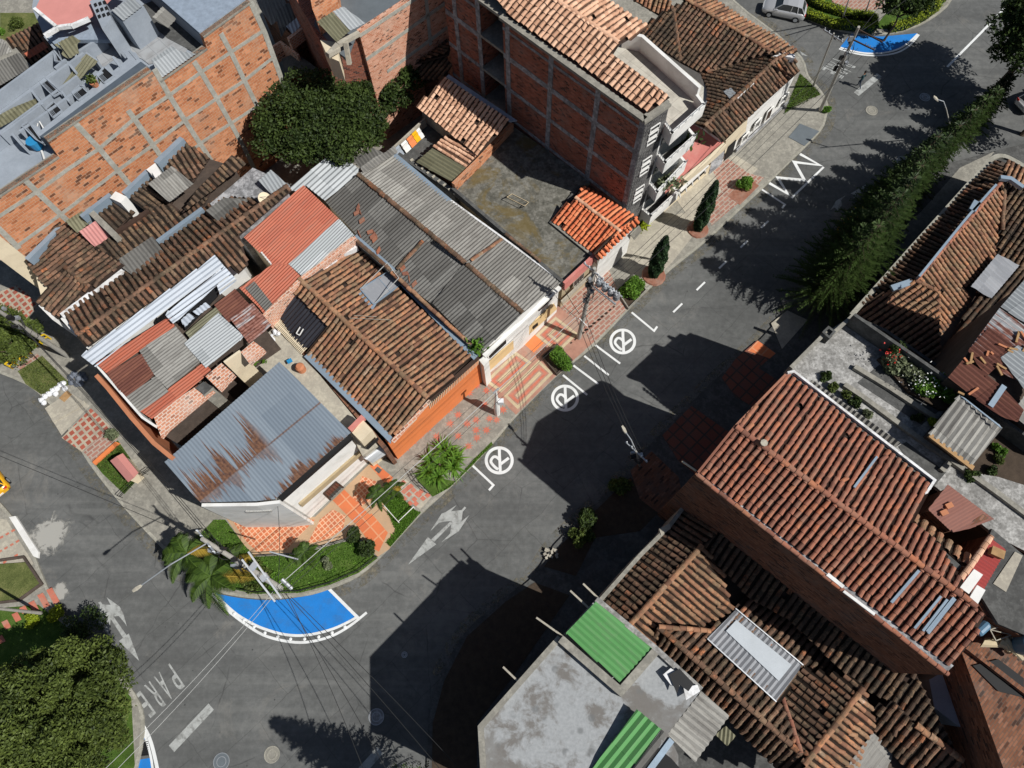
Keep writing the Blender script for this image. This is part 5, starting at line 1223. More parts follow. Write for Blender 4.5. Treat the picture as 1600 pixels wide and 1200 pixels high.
# ---- B9: small house with bright orange tiles
b = house('orange_tile_house', 'small house with bright orange clay tiles beside the stone front', 'house', 930, 345)
O1 = ((899, 309, 5.9), (970, 363, 5.9), (935, 403, 5.05)); O2 = ((899, 309, 5.9), (970, 363, 5.9), (997, 343, 5.3))
o1, o2 = plane3(*O1), plane3(*O2)
tile_roof(b, o1, [(863, 346), (899, 309), (970, 363), (935, 403)], 't_orange', pitch=.34); tile_roof(b, o2, [(899, 309), (911, 291), (997, 342), (970, 363)], 't_orange', pitch=.34)
tile_roof(b, ((936, 404, 5.15), (998, 345, 5.15), (968, 364, 5.7)), [(936, 404), (930, 398), (966, 362), (992, 340), (998, 346)], 't_orange', along=((966, 366), (976, 378)), pitch=.34)
caps(b, o1.on(899, 309), o1.on(970, 363), 't_new', .15)
walls(b, [(867, 346), (906, 298), (992, 343), (937, 398)], 'white', 4.8); parapet(b, [(863, 348), (935, 406)], 5.1, 4.6, .2, 'conc', 'gutter')
FW = Wall((937, 400), (994, 345), 4.8)
g = MB(); panel(g, FW, [(984, 366), (998, 352), (1002, 360), (990, 374)], .1, .1); g.build('door', M['conc'], b)
t = thing('green_planter', 'lime green plants behind a small white fence by the balcony building', 'plants', P(1002, 352, 0)); V = []
for _ in range(500):
    f = random.random(); p = np.array(P(*lerp((996, 362), (1010, 348), f), .2)) + np.array([rng.normal(0, .15), rng.normal(0, .15), random.random() * .9]); u = rng.normal(0, .09, 3); w = rng.normal(0, .09, 3); V += [p - u, p - w, p + u, p + w]
np_mesh('leaves', V, 4, M['lf_lime'], t)

# ---- B10: tall brick building
b = house('tall_brick_building', 'tall unplastered brick building with peach tile roof and stacked white balconies', 'building', 980, 330)
HT = 14.6
BW = Wall((785, 22), (1010, 184), HT)
A, B = P(785, 22, HT), P(1010, 184, HT); FD = Wall((1010, 184), (1046, 160), HT); C_ = P(1046, 160, HT)
fd = (C_ - B); fd.z = 0
g = MB(); D_ = A + fd * 1.0
bodyB = [A, B, B + fd * 1.0, A + fd * 1.0]
g.prism([p - Vector((0, 0, .25)) for p in bodyB], 0); g.build('brick_body', M['brick_dk'], b)
# second bay behind the terrace
g = MB(); fx = (P(1103, 163, 12) - P(1051, 211, 12)); fx.z = 0; fu = fx.normalized(); bd = (A - B).normalized(); bd.z = 0
T0 = Vector((B.x, B.y, 11.7)) + fd; TL = (A - B).length
q = [T0 + fu * .02, T0 + fu * 3.6, T0 + fu * 3.6 + bd * TL, T0 + fu * .02 + bd * TL]; g.prism(q, 0); g.build('rear_body', M['white'], b)
g = MB(); W = [BW.on(680, -70), BW.on(700, -70), BW.on(745, -8), Vector((0, 0, 0))]
wing = [BW.on(672, -40), BW.on(747, 14)]
E1 = BW.on(747, 8); E0 = BW.on(690, -35); E1.z = E0.z = 14.8; E1b = Vector((E1.x, E1.y, 0)); E0b = Vector((E0.x, E0.y, 0))
g.extrude([E0, E1, E1b, E0b], -BW.n * 5); g.build('brick_wing', M['brick_dk'], b)
A_ = Vector((A.x, A.y, 0)); rec = [Vector((E1.x, E1.y, 15)) - BW.n * 1.8, Vector((A.x, A.y, 15)) - BW.n * 1.8]
g = MB(); g.extrude([rec[0], rec[1], Vector((rec[1].x, rec[1].y, 0)), Vector((rec[0].x, rec[0].y, 0))], -BW.n * .2); g.build('recess_wall', M['darkwall'], b)
for z in (5.3, 8.4, 11.5, 14.4):
    g = MB(); p, q = Vector((E1.x, E1.y, z)), Vector((A.x, A.y, z)); g.extrude([p + BW.n * .05, q + BW.n * .05, q - BW.n * 1.8, p - BW.n * 1.8], (0, 0, -.22)); g.build('floor_slab', M['conc'], b)
# concrete frame on the brick wall
g = MB()
uA, uB = BW.u(A), BW.u(B); uE1, uE0 = BW.u(E1), BW.u(E0)
def hb(u0, u1, z, w): g.extrude([BW.p3(u0, z) + BW.n * .03, BW.p3(u1, z) + BW.n * .03, BW.p3(u1, z - w) + BW.n * .03, BW.p3(u0, z - w) + BW.n * .03], -BW.n * .05)
def vb(u, z0, z1, w): g.extrude([BW.p3(u - w / 2, z0) + BW.n * .036, BW.p3(u + w / 2, z0) + BW.n * .036, BW.p3(u + w / 2, z1) + BW.n * .036, BW.p3(u - w / 2, z1) + BW.n * .036], -BW.n * .05)
for z, w in ((5.3, .3), (8.4, .35), (11.4, .45), (13.6, .22)): hb(uA, uB, z, w); hb(uE0, uE1, z + .1, w)
for f in (.035, .36, .69, .985): vb(uA + (uB - uA) * f, 0, HT - .3, .42)
for f in (.3, .98): vb(uE0 + (uE1 - uE0) * f, 0, 14.7, .4)
g.build('concrete_frame', M['conc_grey'], b)
slab_ = MB(); slab_.extrude([A + BW.n * .35, B + BW.n * .35 , B - BW.n * .1, A - BW.n * .1], (0, 0, -.22)); slab_.build('eave_beam', M['conc'], b)
slab_ = MB(); slab_.extrude([B + FD.n * .2 + BW.n * .35, C_ + FD.n * .2, C_ - FD.n * .3, B - FD.n * .3], (0, 0, -.2)); slab_.build('eave_beam', M['conc'], b)
tp = plane3((800, 28, 14.75), (1012, 174, 14.75), (967, 68, 15.8))
tp2 = plane3((868, 0, 15.7), (967, 68, 15.7), (1010, 42, 14.9))
tile_roof(b, tp, [(720, -60), (800, 27), (1012, 175), (1046, 151), (956, 85), (967, 68), (868, 0), (800, -60)], 't_new', along=((880, 10), (855, 40)), pitch=.4, ex=.46)
tile_roof(b, tp2, [(868, 0), (967, 68), (1011, 42), (950, 0), (880, -40), (820, -40)], 't_new', along=((900, 10), (930, -10)), pitch=.4, ex=.46)
caps(b, tp2.on(780, -60), tp2.on(967, 68), 't_new', .18)
# stone facade with window strips
g = MB(); q = [Vector((p.x, p.y, z)) + FD.n * .06 for p, z in ((B, 14.3), (B + fd, 14.3), (B + fd, 0), (B, 0))]; g.extrude(q, -FD.n * .08); g.build('slate_facade', M['slate'], b)
fl = fd.length; fu2 = fd.normalized()
Lbase = Vector((B.x, B.y, 0))
for zi, z in enumerate((11.6, 8.4, 5.2)):
    for k in range(3):
        z0, z1 = z + k * .62, z + k * .62 + .42; c = [Lbase + fu2 * u + Vector((0, 0, zz)) + FD.n * .08 for u, zz in ((fl * .3, z0), (fl * .72, z0), (fl * .72, z1), (fl * .3, z1))]
        g = MB()
        for a_, c_ in zip(c, c[1:] + c[:1]): g.bar(a_, c_, .06, .1, up=FD.n)
        w_ = g.build('window', M['white'], b); g = MB(); g.extrude([p - FD.n * .02 for p in c], -FD.n * .04); g.build('pane', M['glass'], w_)
# terrace and balconies
slab(b, [(967, 70), (1002, 54), (1100, 136), (1098, 165), (1050, 207), (1040, 192), (1046, 158), (956, 86)], 11.75, .12, 'pv_beige', 'terrace_floor')
parapet(b, [(975, 50), (1004, 56), (1094, 136)], 13.0, 11.7, .25, 'white', 'terrace_wall')
FDw = Wall((1038, 194), (1051, 211), 9.3)
def balcony(corner_px, zt, right_px, left_px, dress):
    tcol = thing if False else None
    h = zt; C0 = P(*corner_px, h); Rr = P(*right_px, h); Ll = P(*left_px, h); inner = Ll + (Rr - C0)
    g = MB(); g.prism([p - Vector((0, 0, .85)) for p in (C0, Rr, inner, Ll)], h - 1.1); s_ = g.build('balcony', M['white'], b)
    g = MB()
    for a_, c_ in ((Ll, C0), (C0, Rr), (Rr, inner)):
        d = (c_ - a_).normalized(); x = Vector((-d.y, d.x, 0)); ctr = (C0 + inner) / 2
        if x.dot(ctr - a_) < 0: x = -x
        g.prism([a_ + x * .003, c_ + x * .003, c_ + x * .2, a_ + x * .2], h - .86)
    g.build('balcony_parapet', M['white'], s_)
    g = MB(); g.extrude([p + ((C0 + inner) / 2 - p).normalized() * .3 + Vector((0, 0, .83 - 1.66)) for p in (C0, Rr, inner, Ll)], (0, 0, -.01)); g.build('balcony_floor', M[dress], s_)
    g = MB(); k = 5
    for a_, c_ in ((Ll, C0), (C0, Rr)):
        g.bar(a_ + Vector((0, 0, .28)), c_ + Vector((0, 0, .28)), .035)
        for i in range(k + 1): p = a_.lerp(c_, i / k); g.bar(p, p + Vector((0, 0, .28)), .03)
    g.build('balcony_rail', M['steel'], s_)
balcony((1050, 210), 12.6, (1103, 163), (1038, 193), 'pv_beige')
balcony((1039.5, 256), 9.5, (1088, 212), (1026.5, 240), 'conc_dark')
balcony((1027, 302), 6.2, (1073.5, 253), (1014, 286), 'conc')
balcony((1017, 339), 3.3, (1062, 298), (1002.5, 327), 'conc_dark')
for z in (11.0, 7.9, 4.8):
    g = MB(); p0 = Lbase + fu2 * (fl + .3) + Vector((0, 0, z)); q = [p0 + FD.n * .05, p0 + fu2 * 2.6 + FD.n * .05, p0 + fu2 * 2.6 + FD.n * .05 + Vector((0, 0, -1.9)), p0 + FD.n * .05 + Vector((0, 0, -1.9))]; g.extrude(q, -FD.n * .06); w_ = g.build('balcony_door', M['glass'], b)
for i, (x, y, h, lab) in enumerate(((1042, 284, 5.4, 'leafy plants on the third balcony from the top'), (1072, 215, 8.6, 'dark purple plants on the second balcony from the top'), (1033, 215, 9.5, 'small plant at the terrace edge'))[:2]):
    t = thing('balcony_plant', lab, 'potted plant', P(x, y, h)); V = []
    for _ in range(260):
        p = np.array(P(x, y, h + .4)) + np.array([rng.normal(0, .5), rng.normal(0, .3), rng.normal(0, .2)]); u = rng.normal(0, .09, 3); w = rng.normal(0, .09, 3); V += [p - u, p - w, p + u, p + w]
    np_mesh('leaves', V, 4, M['lf_grey' if i == 0 else 'lf_dark'], t)
t = thing('awning_sign', 'small yellow banner tied to the lowest balcony rail', 'banner', P(1034, 320, 2)); g = MB(); A1, B1 = P(1032, 323, 3.2), P(1041, 314, 3.2); g.extrude([A1, B1, B1 - Vector((0, 0, .7)), A1 - Vector((0, 0, .7))], FD.n * .02); g.build('cloth', M['yellow'], t)

# ---- B11: red flat roof
b = house('red_flat_roof_house', 'house with faded red flat roof between balconies and colonial house', 'house', 1095, 235)
slab(b, [(1060, 160), (1081, 193), (1131, 222), (1097, 253), (1069, 277), (1040, 300), (1030, 290)], 4.0, .25, 'redroof', 'flat_roof'); walls(b, [(1060, 170), (1128, 222), (1066, 276), (1048, 292), (1040, 280)], 'cream', 3.7)
parapet(b, [(1068, 279), (1098, 255), (1133, 224)], 4.15, 3.4, .3, 'cream', 'parapet')
FW = Wall((1133, 224), (1068, 279), 3.8)
g = MB(); panel(g, FW, [(1100, 262), (1062, 297), (1058, 301), (1060, 306), (1100, 270)], .02, .05); g.build('shop_opening', M['dark'], b)
g = MB()
for k in range(5):
    a_ = lerp((1100, 262), (1060, 300), k / 4); c_ = lerp((1100, 270), (1061, 307), k / 4); A1, B1 = FW.on(*a_), FW.on(*c_); g.bar(A1 + FW.n * .1, B1 + FW.n * .1, .1)
g.bar(FW.on(1104, 256) + FW.n * .15, FW.on(1060, 297) + FW.n * .15, .25, .12); g.build('shop_frame', M['white'], b)
g = MB(); panel(g, FW, [(1137, 229), (1150, 218), (1144, 240), (1130, 252)], .04, .05); g.build('door', M['dark'], b)
slab(b, [(1112, 250), (1133, 233), (1128, 255), (1108, 272)], 2.4, .1, 'conc_grey', 'awning')

# ---- B12: colonial house on the corner
b = house('colonial_house', 'white colonial corner house with hipped dark clay tile roofs', 'house', 1150, 120)
FE = 5.0
S1 = plane3((1130, 219, 4.9), (1249, 108, 4.9), (1214, 92, 6.1))
S1 = plane3((1100, 198, 6.1), (1214, 92, 6.1), (1130, 219, 4.9))
tile_roof(b, S1, [(1100, 198), (1137, 164), (1214, 92), (1238, 84), (1249, 108), (1130, 219)], 't_old2', along=((1160, 140), (1180, 165)))
S2 = plane3((1072, 0, 6.4), (1205, 82, 6.4), (1243, 80, 5.2)); S2 = plane3((1072, 0, 6.4), (1205, 82, 6.4), (1115, -2, 5.2))
tile_roof(b, S2, [(1072, 0), (1205, 82), (1238, 84), (1243, 78), (1110, -3), (1040, -40), (1020, -40)], 't_mid')
S3 = plane3((1072, 0, 6.4), (1205, 82, 6.4), (1063, 96, 4.8))
tile_roof(b, S3, [(1052, 14), (1072, 0), (1205, 82), (1150, 98), (1095, 114), (1063, 97)], 't_old2')
S4 = plane3((1100, 198, 6.1), (1214, 92, 6.1), (1095, 113, 4.7))
tile_roof(b, S4, [(1095, 114), (1150, 98), (1207, 84), (1214, 92), (1137, 164), (1100, 198), (1084, 190), (1104, 160), (1106, 142)], 't_old', along=((1190, 122), (1110, 106)))
S5 = plane3((1052, 14, 6.2), (1063, 96, 5.0), (1003, 55, 5.0))
tile_roof(b, S5, [(1052, 14), (1063, 97), (1000, 56), (1014, 36), (1040, 20)], 't_old')
tile_roof(b, ((980, -20, 6.4), (1052, 14, 6.0), (1010, 30, 5.4)), [(960, -40), (1040, -10), (1054, 14), (1030, 24), (990, 0)], 't_mid')
caps(b, S1.on(1100, 198), S1.on(1214, 92), 't_old2', .17); caps(b, S2.on(1072, 0), S2.on(1205, 82), 't_mid', .17); caps(b, S3.on(1052, 14), S3.on(1063, 96), 't_old2', .15); caps(b, S4.on(1104, 114) + Vector((0, 0, .1)), S4.on(1205, 84), 't_old2', .15); caps(b, S1.on(1214, 92), S1.on(1238, 82), 't_mid', .15)
parapet(b, [(1150, 152), (1168, 134), (1176, 128)], 6.15, 5.8, .35, 'flashw', 'flashing'); parapet(b, [(1206, 88), (1222, 84), (1242, 88)], 6.0, 5.5, .4, 'flashw', 'flashing')
corr_roof(b, S4, [(1130, 145), (1142, 140), (1150, 148), (1140, 156)], 'c_zinc', lift=.15)
walls(b, [(1098, 190), (1130, 213), (1246, 109), (1238, 84), (1110, 2), (1060, 20), (1010, 54), (1066, 92), (1100, 116)], 'white', 4.75)
FW = Wall((1130, 219), (1248, 109), 4.8)
slab(b, [(1128, 222), (1170, 182), (1250, 110), (1246, 106), (1126, 217)], 4.75, .14, 'darkbrown', 'eave_board')
g = MB(); panel(g, FW, [(1134, 220), (1168, 186), (1165, 205), (1132, 240)], .02, .05); g.build('cream_front', M['cream'], b)
for q in ([(1232, 144), (1221, 154), (1215, 166), (1226, 156)], [(1189, 184), (1180, 193), (1176, 204), (1185, 196)], [(1170, 206), (1160, 215), (1156, 226), (1166, 217)]):
    window(b, FW, q, 'white', 'glass', .16, 2, 'white', .07)
window(b, FW, [(1208, 166), (1199, 175), (1193, 192), (1202, 184)], 'white', 'darkbrown', .14)
g = MB(); A, B = FW.on(1146, 245), FW.on(1222, 178); A.z = B.z = .5; g.extrude([A + FW.n * .05, B + FW.n * .05, Vector((B.x, B.y, 0)) + FW.n * .05, Vector((A.x, A.y, 0)) + FW.n * .05], -FW.n * .1); g.build('plinth', M['conc_grey'], b)
parapet(b, [(1103, 62), (1063, 96), (1002, 56)], 5.1, 0, .2, 'darkwall', 'party_wall') if False else None

HOFF = 2.0
# ---- B13 cluster at the top, between flank wall and tall building
b = house('brick_block', 'brick block with flat dark roof and rooftop sheet metal shelter', 'building', 590, 60)
RW = Wall((561, 50), (640, -2), 9.5)
A, B = P(561, 50, 9.5), P(700, -42, 9.5); g = MB(); g.extrude([A, B, Vector((B.x, B.y, 0)), Vector((A.x, A.y, 0))], -RW.n * .3); g.build('brick_wall', M['brick_pale'], b)
A0 = P(488, 35, 9.5); n = -RW.n * 12
g = MB(); g.prism([p - Vector((0, 0, .4)) for p in (P(500, 60, 9.4), A - RW.n * .3, B - RW.n * .3, B + n, P(430, -60, 9.4))], 0); g.build('block_body', M['brick_dk'], b)
g = MB(); g.extrude([p - Vector((0, 0, .35)) for p in (P(489, 34, 9.4), P(540, 90, 9.4), A - RW.n * .35, B - RW.n * .35, B + n, P(500, -60, 9.4))], (0, 0, -.08)); g.build('flat_roof', M['conc_dark' if False else 'ramp'], b)
g = MB()
for pq in (((562, 56), (700, -36)), ((572, 93), (700, 2)), ((605, 112), (700, 42)), ((665, -10), (673, 70))): wallband(g, RW, *pq, .3, .03)
g.build('concrete_frame', M['frame'], b)
slab(b, [(480, -30), (520, -60), (528, 2), (494, 28), (488, 14)], 10.6, 1.5, 'brick', 'stair_room')
corr_roof(b, ((497, 34, 11.2), (536, 10, 11.2), (526, 66, 10.7)), [(495, 34), (520, 18), (547, 48), (526, 66)], 'c_olive')
corr_roof(b, ((497, 34, 11.2), (536, 10, 11.2), (526, 66, 10.7)), [(520, 18), (536, 10), (571, 36), (547, 48)], 'c_zinc')
g = MB(); 
for a_, c_ in (((528, 70), (561, 52)), ((528, 70), (512, 88)), ((512, 86), (530, 76)), ((540, 66), (546, 100))): g.bar(P(*a_, 10.5), P(*c_, 9.0 if a_[0] == 540 else 10.3), .3)
g.build('concrete_beam', M['conc_light'], b)
g = MB(); g.prism(Ps([(500, 62), (526, 66), (530, 96), (512, 88)], 10.0), 10.2); g.build('shelter_wall', M['cream'], b)
HOFF = 0.0
b = house('zinc_roof_house', 'low house with stepped grey and shiny zinc sheets near the top edge', 'house', 440, 30)
zp_ = plane3((400, -10, 7.0), (470, -30, 7.0), (450, 60, 6.4))
corr_roof(b, zp_, [(392, -30), (430, -40), (452, 16), (424, 40), (400, 4)], 'c_light', wave=.3); corr_roof(b, zp_, [(430, 20), (450, 6), (478, 20), (448, 46), (440, 60)], 'c_dark', lift=.1, wave=.3); corr_roof(b, zp_, [(448, 44), (480, 18), (487, 28), (458, 56)], 'c_white', lift=.2, wave=.3)
walls(b, [(400, -30), (484, 22), (456, 56), (404, 4)], 'brick_brown', 6.2); parapet(b, [(450, 60), (488, 30)], 6.6, 5.5, .3, 'brick_flat', 'parapet')
slab(b, [(452, 62), (486, 40), (500, 70), (520, 92), (560, 100), (548, 118), (490, 112)], 1.0, .2, 'bluerough', 'yard_floor')
b = house('lean_to_shed', 'small brick lean-to with dark roof beside the flank wall corner', 'shed', 440, 90)
slab(b, [(440, 92), (462, 82), (498, 108), (460, 118), (446, 120)], 5.0, .2, 'conc_dark', 'shed_roof'); walls(b, [(443, 94), (462, 85), (494, 108), (450, 116)], 'brick', 4.7); parapet(b, [(424, 74), (438, 65), (466, 86)], 5.6, 4, .2, 'brick_flat', 'shed_wall')
b = house('hidden_tile_house', 'low tiled house tucked between brick block and tall building', 'house', 670, 80)
tile_roof(b, ((648, 98, 5.8), (700, 60, 5.8), (640, 84, 5.0)), [(640, 100), (652, 84), (694, 50), (706, 62), (700, 84)], 't_old2'); tile_roof(b, ((680, 90, 5.8), (700, 110, 5.8), (650, 120, 4.8)), [(648, 104), (690, 84), (706, 100), (690, 124), (660, 124)], 't_old')
tile_roof(b, ((676, 44, 6), (700, 36, 6), (682, 54, 5.6)), [(672, 48), (700, 34), (704, 44), (680, 58)], 't_old'); walls(b, [(648, 92), (698, 56), (700, 110), (664, 118)], 'brick_brown', 4.6)

HOFF = -.7
# ---- B15: colonial house right, with kerbed parapet
b = house('courtyard_house', 'old hipped tile house with white edged parapet beside the conifers', 'house', 1470, 400)
V1 = plane3((1430, 439, 6.3), (1569, 279, 6.3), (1342, 470, 5.0))
V1 = plane3((1430, 439, 6.3), (1569, 279, 6.3), (1459, 340, 5.0))
tile_roof(b, V1, [(1340, 483), (1395, 420), (1470, 340), (1522, 283), (1556, 252), (1566, 262), (1569, 279), (1500, 358), (1430, 439), (1395, 448)], 't_old2', along=((1500, 352), (1462, 338)))
V2 = plane3((1430, 439, 6.3), (1395, 500, 5.2), (1336, 489, 5.0))
tile_roof(b, V2, [(1336, 490), (1395, 448), (1430, 439), (1468, 452), (1470, 590), (1381, 516)], 't_mid', along=((1425, 450), (1360, 495)))
V3 = plane3((1430, 439, 6.3), (1569, 279, 6.3), (1500, 470, 4.2))
tile_roof(b, V3, [(1430, 439), (1569, 279), (1575, 360), (1560, 395), (1505, 450), (1520, 470), (1480, 560), (1468, 560)], 't_mid', along=((1500, 365), (1525, 400)))
V4 = plane3((1569, 279, 6.3), (1700, 350, 6.3), (1560, 395, 4.6))
tile_roof(b, V4, [(1569, 279), (1640, 320), (1640, 440), (1560, 400), (1566, 360)], 't_old', along=((1610, 320), (1575, 370)))
V5 = plane3((1569, 279, 6.3), (1700, 350, 6.3), (1600, 262, 5.0))
tile_roof(b, V5, [(1569, 279), (1566, 262), (1575, 250), (1720, 330), (1700, 350)], 't_mid')
tile_roof(b, ((1480, 560, 4.6), (1600, 440, 4.6), (1500, 470, 4.5)), [(1468, 560), (1560, 400), (1640, 440), (1620, 450), (1476, 582)], 't_old', along=((1560, 430), (1500, 500)))
caps(b, V1.on(1430, 439), V1.on(1569, 279), 't_red', .16); parapet(b, [(1552, 293), (1541, 305), (1517, 332), (1500, 352), (1432, 436)], 6.5, 6.2, .16, 'flash', 'flashing'); parapet(b, [(1524, 318), (1516, 332)], 6.6, 6.2, .5, 'flash', 'flashing')
parapet(b, [(1392, 452), (1428, 440)], 6.1, 5.6, .45, 'flash', 'flashing'); parapet(b, [(1560, 280), (1576, 282), (1596, 296)], 6.6, 6.2, .3, 'flash', 'flashing'); caps(b, V2.on(1430, 439), V2.on(1464, 455), 't_mid', .15)
caps(b, V4.on(1569, 279), V4.on(1566, 360), 't_old2', .16)
corr_roof(b, ((1517, 447, 5.1), (1558, 398, 5.1), (1547, 467, 4.8)), [(1516, 448), (1558, 397), (1592, 415), (1548, 467)], 'c_clear', wave=.35, lift=.05)
parapet(b, smooth([(1331, 492), (1395, 420), (1501, 302), (1540, 258), (1553, 246), (1566, 243), (1585, 250), (1640, 282)], 3), 5.3, 4.4, .35, 'kerb', 'parapet')
walls(b, [(1338, 492), (1398, 424), (1502, 306), (1545, 262), (1562, 250), (1640, 290), (1640, 420), (1478, 570)], 'darkwall', 4.0); parapet(b, [(1332, 494), (1384, 516), (1480, 582)], 6.6, 0, .22, 'conc_dark', 'party_wall')

HOFF = 0.0
# ---- B16: roof terrace with plants
b = house('terrace_house', 'house with weathered white roof terrace and planting beds', 'house', 1400, 620)
ZT = 9.8
slab(b, [(1236, 576), (1290, 520), (1336, 490), (1470, 582), (1620, 692), (1680, 900), (1560, 840), (1455, 755)], ZT, .3, 'conc_white', 'terrace_slab')
walls(b, [(1240, 576), (1292, 522), (1336, 494), (1620, 700), (1680, 890), (1456, 750)], 'darkwall', ZT - .3)
parapet(b, [(1335, 491), (1470, 584), (1540, 634), (1640, 706)], ZT + 1.3, ZT, .2, 'conc_dark', 'parapet'); parapet(b, [(1236, 574), (1292, 518), (1300, 522), (1335, 491)], ZT + .5, ZT - .6, .22, 'conc', 'parapet')
parapet(b, [(1287, 519), (1296, 527), (1304, 518), (1295, 511), (1287, 519)], ZT + .75, ZT, .14, 'conc_dark', 'small_shaft')
corr_roof(b, ((1266, 596, ZT + .3), (1404, 692, ZT + .3), (1262, 601, ZT + .15)), [(1268, 592), (1408, 692), (1400, 699), (1262, 599)], 'c_light', lift=.1, wave=.3, amp=.05)
for q in ([(1336, 572), (1392, 606), (1462, 652)], [(1320, 600), (1350, 620), (1420, 672), (1490, 720), (1560, 770), (1640, 830)], [(1472, 735), (1484, 722)]): parapet(b, q, ZT + .28, ZT - .01, .3, 'conc', 'raised_kerb')
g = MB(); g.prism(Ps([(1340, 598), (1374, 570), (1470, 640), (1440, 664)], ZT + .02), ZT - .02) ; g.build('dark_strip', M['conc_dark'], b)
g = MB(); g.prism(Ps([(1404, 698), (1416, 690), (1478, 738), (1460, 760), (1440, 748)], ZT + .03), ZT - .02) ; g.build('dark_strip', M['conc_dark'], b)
for q in ([(1372, 560), (1386, 552), (1492, 640), (1470, 640), (1420, 612)],):
    g = MB(); g.prism(Ps(q, ZT + .25), ZT); g.build('planting_bed', M['soil'], b)
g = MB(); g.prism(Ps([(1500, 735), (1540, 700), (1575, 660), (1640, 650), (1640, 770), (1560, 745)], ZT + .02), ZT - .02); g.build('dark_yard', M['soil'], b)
# shed on the terrace
b = house('roof_shed', 'small terrace shed with grey corrugated roof and wooden edge', 'shed', 1508, 672)
sp = plane3((1450, 677, 11.5), (1498, 617, 11.8), (1521, 730, 11.1)); corr_roof(b, sp, [(1450, 677), (1498, 617), (1567, 668), (1521, 730)], 'c_light', wave=.36, amp=.05, along=((1532, 642), (1486, 704)))
walls(b, [(1456, 677), (1500, 624), (1560, 669), (1520, 722)], 'darkwall', 11.0, ZT)
g = MB(); g.bar(P(1452, 680, 11.4), P(1520, 732, 11.05), .28, .15); g.build('edge_board', M['wood'], b); slab(b, [(1500, 618), (1508, 622), (1562, 664), (1566, 670)], 11.85, .05, 'flash', 'flashing')
b = house('brown_shed', 'small stair shed under brown corrugated roof at the gutter corner', 'shed', 1500, 800)
corr_roof(b, ((1450, 796, 11.4), (1481, 758, 11.5), (1487, 832, 10.8)), [(1450, 796), (1481, 757), (1553, 811), (1515, 826), (1488, 832)], 'c_brown', wave=.18, amp=.02, along=((1515, 785), (1468, 812)))
walls(b, [(1456, 797), (1482, 762), (1546, 810), (1514, 822), (1490, 828)], 'brick_brown', 10.7); 
for q in ((1483, 790), (1475, 801)):
    g = MB(); c = P(*q, 11.35); g.box(c, ((1, .4, 0), (-.4, 1, 0), (0, 0, 1)), (.2, .14, .06)); g.build('loose_tile', M['terra'], b)

# ---- B17: big red-brown tile house
b = house('red_tile_house', 'large three storey house with even red brown tiles and bare brick flank', 'house', 1320, 820)
W1 = plane3((1150, 667, 13.0), (1503, 932, 13.0), (1093, 738, 11.9)); W2 = plane3((1150, 667, 13.0), (1503, 932, 13.0), (1232, 584, 11.7))
tile_roof(b, W1, [(1093, 738), (1150, 667), (1503, 932), (1540, 962), (1516, 1008), (1485, 1042)], 't_red', pitch=.36, ex=.42, wob=.01)
tile_roof(b, W2, [(1150, 667), (1232, 584), (1453, 758), (1419, 812), (1462, 846), (1497, 902), (1503, 932)], 't_red', pitch=.36, ex=.42, wob=.01)
caps(b, W1.on(1150, 667), W1.on(1525, 948), 't_red', .17)
caps(b, P(1089, 741, 12.15), P(1482, 1054, 12.15), 't_red', .13, 'wall_coping', .5, lift=.0)
slab(b, [(1089, 738), (1097, 734), (1490, 1040), (1480, 1050)], 11.9, .08, 'conc_grey', 'gutter')
parapet(b, [(1231, 582), (1241, 580), (1461, 750), (1452, 764)], 12.0, 11.2, .14, 'flashw', 'gutter'); slab(b, [(1236, 586), (1246, 584), (1460, 752), (1450, 764)], 11.75, .1, 'conc_dark', 'gutter_bed')
parapet(b, [(1419, 813), (1453, 762)], 12.0, 11, .12, 'flashw', 'gutter'); tile_roof(b, ((1421, 812, 11.9), (1512, 884, 11.9), (1430, 806, 11.6)), [(1420, 812), (1426, 804), (1516, 872), (1510, 884)], 't_mid', pitch=.5, ex=.35); parapet(b, [(1420, 818), (1500, 888)], 11.95, 11.5, .3, 'conc_dark', 'flashing')
caps(b, P(1500, 905, 12.1), P(1548, 838, 12.1), 't_new', .16, 'wall_coping')
g = MB(); A, B = P(1085, 742, 11.85), P(1478, 1055, 11.85); XW = Wall((1085, 742), (1478, 1055), 11.85); C_, D_ = P(1228, 590, 11.5), P(1450, 765, 11.5)
foot = [P(1097, 738, 11.7), P(1229, 590, 11.7), P(1448, 762, 11.7), P(1416, 812, 11.7), P(1496, 900, 11.7), P(1512, 1004, 11.7), P(1484, 1046, 11.7)]
g.prism([p - Vector((0, 0, .1)) for p in foot], 0); g.build('house_body', M['brick_brown'], b)
g = MB(); g.extrude([A, B, Vector((B.x, B.y, 0)), Vector((A.x, A.y, 0))], -XW.n * .3); g.build('brick_wall', M['brick_brown'], b)
for q in ([(1295, 895), (1320, 915), (1316, 919), (1291, 899)], [(1320, 922), (1368, 958), (1366, 962), (1317, 925)]): g = MB(); g.extrude(Ps(q, 12.3), (0, 0, -.1)); g.build('white_board', M['white'], b)
for a_, c_, w, pl_, m in (((1367, 716), (1331, 764), .12, W2, 'flash'), ((1434, 890), (1391, 940), .14, W1, 'flash')): g = MB(); g.bar(pl_.on(*a_) + pl_.n * .2, pl_.on(*c_) + pl_.n * .2, w, .08); g.build('translucent_strip', M['flash'], b)
for a_, c_ in (((1468, 930), (1427, 980)), ((1478, 935), (1440, 984)), ((1490, 934), (1448, 988)), ((1488, 932), (1446, 985))): g = MB(); g.bar(W1.on(*a_) + W1.n * .2, W1.on(*c_) + W1.n * .2, .12, .08); g.build('translucent_strip', M['flash'], b)
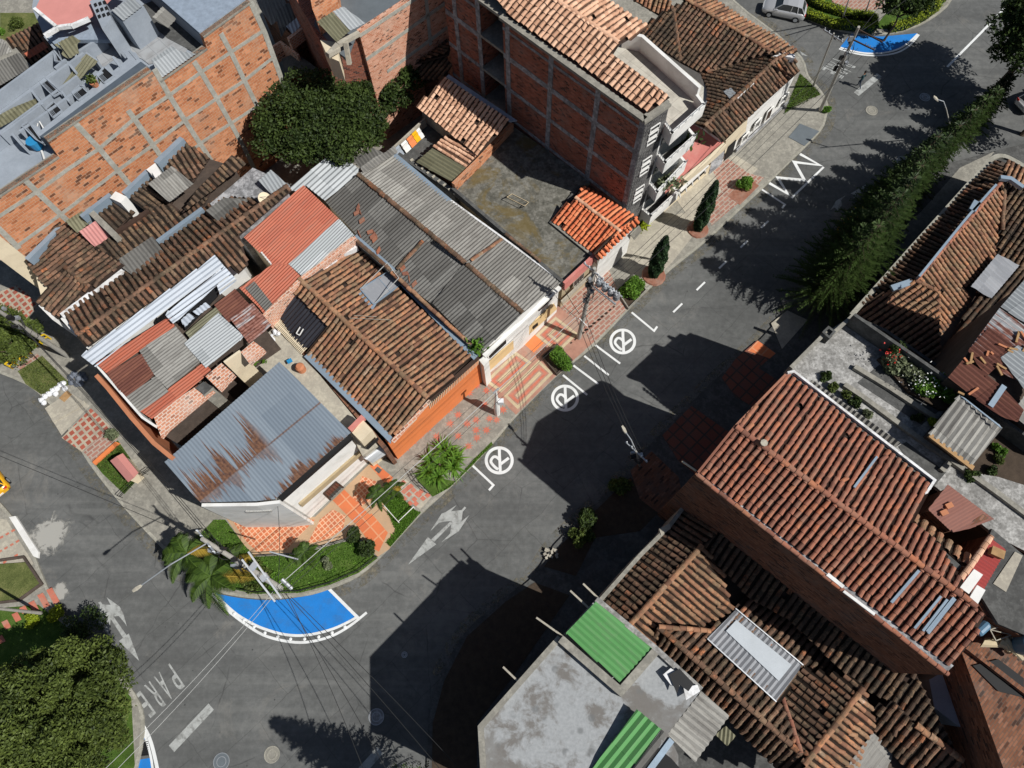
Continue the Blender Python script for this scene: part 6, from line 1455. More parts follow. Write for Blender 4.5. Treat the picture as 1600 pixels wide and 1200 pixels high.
g = MB(); c = W1.on(1192, 693) + W1.n * .3; g.tube([c - Vector((0, 0, .2)), c + Vector((0, 0, .15))], [.12, .2], 8); g.build('vent_cap', M['conc_light'], b)
# gable boards
g = MB(); g.bar(W1.on(1091, 738), W1.on(1149, 666), .14, .2); g.bar(W2.on(1149, 666), W2.on(1231, 582), .14, .2); g.build('gable_board', M['t_red'], b)
for q, lab in (((1066, 721, 1088, 736), 0), ((905, 0, 0, 0), 1)):
    if lab == 0:
        g = MB(); g.bar(P(q[0], q[1], 11.0), P(q[2], q[3], 11.2), .09); g.build('rod', M['cream'], b)

# ---- B18: hipped dark tile house below
b = house('hipped_tile_house', 'rambling hipped roof house with blackened tiles and a clear skylight', 'house', 1180, 980)
X1 = plane3((1097, 852, 6.2), (984, 976, 6.2), (990, 880, 5.0))
tile_roof(b, X1, [(1046, 822), (1072, 794), (1130, 800), (1150, 812), (1097, 852), (984, 976), (940, 936)], 't_old2', along=((1050, 905), (1000, 870)), pitch=.4, ex=.45)
X2 = plane3((1097, 852, 6.2), (984, 976, 6.2), (1145, 950, 4.9))
tile_roof(b, X2, [(1097, 852), (1131, 895), (1136, 925), (1146, 952), (1112, 984), (1060, 980), (1030, 978), (1025, 1008), (1000, 995), (984, 976)], 't_mid', along=((1050, 905), (1110, 955)), pitch=.38)
X3 = plane3((1028, 979, 6.2), (1250, 1177, 6.2), (1150, 950, 4.8))
sh_ = [(1102, 1000), (1146, 953), (1251, 1041), (1209, 1098)]
tile_roof(b, X3, [(1028, 979), (1112, 984), (1146, 952), (1165, 930), (1230, 965), (1330, 1060), (1250, 1046), (1215, 1090), (1250, 1177)], 't_old2', along=((1180, 1040), (1215, 1000)), pitch=.4, ex=.45)
X4 = plane3((1028, 979, 6.2), (1250, 1177, 6.2), (1130, 1110, 5.0))
tile_roof(b, X4, [(1028, 979), (1250, 1177), (1262, 1210), (1230, 1215), (1165, 1150), (1148, 1130), (1100, 1080), (1058, 1040), (1022, 1008)], 't_old2', along=((1130, 1070), (1098, 1110)), pitch=.4, ex=.45)
X5 = plane3((1348, 1075, 6.2), (1256, 1195, 6.2), (1230, 1050, 4.9))
tile_roof(b, X5, [(1250, 1046), (1330, 1060), (1348, 1075), (1256, 1197), (1250, 1177), (1218, 1090)], 't_old2', along=((1310, 1125), (1245, 1072)), pitch=.4, ex=.45)
X6 = plane3((1348, 1075, 6.2), (1256, 1195, 6.2), (1372, 1130, 5.2))
tile_roof(b, X6, [(1348, 1075), (1372, 1128), (1350, 1160), (1320, 1260), (1240, 1260), (1256, 1195)], 't_mid', along=((1300, 1140), (1350, 1180)), pitch=.38)
X7 = plane3((1430, 1132, 6.2), (1502, 1188, 6.2), (1372, 1140, 5.2))
tile_roof(b, X7, [(1372, 1104), (1400, 1100), (1430, 1132), (1506, 1190), (1480, 1260), (1440, 1220), (1366, 1150)], 't_old2', along=((1440, 1145), (1410, 1180)), pitch=.4, ex=.45)
X8 = plane3((1180, 880, 6.3), (1430, 1100, 6.3), (1120, 930, 5.0))
tile_roof(b, X8, [(1140, 810), (1200, 860), (1300, 935), (1430, 1050), (1470, 1130), (1502, 1188), (1430, 1132), (1400, 1100), (1348, 1075), (1330, 1060), (1230, 965), (1165, 930), (1140, 900), (1131, 895), (1097, 852)], 't_old', along=((1260, 940), (1235, 975)), pitch=.4, ex=.45)
caps(b, X1.on(1097, 852), X1.on(984, 976), 't_mid', .18); caps(b, X3.on(1028, 979), X3.on(1252, 1179), 't_old2', .18); caps(b, X5.on(1348, 1075), X5.on(1256, 1195), 't_mid', .18); caps(b, X7.on(1430, 1132), X7.on(1504, 1189), 't_mid', .2)
caps(b, X3.on(1028, 979) + Vector((0, 0, .1)), X3.on(1108, 986) + Vector((0, 0, .2)), 't_mid', .15); caps(b, X5.on(1221, 1090) + Vector((0, 0, .1)), X4.on(1250, 1177) + Vector((0, 0, .1)), 't_red', .15)
caps(b, X8.on(1400, 1100), X7.on(1372, 1104), 't_old2', .14) if False else None
corr_roof(b, X3, sh_, 'c_clear', lift=.2, wave=.3, amp=.04, along=((1180, 975), (1140, 1020)), name='skylight')
g = MB(); W = [X3.on(*p) + X3.n * .3 for p in ((1131, 988), (1147, 971), (1233, 1041), (1213, 1066))]; g.extrude(W, -X3.n * .03); g.build('skylight_panel', M['panel'], b)
g = MB(); W = [X3.on(*p) + X3.n * .29 for p in sh_]
g.bar(W[0], W[3], .06); g.bar(W[1], W[2], .06); g.build('skylight_rail', M['zinc'], b)
corr_roof(b, X6, [(1360, 1142), (1394, 1172), (1370, 1240), (1310, 1240), (1325, 1190)], 'c_light', lift=.12, along=((1376, 1160), (1340, 1210)))
parapet(b, [(1070, 790), (1046, 822), (1000, 868), (938, 938)], 5.35, 0, .25, 'conc', 'front_wall')
walls(b, [(1050, 824), (1074, 798), (1160, 850), (1400, 1050), (1490, 1180), (1460, 1230), (1300, 1230), (1100, 1080), (1030, 1010), (945, 936)], 'darkwall', 4.0)
g = MB(); W = Ps([(1030, 826), (1046, 818), (1048, 826), (1033, 836)], 5.4); g.prism(W, 5); g.build('wall_block', M['conc_light'], b)

# ---- B19: flat slab building, green sheets
b = house('flat_slab_building', 'building with stained grey flat slab roof and green corrugated sheets', 'building', 900, 1100)
ZF = 9.5
fp = [(750, 1136), (850, 1024), (874, 998), (905, 965), (932, 936), (1020, 1010), (1096, 1078), (1044, 1146), (1060, 1180), (1060, 1290), (758, 1290)]
slab(b, fp, ZF, .3, 'slab19', 'flat_slab'); walls(b, fp, 'conc_dark', ZF - .3, inset=.15)
parapet(b, [(760, 1290), (751, 1136), (850, 1024), (875, 996)], ZF + .22, ZF - .3, .3, 'conc', 'slab_edge')
gp = plane3((885, 988, ZF + .7), (932, 940, ZF + .7), (968, 1064, ZF + .45)); corr_roof(b, gp, [(884, 989), (932, 939), (1019, 1013), (968, 1066)], 'c_green', wave=.3, amp=.035, along=((908, 964), (990, 1036)))
parapet(b, [(876, 998), (970, 1080), (1024, 1018)], ZF + .55, ZF, .42, 'conc', 'raised_edge'); parapet(b, [(932, 936), (1021, 1010), (1096, 1078)], ZF + .3, ZF - .5, .3, 'conc_white', 'side_edge')
gp2 = plane3((995, 1108, ZF + .7), (1034, 1140, ZF + .7), (932, 1190, ZF + .2)); corr_roof(b, gp2, [(995, 1108), (1034, 1140), (965, 1230), (905, 1230), (931, 1192)], 'c_green', wave=.42, amp=.06, along=((1012, 1124), (950, 1200)))
corr_roof(b, gp2, [(1034, 1140), (1044, 1148), (985, 1230), (965, 1230)], 'c_dark', wave=.42, amp=.06, along=((1012, 1124), (950, 1200)))
corr_roof(b, ((1044, 1147, ZF - .2), (1096, 1080, ZF), (1086, 1190, ZF - .8)), [(1043, 1147), (1096, 1080), (1140, 1118), (1086, 1191)], 'c_light', wave=.32, amp=.05, along=((1060, 1115), (1110, 1155)))
parapet(b, [(1050, 1156), (1010, 1210)], ZF + .1, ZF - .6, .3, 'flash', 'gutter')
g = MB(); W = Ps([(1028, 1168), (1050, 1186), (1062, 1200), (1020, 1230), (1000, 1210)], ZF + .05); g.extrude(W, (0, 0, -.04)); g.build('roof_opening', M['dark'], b)
for i, (q, m) in enumerate((([(1036, 1054), (1048, 1044), (1068, 1056), (1060, 1076), (1048, 1070)], 'flashw'), ([(1068, 1074), (1090, 1070), (1094, 1080), (1072, 1094)], 'flashw'), ([(1045, 1054), (1062, 1045), (1084, 1068), (1076, 1080), (1062, 1070), (1058, 1084)], 'black'))):
    g = MB(); g.extrude(Ps(q, ZF + .4 + i * .05), (0, 0, -.05)); g.build('patched_sheet', M[m], b)
for a_, c_ in (((838, 965), (879, 995)), ((891, 922), (918, 948)), ((911, 912), (938, 936)), ((786, 1042), (810, 1066))):
    pass
for a_, c_ in (((838, 965), (879, 994)), ((891, 923), (922, 952)), ((911, 912), (940, 940)), ((786, 1042), (811, 1066))): g = MB(); g.bar(P(*a_, ZF), P(*c_, ZF), .1); g.build('projecting_pipe', M['conc_light'], b)
corr_roof(b, ((1140, 1118, 5.6), (1100, 1180, 5.2), (1180, 1160, 5.4)), [(1118, 1148), (1134, 1134), (1150, 1150), (1136, 1166)], 'c_olive')

# ---- B20: rusty sheet roofs on the right
b = house('rusty_roof_house', 'house with patchwork of rusted and grey sheet roofs at right edge', 'house', 1560, 560)
ZR = 11.9; rp = plane3((1480, 590, ZR - .3), (1600, 440, ZR - .3), (1600, 640, ZR + .4)); al = ((1600, 470), (1560, 520))
def rpatch(pts, m, l=0): corr_roof(b, rp, pts, m, lift=l, wave=.28, amp=.03, along=((1560, 490), (1600, 520)))
rpatch([(1563, 480), (1620, 415), (1640, 520), (1600, 505)], 'c_zinc', .05); rpatch([(1512, 548), (1562, 481), (1600, 508), (1640, 530), (1640, 620), (1560, 580)], 'c_rustzinc')
rpatch([(1512, 548), (1545, 512), (1580, 540), (1560, 570), (1540, 590)], 'c_rust', .05); rpatch([(1481, 590), (1506, 560), (1560, 600), (1600, 640), (1590, 660), (1560, 650)], 'c_rust', .03)
rpatch([(1562, 560), (1590, 540), (1640, 575), (1640, 640), (1600, 610)], 'c_zinc', .09)
for _ in range(16):
    g = MB(); q = (random.uniform(1500, 1600), 0); q = (q[0], 520 + (1600 - q[0]) * .55 + random.uniform(-10, 50)); c = rp.on(*q) + rp.n * .1; a_ = random.random() * 3; g.box(c, ((math.cos(a_), math.sin(a_), 0), (-math.sin(a_), math.cos(a_), 0), (0, 0, 1)), (random.uniform(.1, .4), .06, .04)); g.build('loose_debris', M['wood' if _ % 3 else 'terra'], b)
g = MB(); g.bar(rp.on(1568, 604) + rp.n * .1, rp.on(1546, 636) + rp.n * .1, .3, .05); g.build('zinc_strip', M['flash'], b)
walls(b, [(1480, 592), (1600, 442), (1700, 500), (1700, 700), (1600, 660)], 'darkwall', ZR - .5); corr_roof(b, ((1583, 640, 12), (1600, 618, 12), (1600, 660, 11.8)), [(1577, 648), (1600, 616), (1640, 640), (1620, 680)], 'c_light', wave=.32, lift=.1)
# ---- B21: bottom right block with red sheets
b = house('brick_yard_house', 'bare brick house with red sheets and roof terrace at bottom right', 'house', 1560, 960)
corr_roof(b, ((1545, 838, 11.2), (1505, 935, 11.2), (1580, 868, 11.0)), [(1546, 838), (1572, 860), (1532, 930), (1500, 905)], 'c_red', wave=.2); slab(b, [(1550, 826), (1600, 868), (1640, 900), (1620, 1000), (1560, 975), (1532, 930), (1572, 860), (1546, 838)], 10.6, .25, 'conc_dark', 'terrace_slab')
walls(b, [(1504, 905), (1548, 836), (1640, 900), (1640, 1020), (1540, 962)], 'brick_brown', 10.3)
g = MB(); g.extrude(Ps([(1586, 862), (1598, 868), (1572, 925), (1552, 912)], 10.64), (0, 0, -.02)); g.build('pale_strip', M['conc_light'], b)
for i, (q, lab) in enumerate((([(1500, 918), (1522, 889), (1536, 898), (1514, 928)], 'white polystyrene sheet lying on the red roof sheets'), ([(1508, 945), (1527, 914), (1540, 922), (1520, 958)], 'white polystyrene sheet hanging over the tile ridge'))):
    t = thing('white_sheet', lab, 'sheet', P(q[0][0], q[0][1], 11.6)); g = MB(); g.extrude(Ps(q, 11.75), (0, 0, -.08)); g.build('sheet', M['white'], t)
t = thing('wooden_crate', 'small yellowish wooden box on the red roof sheets', 'box', P(1556, 864, 11.3)); g = MB(); c = P(1556, 864, 11.5); g.box(c, ((1, -.5, 0), (.5, 1, 0), (0, 0, 1)), (.3, .2, .18)); g.build('box', M['wood'], t); g = MB(); g.box(c + Vector((0, 0, .2)), ((1, -.5, 0), (.5, 1, 0), (0, 0, 1)), (.33, .23, .02)); g.build('lid', M['wood'], t)
b2 = house('brick_annexe', 'dark shaded brick annexe at bottom right corner', 'house', 1560, 1100)
walls(b2, [(1496, 1000), (1540, 968), (1680, 1060), (1680, 1290), (1600, 1290)], 'brick_brown', 8.5); g = MB(); g.prism([p + Vector((0, 0, 15.5)) for p in Ps([(1622, 1030), (1760, 975), (1850, 1200), (1645, 1320)], 0)], 0); g.build('unseen_shade_block', M['brick_brown'], b2); walls(b2, [(1452, 1062), (1484, 1044), (1536, 1082), (1500, 1136), (1460, 1106)], 'bluegrey', 5.8)  # tall block right of the frame is added to shade the annexe
parapet(b2, [(1500, 1002), (1640, 1110)], 8.9, 8.4, .25, 'brick_brown', 'parapet'); slab(b2, [(1520, 1040), (1560, 1030), (1600, 1060), (1600, 1090), (1560, 1080)], 8.6, .1, 'dark', 'roof_opening')
slab(b2, [(1380, 1070), (1440, 1070), (1470, 1110), (1490, 1150), (1440, 1150)], 1.0, .2, 'conc_dark', 'yard_floor')
t = thing('water_tank', 'round blue water tank on the shaded brick annexe', 'water tank', P(1590, 1008, 10)); g = MB(); c = P(1592, 1007, 9.2); g.tube([c, c + Vector((0, 0, 1.3)), c + Vector((0, 0, 1.5)), c + Vector((0, 0, 1.6))], [.55, .6, .4, .15], 18); g.build('tank', M['bluetank'], t); g = MB(); g.tube([c + Vector((0, 0, 1.6)), c + Vector((0, 0, 1.7))], .2, 12); g.build('lid', M['black'], t)
t = thing('steel_frame', 'square white metal frame among junk beside the blue tank', 'metal frame', P(1565, 985, 10)); g = MB(); q = Ps([(1547, 984), (1574, 975), (1581, 992), (1556, 1001)], 9.7)
for a_, c_ in zip(q, q[1:] + q[:1]): g.bar(a_, c_, .05); g.bar(a_, a_ - Vector((0, 0, .6)), .05)
g.bar(q[0], q[2], .04); g.build('frame', M['conc_light'], t)
t = thing('junk_pile', 'pile of pale sacks and scrap beside the blue water tank', 'junk', P(1570, 1010, 9)); g = MB()
for x, y in ((1556, 1005), (1566, 1012), (1576, 1018), (1570, 1000), (1562, 996), (1550, 975)):
    c = P(x, y, 9); g.tube([c, c + Vector((random.gauss(0, .4), random.gauss(0, .4), .35)), c + Vector((.5, -.4, .2))], [.22, .3, .12], 7)
g.build('sack', M['creammark'], t)
t = thing('blue_barrel', 'blue plastic barrel lying against the tile roof edge', 'barrel', P(1532, 984, 9.5)); g = MB(); g.tube([P(1526, 990, 10), P(1528, 987, 10), P(1540, 976, 10), P(1542, 974, 10)], [.2, .28, .28, .2], 12); g.build('barrel', M['bluetank'], t)

# ================================================================ VEGETATION
def leafquads(P0, size, up=.5, asp=.55):
    n = len(P0); d = rng.normal(0, 1, (n, 3)); d[:, 2] *= .5; d /= np.linalg.norm(d, axis=1)[:, None]
    e = rng.normal(0, 1, (n, 3)); e -= (e * d).sum(1)[:, None] * d; e /= np.linalg.norm(e, axis=1)[:, None]
    s = size * rng.uniform(.6, 1.3, n)[:, None]; a = d * s; b = e * s * asp
    return np.stack([P0 - a, P0 - b * .9 + a * .1, P0 + a, P0 + b * .9 + a * .1], 1).reshape(-1, 3)
def crown_pts(c, rad, ncl, nl, cr=.9, low=-.3, flat=1.0):
    pts, rn = [], []
    for _ in range(ncl):
        v = rng.normal(0, 1, 3); v /= np.linalg.norm(v); v[2] = abs(v[2]) if rng.random() > .25 else v[2] * .5; v[:2] *= 1 + .12 * math.sin(3 * math.atan2(v[1], v[0]) + c[0])
        if v[2] < low: v[2] = low
        r = rng.uniform(.62, 1.06); cc = np.array(c) + v * np.array(rad) * r; k = cr * rng.uniform(.6, 1.25); b = rng.uniform(-.22, .22)
        q = rng.normal(0, 1, (nl, 3)); q /= np.linalg.norm(q, axis=1)[:, None]; q[:, 2] = np.where(rng.random(nl) < .8, np.abs(q[:, 2]), q[:, 2]); q *= (rng.uniform(.55, 1, nl) ** .5)[:, None] * k * (1 + .12 * rng.normal(0, 1, (nl, 1))); q[:, 2] *= .8 * flat
        pts.append(cc + q); rn.append(np.clip(rng.normal(.5, .2, nl) + b, 0, 1))
    return np.concatenate(pts), np.concatenate(rn)
def tree(name, label, cat, px, py, top, rad, mat, ncl, nl, size, cr=.9, trunk=.25, limbs=7, group=None, base=None, z0=0.0):
    top_c = P(px, py, top - rad[2]); c = Vector(top_c)
    t = thing(name, label, cat, (c.x, c.y, z0), group)
    g = MB(); g.tube([(c.x, c.y, z0), (c.x + .15, c.y, z0 + (c.z - z0) * .5), (c.x, c.y + .1, c.z - rad[2] * .3), (c.x, c.y, c.z + rad[2] * .3)], [trunk, trunk * .8, trunk * .6, trunk * .25], 9)
    for k in range(limbs):
        a = 2 * math.pi * k / limbs + random.random() * .6; r = rad[0] * random.uniform(.5, .85); z1 = c.z - rad[2] * .45
        g.tube([(c.x, c.y, z1 - .3), (c.x + math.cos(a) * r * .5, c.y + math.sin(a) * r * .5, z1 + rad[2] * .3), (c.x + math.cos(a) * r, c.y + math.sin(a) * r, z1 + rad[2] * .75)], [trunk * .45, trunk * .28, trunk * .1], 6)
    g.build('trunk', M['bark'], t)
    p, r = crown_pts(c, rad, ncl, nl, cr); V = leafquads(p, size); np_mesh('crown', V, 4, M[mat], t, r); return t
tree('broadleaf_tree', 'big deep green tree beside the brick flank wall', 'tree', 494, 200, 8.6, (3.8, 3.9, 2.9), 'lf_deep', 66, 400, .14, 1.05, .35)
tree('broadleaf_tree', 'smaller tree growing into the big one on its right side', 'tree', 566, 196, 7.8, (1.5, 2.9, 2.4), 'lf_deep', 30, 400, .14, .95, .2)
tree('dark_tree', 'dark shaded tree behind the big one below the brick block', 'tree', 596, 140, 6.0, (3.0, 1.9, 2.2), 'lf_dark', 40, 240, .17, .9, .2)
tree('round_tree', 'large leafy green tree filling the bottom left corner', 'tree', 98, 1125, 8.0, (4.2, 4.3, 3.0), 'lf_olive', 120, 520, .11, .85, .3)
tree('street_tree', 'leaning small tree at left edge of the picture', 'tree', 20, 540, 3.6, (1.9, 1.9, 1.3), 'lf_olive', 26, 240, .12, .6, .12)
tree('corner_tree', 'tall dark tree at the top right corner', 'tree', 1624, 56, 8.8, (3.6, 4.0, 2.6), 'lf_dark', 80, 360, .16, 1.0, .3)
tree('park_tree', 'dark tree beyond the tall corner tree at right edge', 'tree', 1655, 150, 6.5, (2.0, 2.4, 2.0), 'lf_dark', 36, 300, .16, .9, .25)
tree('garden_tree', 'feathery small tree inside the lime hedges', 'tree', 1410, 14, 4.6, (1.9, 1.6, 1.2), 'lf_dark', 18, 170, .15, .6, .12)
# shade tree casting on the junction (crown seen only by its shadow beyond the frame)
# conifers
def conifer(label, bx, by, h, r, seed, zl=1.0):
    rs = np.random.default_rng(seed); tt = rs.normal(0, .13); h *= rs.uniform(.9, 1.08); r *= rs.uniform(.82, 1.12); c = P(bx, by, 0); t = thing('conifer', label, 'conifer', c, 'row of feathery conifers by the parapet')
    g = MB(); g.tube([c, c + Vector((0, 0, h * .5)), c + Vector((0, 0, h))], [.16, .1, .02], 8)
    V, rn = [], []; lv = int(h / .42)
    for i in range(lv):
        z = zl + (h - zl) * i / lv; f = 1 - i / lv; R = r * (f ** .75) * rs.uniform(.85, 1.1) + .12; nb = 9 if f > .3 else 6
        for k in range(nb):
            a = 2 * math.pi * (k + .37 * i) / nb + rs.normal(0, .12); L = R * rs.uniform(.75, 1.15); u = np.array([math.cos(a), math.sin(a), 0]); s = np.array([-math.sin(a), math.cos(a), 0])
            m = max(5, int(L / .13)); tint = rs.normal(0, .08)
            for j in range(m):
                q = (j + .5) / m; p = np.array(c) + np.array([0, 0, z]) + u * L * q + np.array([0, 0, -.22 * L * q * q + .1 * L * q])
                for sd in (-1, 1):
                    ln = (.36 * (1 - q) ** .6 + .09) * rs.uniform(.8, 1.2); e = (s * sd * .8 + u * .65) * ln + np.array([0, 0, rs.normal(-.02, .07)]); w = u * .06 + np.array([0, 0, .035])
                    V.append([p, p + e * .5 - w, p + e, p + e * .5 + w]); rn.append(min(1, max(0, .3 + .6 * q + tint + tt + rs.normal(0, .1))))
            if i % 2 == 0: 
                pe = np.array(c) + np.array([0, 0, z]) + u * L * .9; g.tube([tuple(np.array(c) + np.array([0, 0, z])), tuple(pe + np.array([0, 0, -.1 * L]))], [.035, .012], 4, cap=False)
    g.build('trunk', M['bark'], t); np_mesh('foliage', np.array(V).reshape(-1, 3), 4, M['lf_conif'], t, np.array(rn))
cl = ['nearest the camera', 'second from the near end', 'third from the near end', 'fourth from the near end', 'fifth from the near end', 'sixth from the near end', 'seventh from the near end', 'eighth from the near end', 'ninth from the near end', 'tenth from the near end', 'eleventh from the near end', 'farthest, by the street lamp']
cf = [(1276, 470, 11.5, 3.3), (1298, 440, 12, 3.3), (1318, 414, 11, 3.0), (1338, 386, 11, 2.9), (1352, 360, 9.5, 2.5), (1370, 334, 9.0, 2.4), (1392, 318, 8.0, 2.1), (1412, 298, 7.4, 1.9), (1434, 276, 6.6, 1.7), (1456, 254, 6.2, 1.6), (1480, 230, 5.8, 1.5), (1506, 206, 5.4, 1.4), (1530, 180, 5.2, 1.3)]
for i, (x, y, h, r) in enumerate(cf): conifer('feathery conifer in the row, ' + (cl + ['last in line past the street lamp'])[i] if i < 11 else ('feathery conifer in the row, ' + ('just before the last one' if i == 11 else 'farthest, by the street lamp')), x, y, h, r, i + 3)
conifer('lone tall conifer at the bottom edge casting the feathery shadow', 662, 1245, 12.5, 2.7, 77, 3.5)
bpy.data.objects[[o.name for o in bpy.data.objects if o.get('label', '').startswith('lone tall')][0]].pop('group')
# cypresses
def cypress(label, bx, by, h, r):
    c = P(bx, by, KZ); t = thing('cypress', label, 'cypress', c, 'columnar cypresses on the pavement'); g = MB(); g.tube([c, c + Vector((0, 0, h * .95))], [.1, .02], 7); g.build('trunk', M['bark'], t)
    n = 9000; z = rng.uniform(.03, 1, n) ** 1.1; R = r * np.sin(np.pi * np.clip(z * .86 + .12, 0, 1)) ** .65 * (1 - z * .25); a = rng.uniform(0, 2 * np.pi, n); q = np.sqrt(rng.uniform(.45, 1, n)) * (1 + .12 * np.sin(a * 5 + z * 19))
    p = np.stack([c.x + np.cos(a) * R * q, c.y + np.sin(a) * R * q, c.z + z * h], 1); V = leafquads(p, .09); np_mesh('foliage', V, 4, M['lf_cypress'], t, rng.random(n))
    bd_ = MB(); bd_.tube([c + Vector((0, 0, -.05)), c + Vector((0, 0, .12))], [r * 1.5, r * 1.35], 14); bd_.build('planting_ring', M['reddirt'], t)
t_ = None
cypress('tall columnar cypress in front of the balconies', 1090, 358, 6.3, .62); cypress('columnar cypress beside the bright green bush', 1021, 430, 5.6, .66)
# bushes
def bush(name, label, cat, px, py, r, h, mat, n=4200, size=.085, z0=KZ, sub=9):
    c = P(px, py, z0); t = thing(name, label, cat, c); g = MB()
    for k in range(4): a = k * 1.7; g.tube([c, c + Vector((math.cos(a) * r * .4, math.sin(a) * r * .4, h * .6))], [.04, .015], 5)
    g.build('stem', M['bark'], t)
    ps, rn = [], []
    for k in range(sub):
        v = rng.normal(0, .48, 3); cc = np.array(c) + np.array([v[0] * r * .8, v[1] * r * .8, h * .55 + v[2] * h * .25]); m = n // sub; q = rng.normal(0, 1, (m, 3)); q /= np.linalg.norm(q, axis=1)[:, None]; q *= (rng.uniform(.2, 1, m) ** .5)[:, None] * np.array([r * .55, r * .55, h * .42]); ps.append(cc + q); rn.append(np.clip(rng.normal(.5 + rng.normal(0, .1), .22, m), 0, 1))
    np_mesh('leaves', leafquads(np.concatenate(ps), size), 4, M[mat], t, np.concatenate(rn)); return t
bush('bush', 'bright green clipped bush in the planter by the pavement trees', 'bush', 990, 458, .85, 1.5, 'lf_bright', 5200)
bush('bush', 'round green bush in the brick edged planter beside the striped paving', 'bush', 872, 566, .8, 1.3, 'lf_bright', 5200)
bush('bush', 'small round green bush on the red gravel bed', 'bush', 1161, 294, .6, 1.0, 'lf_bright', 3000)
bush('bush', 'dark berry bush beside the orange steps', 'bush', 575, 856, .55, .9, 'lf_dark', 2200, .1); bush('bush', 'second dark bush at the lawn edge by the orange steps', 'bush', 556, 838, .5, .8, 'lf_dark', 1800, .1)
bush('bush', 'shaded bush at the dark garden corner beside the road', 'bush', 918, 812, .8, 1.4, 'lf_deep', 2600, .11); bush('bush', 'shaded bush below the first one in the dark garden', 'bush', 912, 840, .7, 1.1, 'lf_olive', 1800, .11); bush('bush', 'shaded bush nearest the paved yard in the dark garden', 'bush', 968, 762, .8, .9, 'lf_olive', 1800, .1)
bush('bush', 'low plants by the corner lamp post', 'bush', 1288, 172, .4, .5, 'lf_bright', 1400)
bush('bush', 'green bush on the left lawn near the yellow rail', 'bush', 18, 560, 1.0, 1.5, 'lf_olive', 3600); bush('bush', 'dark bush in front of the lattice paving at left', 'bush', 22, 512, 1.3, 2.0, 'lf_olive', 4800)
bush('bush', 'yellow green shrub at the pavement end above the big left tree', 'bush', 92, 960, .45, .7, 'lf_lime', 1500); bush('bush', 'yellow green shrub beside the concrete post at left', 'bush', 58, 968, .5, .7, 'lf_lime', 1500); bush('bush', 'small grey green shrub by the red pavement', 'bush', 180, 682, .45, .6, 'lf_grey', 1200)
bush('bush', 'dark shrub under the big left tree', 'bush', 130, 990, 1.1, 1.4, 'lf_dark', 2600)
bush('terrace_plants', 'spiky pale green plant on the roof terrace', 'plant', 1392, 574, .8, 1.0, 'lf_grey', 2600, .13, ZT); bush('terrace_plants', 'bushy plant next to the spiky one on the terrace', 'plant', 1424, 590, .8, .9, 'lf_grey', 2200, .1, ZT)
t = bush('terrace_plants', 'green plant with white flowers on the terrace', 'plant', 1446, 602, .9, .9, 'lf_bright', 2600, .09, ZT)
p_ = np.array(P(1446, 600, ZT + 1.0)) + rng.normal(0, 1, (90, 3)) * np.array([.6, .6, .1]); np_mesh('flowers', leafquads(p_, .06, asp=.9), 4, M['flower_w'], t)
bush('terrace_plants', 'leafy green bush at the far end of the terrace bed', 'plant', 1474, 616, .8, .9, 'lf_bright', 2400, .1, ZT)
t = bush('terrace_plants', 'plant with red flowers on the roof terrace', 'plant', 1392, 556, .5, 1.3, 'lf_dark', 1000, .09, ZT); p_ = np.array(P(1392, 552, ZT + 1.5)) + rng.normal(0, 1, (46, 3)) * np.array([.3, .3, .2]); np_mesh('flowers', leafquads(p_, .055, asp=.9), 4, M['flower'], t)
for x, y, m, lab in ((1290, 590, 'lf_dark', 'tiny potted shrub at the street end of the terrace'), (1300, 606, 'lf_olive', 'low plant by the corrugated strip, nearest the street'), (1322, 620, 'lf_olive', 'low plant by the corrugated strip, second along'), (1334, 632, 'lf_dark', 'dark round plant by the corrugated strip'), (1354, 645, 'lf_grey', 'yellowish plant by the corrugated strip end'), (1452, 662, 'lf_lime', 'yellow plant leaning on the corrugated shed'), (1432, 655, 'lf_dark', 'dark tuft on the terrace left of the shed'), (1556, 720, 'lf_olive', 'plant in the dark yard right of the shed'), (1545, 735, 'lf_dark', 'dark plant below the shed corner'), (1560, 705, 'lf_bright', 'small bright plant behind the shed'), (1512, 742, 'lf_dark', 'dark tuft below the wooden shed edge')):
    bush('terrace_plants', lab, 'plant', x, y, .35, .5, m, 700, .08, ZT, 5)
bush('bush', 'low yard shrub in the top left garden', 'bush', 30, 42, .7, .8, 'lf_olive', 1400); bush('bush', 'tiny green plant at the top left edge', 'bush', 4, 52, .4, .5, 'lf_bright', 700)
# strap leaved plants and palms
def straps(name, label, cat, spots, mat, n, L, z0=KZ, w=.07, droop=.9):
    c = P(*spots[0], z0); t = thing(name, label, cat, c); V, rn = [], []
    for s_ in spots:
        c0 = np.array(P(*s_, z0))
        for k in range(n):
            a = rng.uniform(0, 2 * math.pi); el = rng.uniform(.5, 1.35); l = L * rng.uniform(.6, 1.15); u = np.array([math.cos(a), math.sin(a), 0]); s = np.array([-math.sin(a), math.cos(a), 0]); p = c0 + u * .08; m = 6; r = rng.random(); pr = None
            for j in range(m + 1):
                q = j / m; pos = c0 + u * l * q * math.cos(el) * (1 + .3 * q) + np.array([0, 0, l * (math.sin(el) * q - droop * .6 * q * q * math.cos(el) - .15 * q * q)]); ww = w * (1 - q ** 2.2) * (.5 + min(1, q * 3) * .5) + .004
                cur = (pos - s * ww, pos + s * ww)
                if pr is not None: V.append([pr[0], cur[0], cur[1], pr[1]]); rn.append(min(1, r * .7 + q * .3))
                pr = cur
    np_mesh('leaves', np.array(V).reshape(-1, 3), 4, M[mat], t, np.array(rn)); g = MB(); g.tube([c, c + Vector((0, 0, .5))], [.14, .07], 8); g.build('stem', M['bark'], t); return t
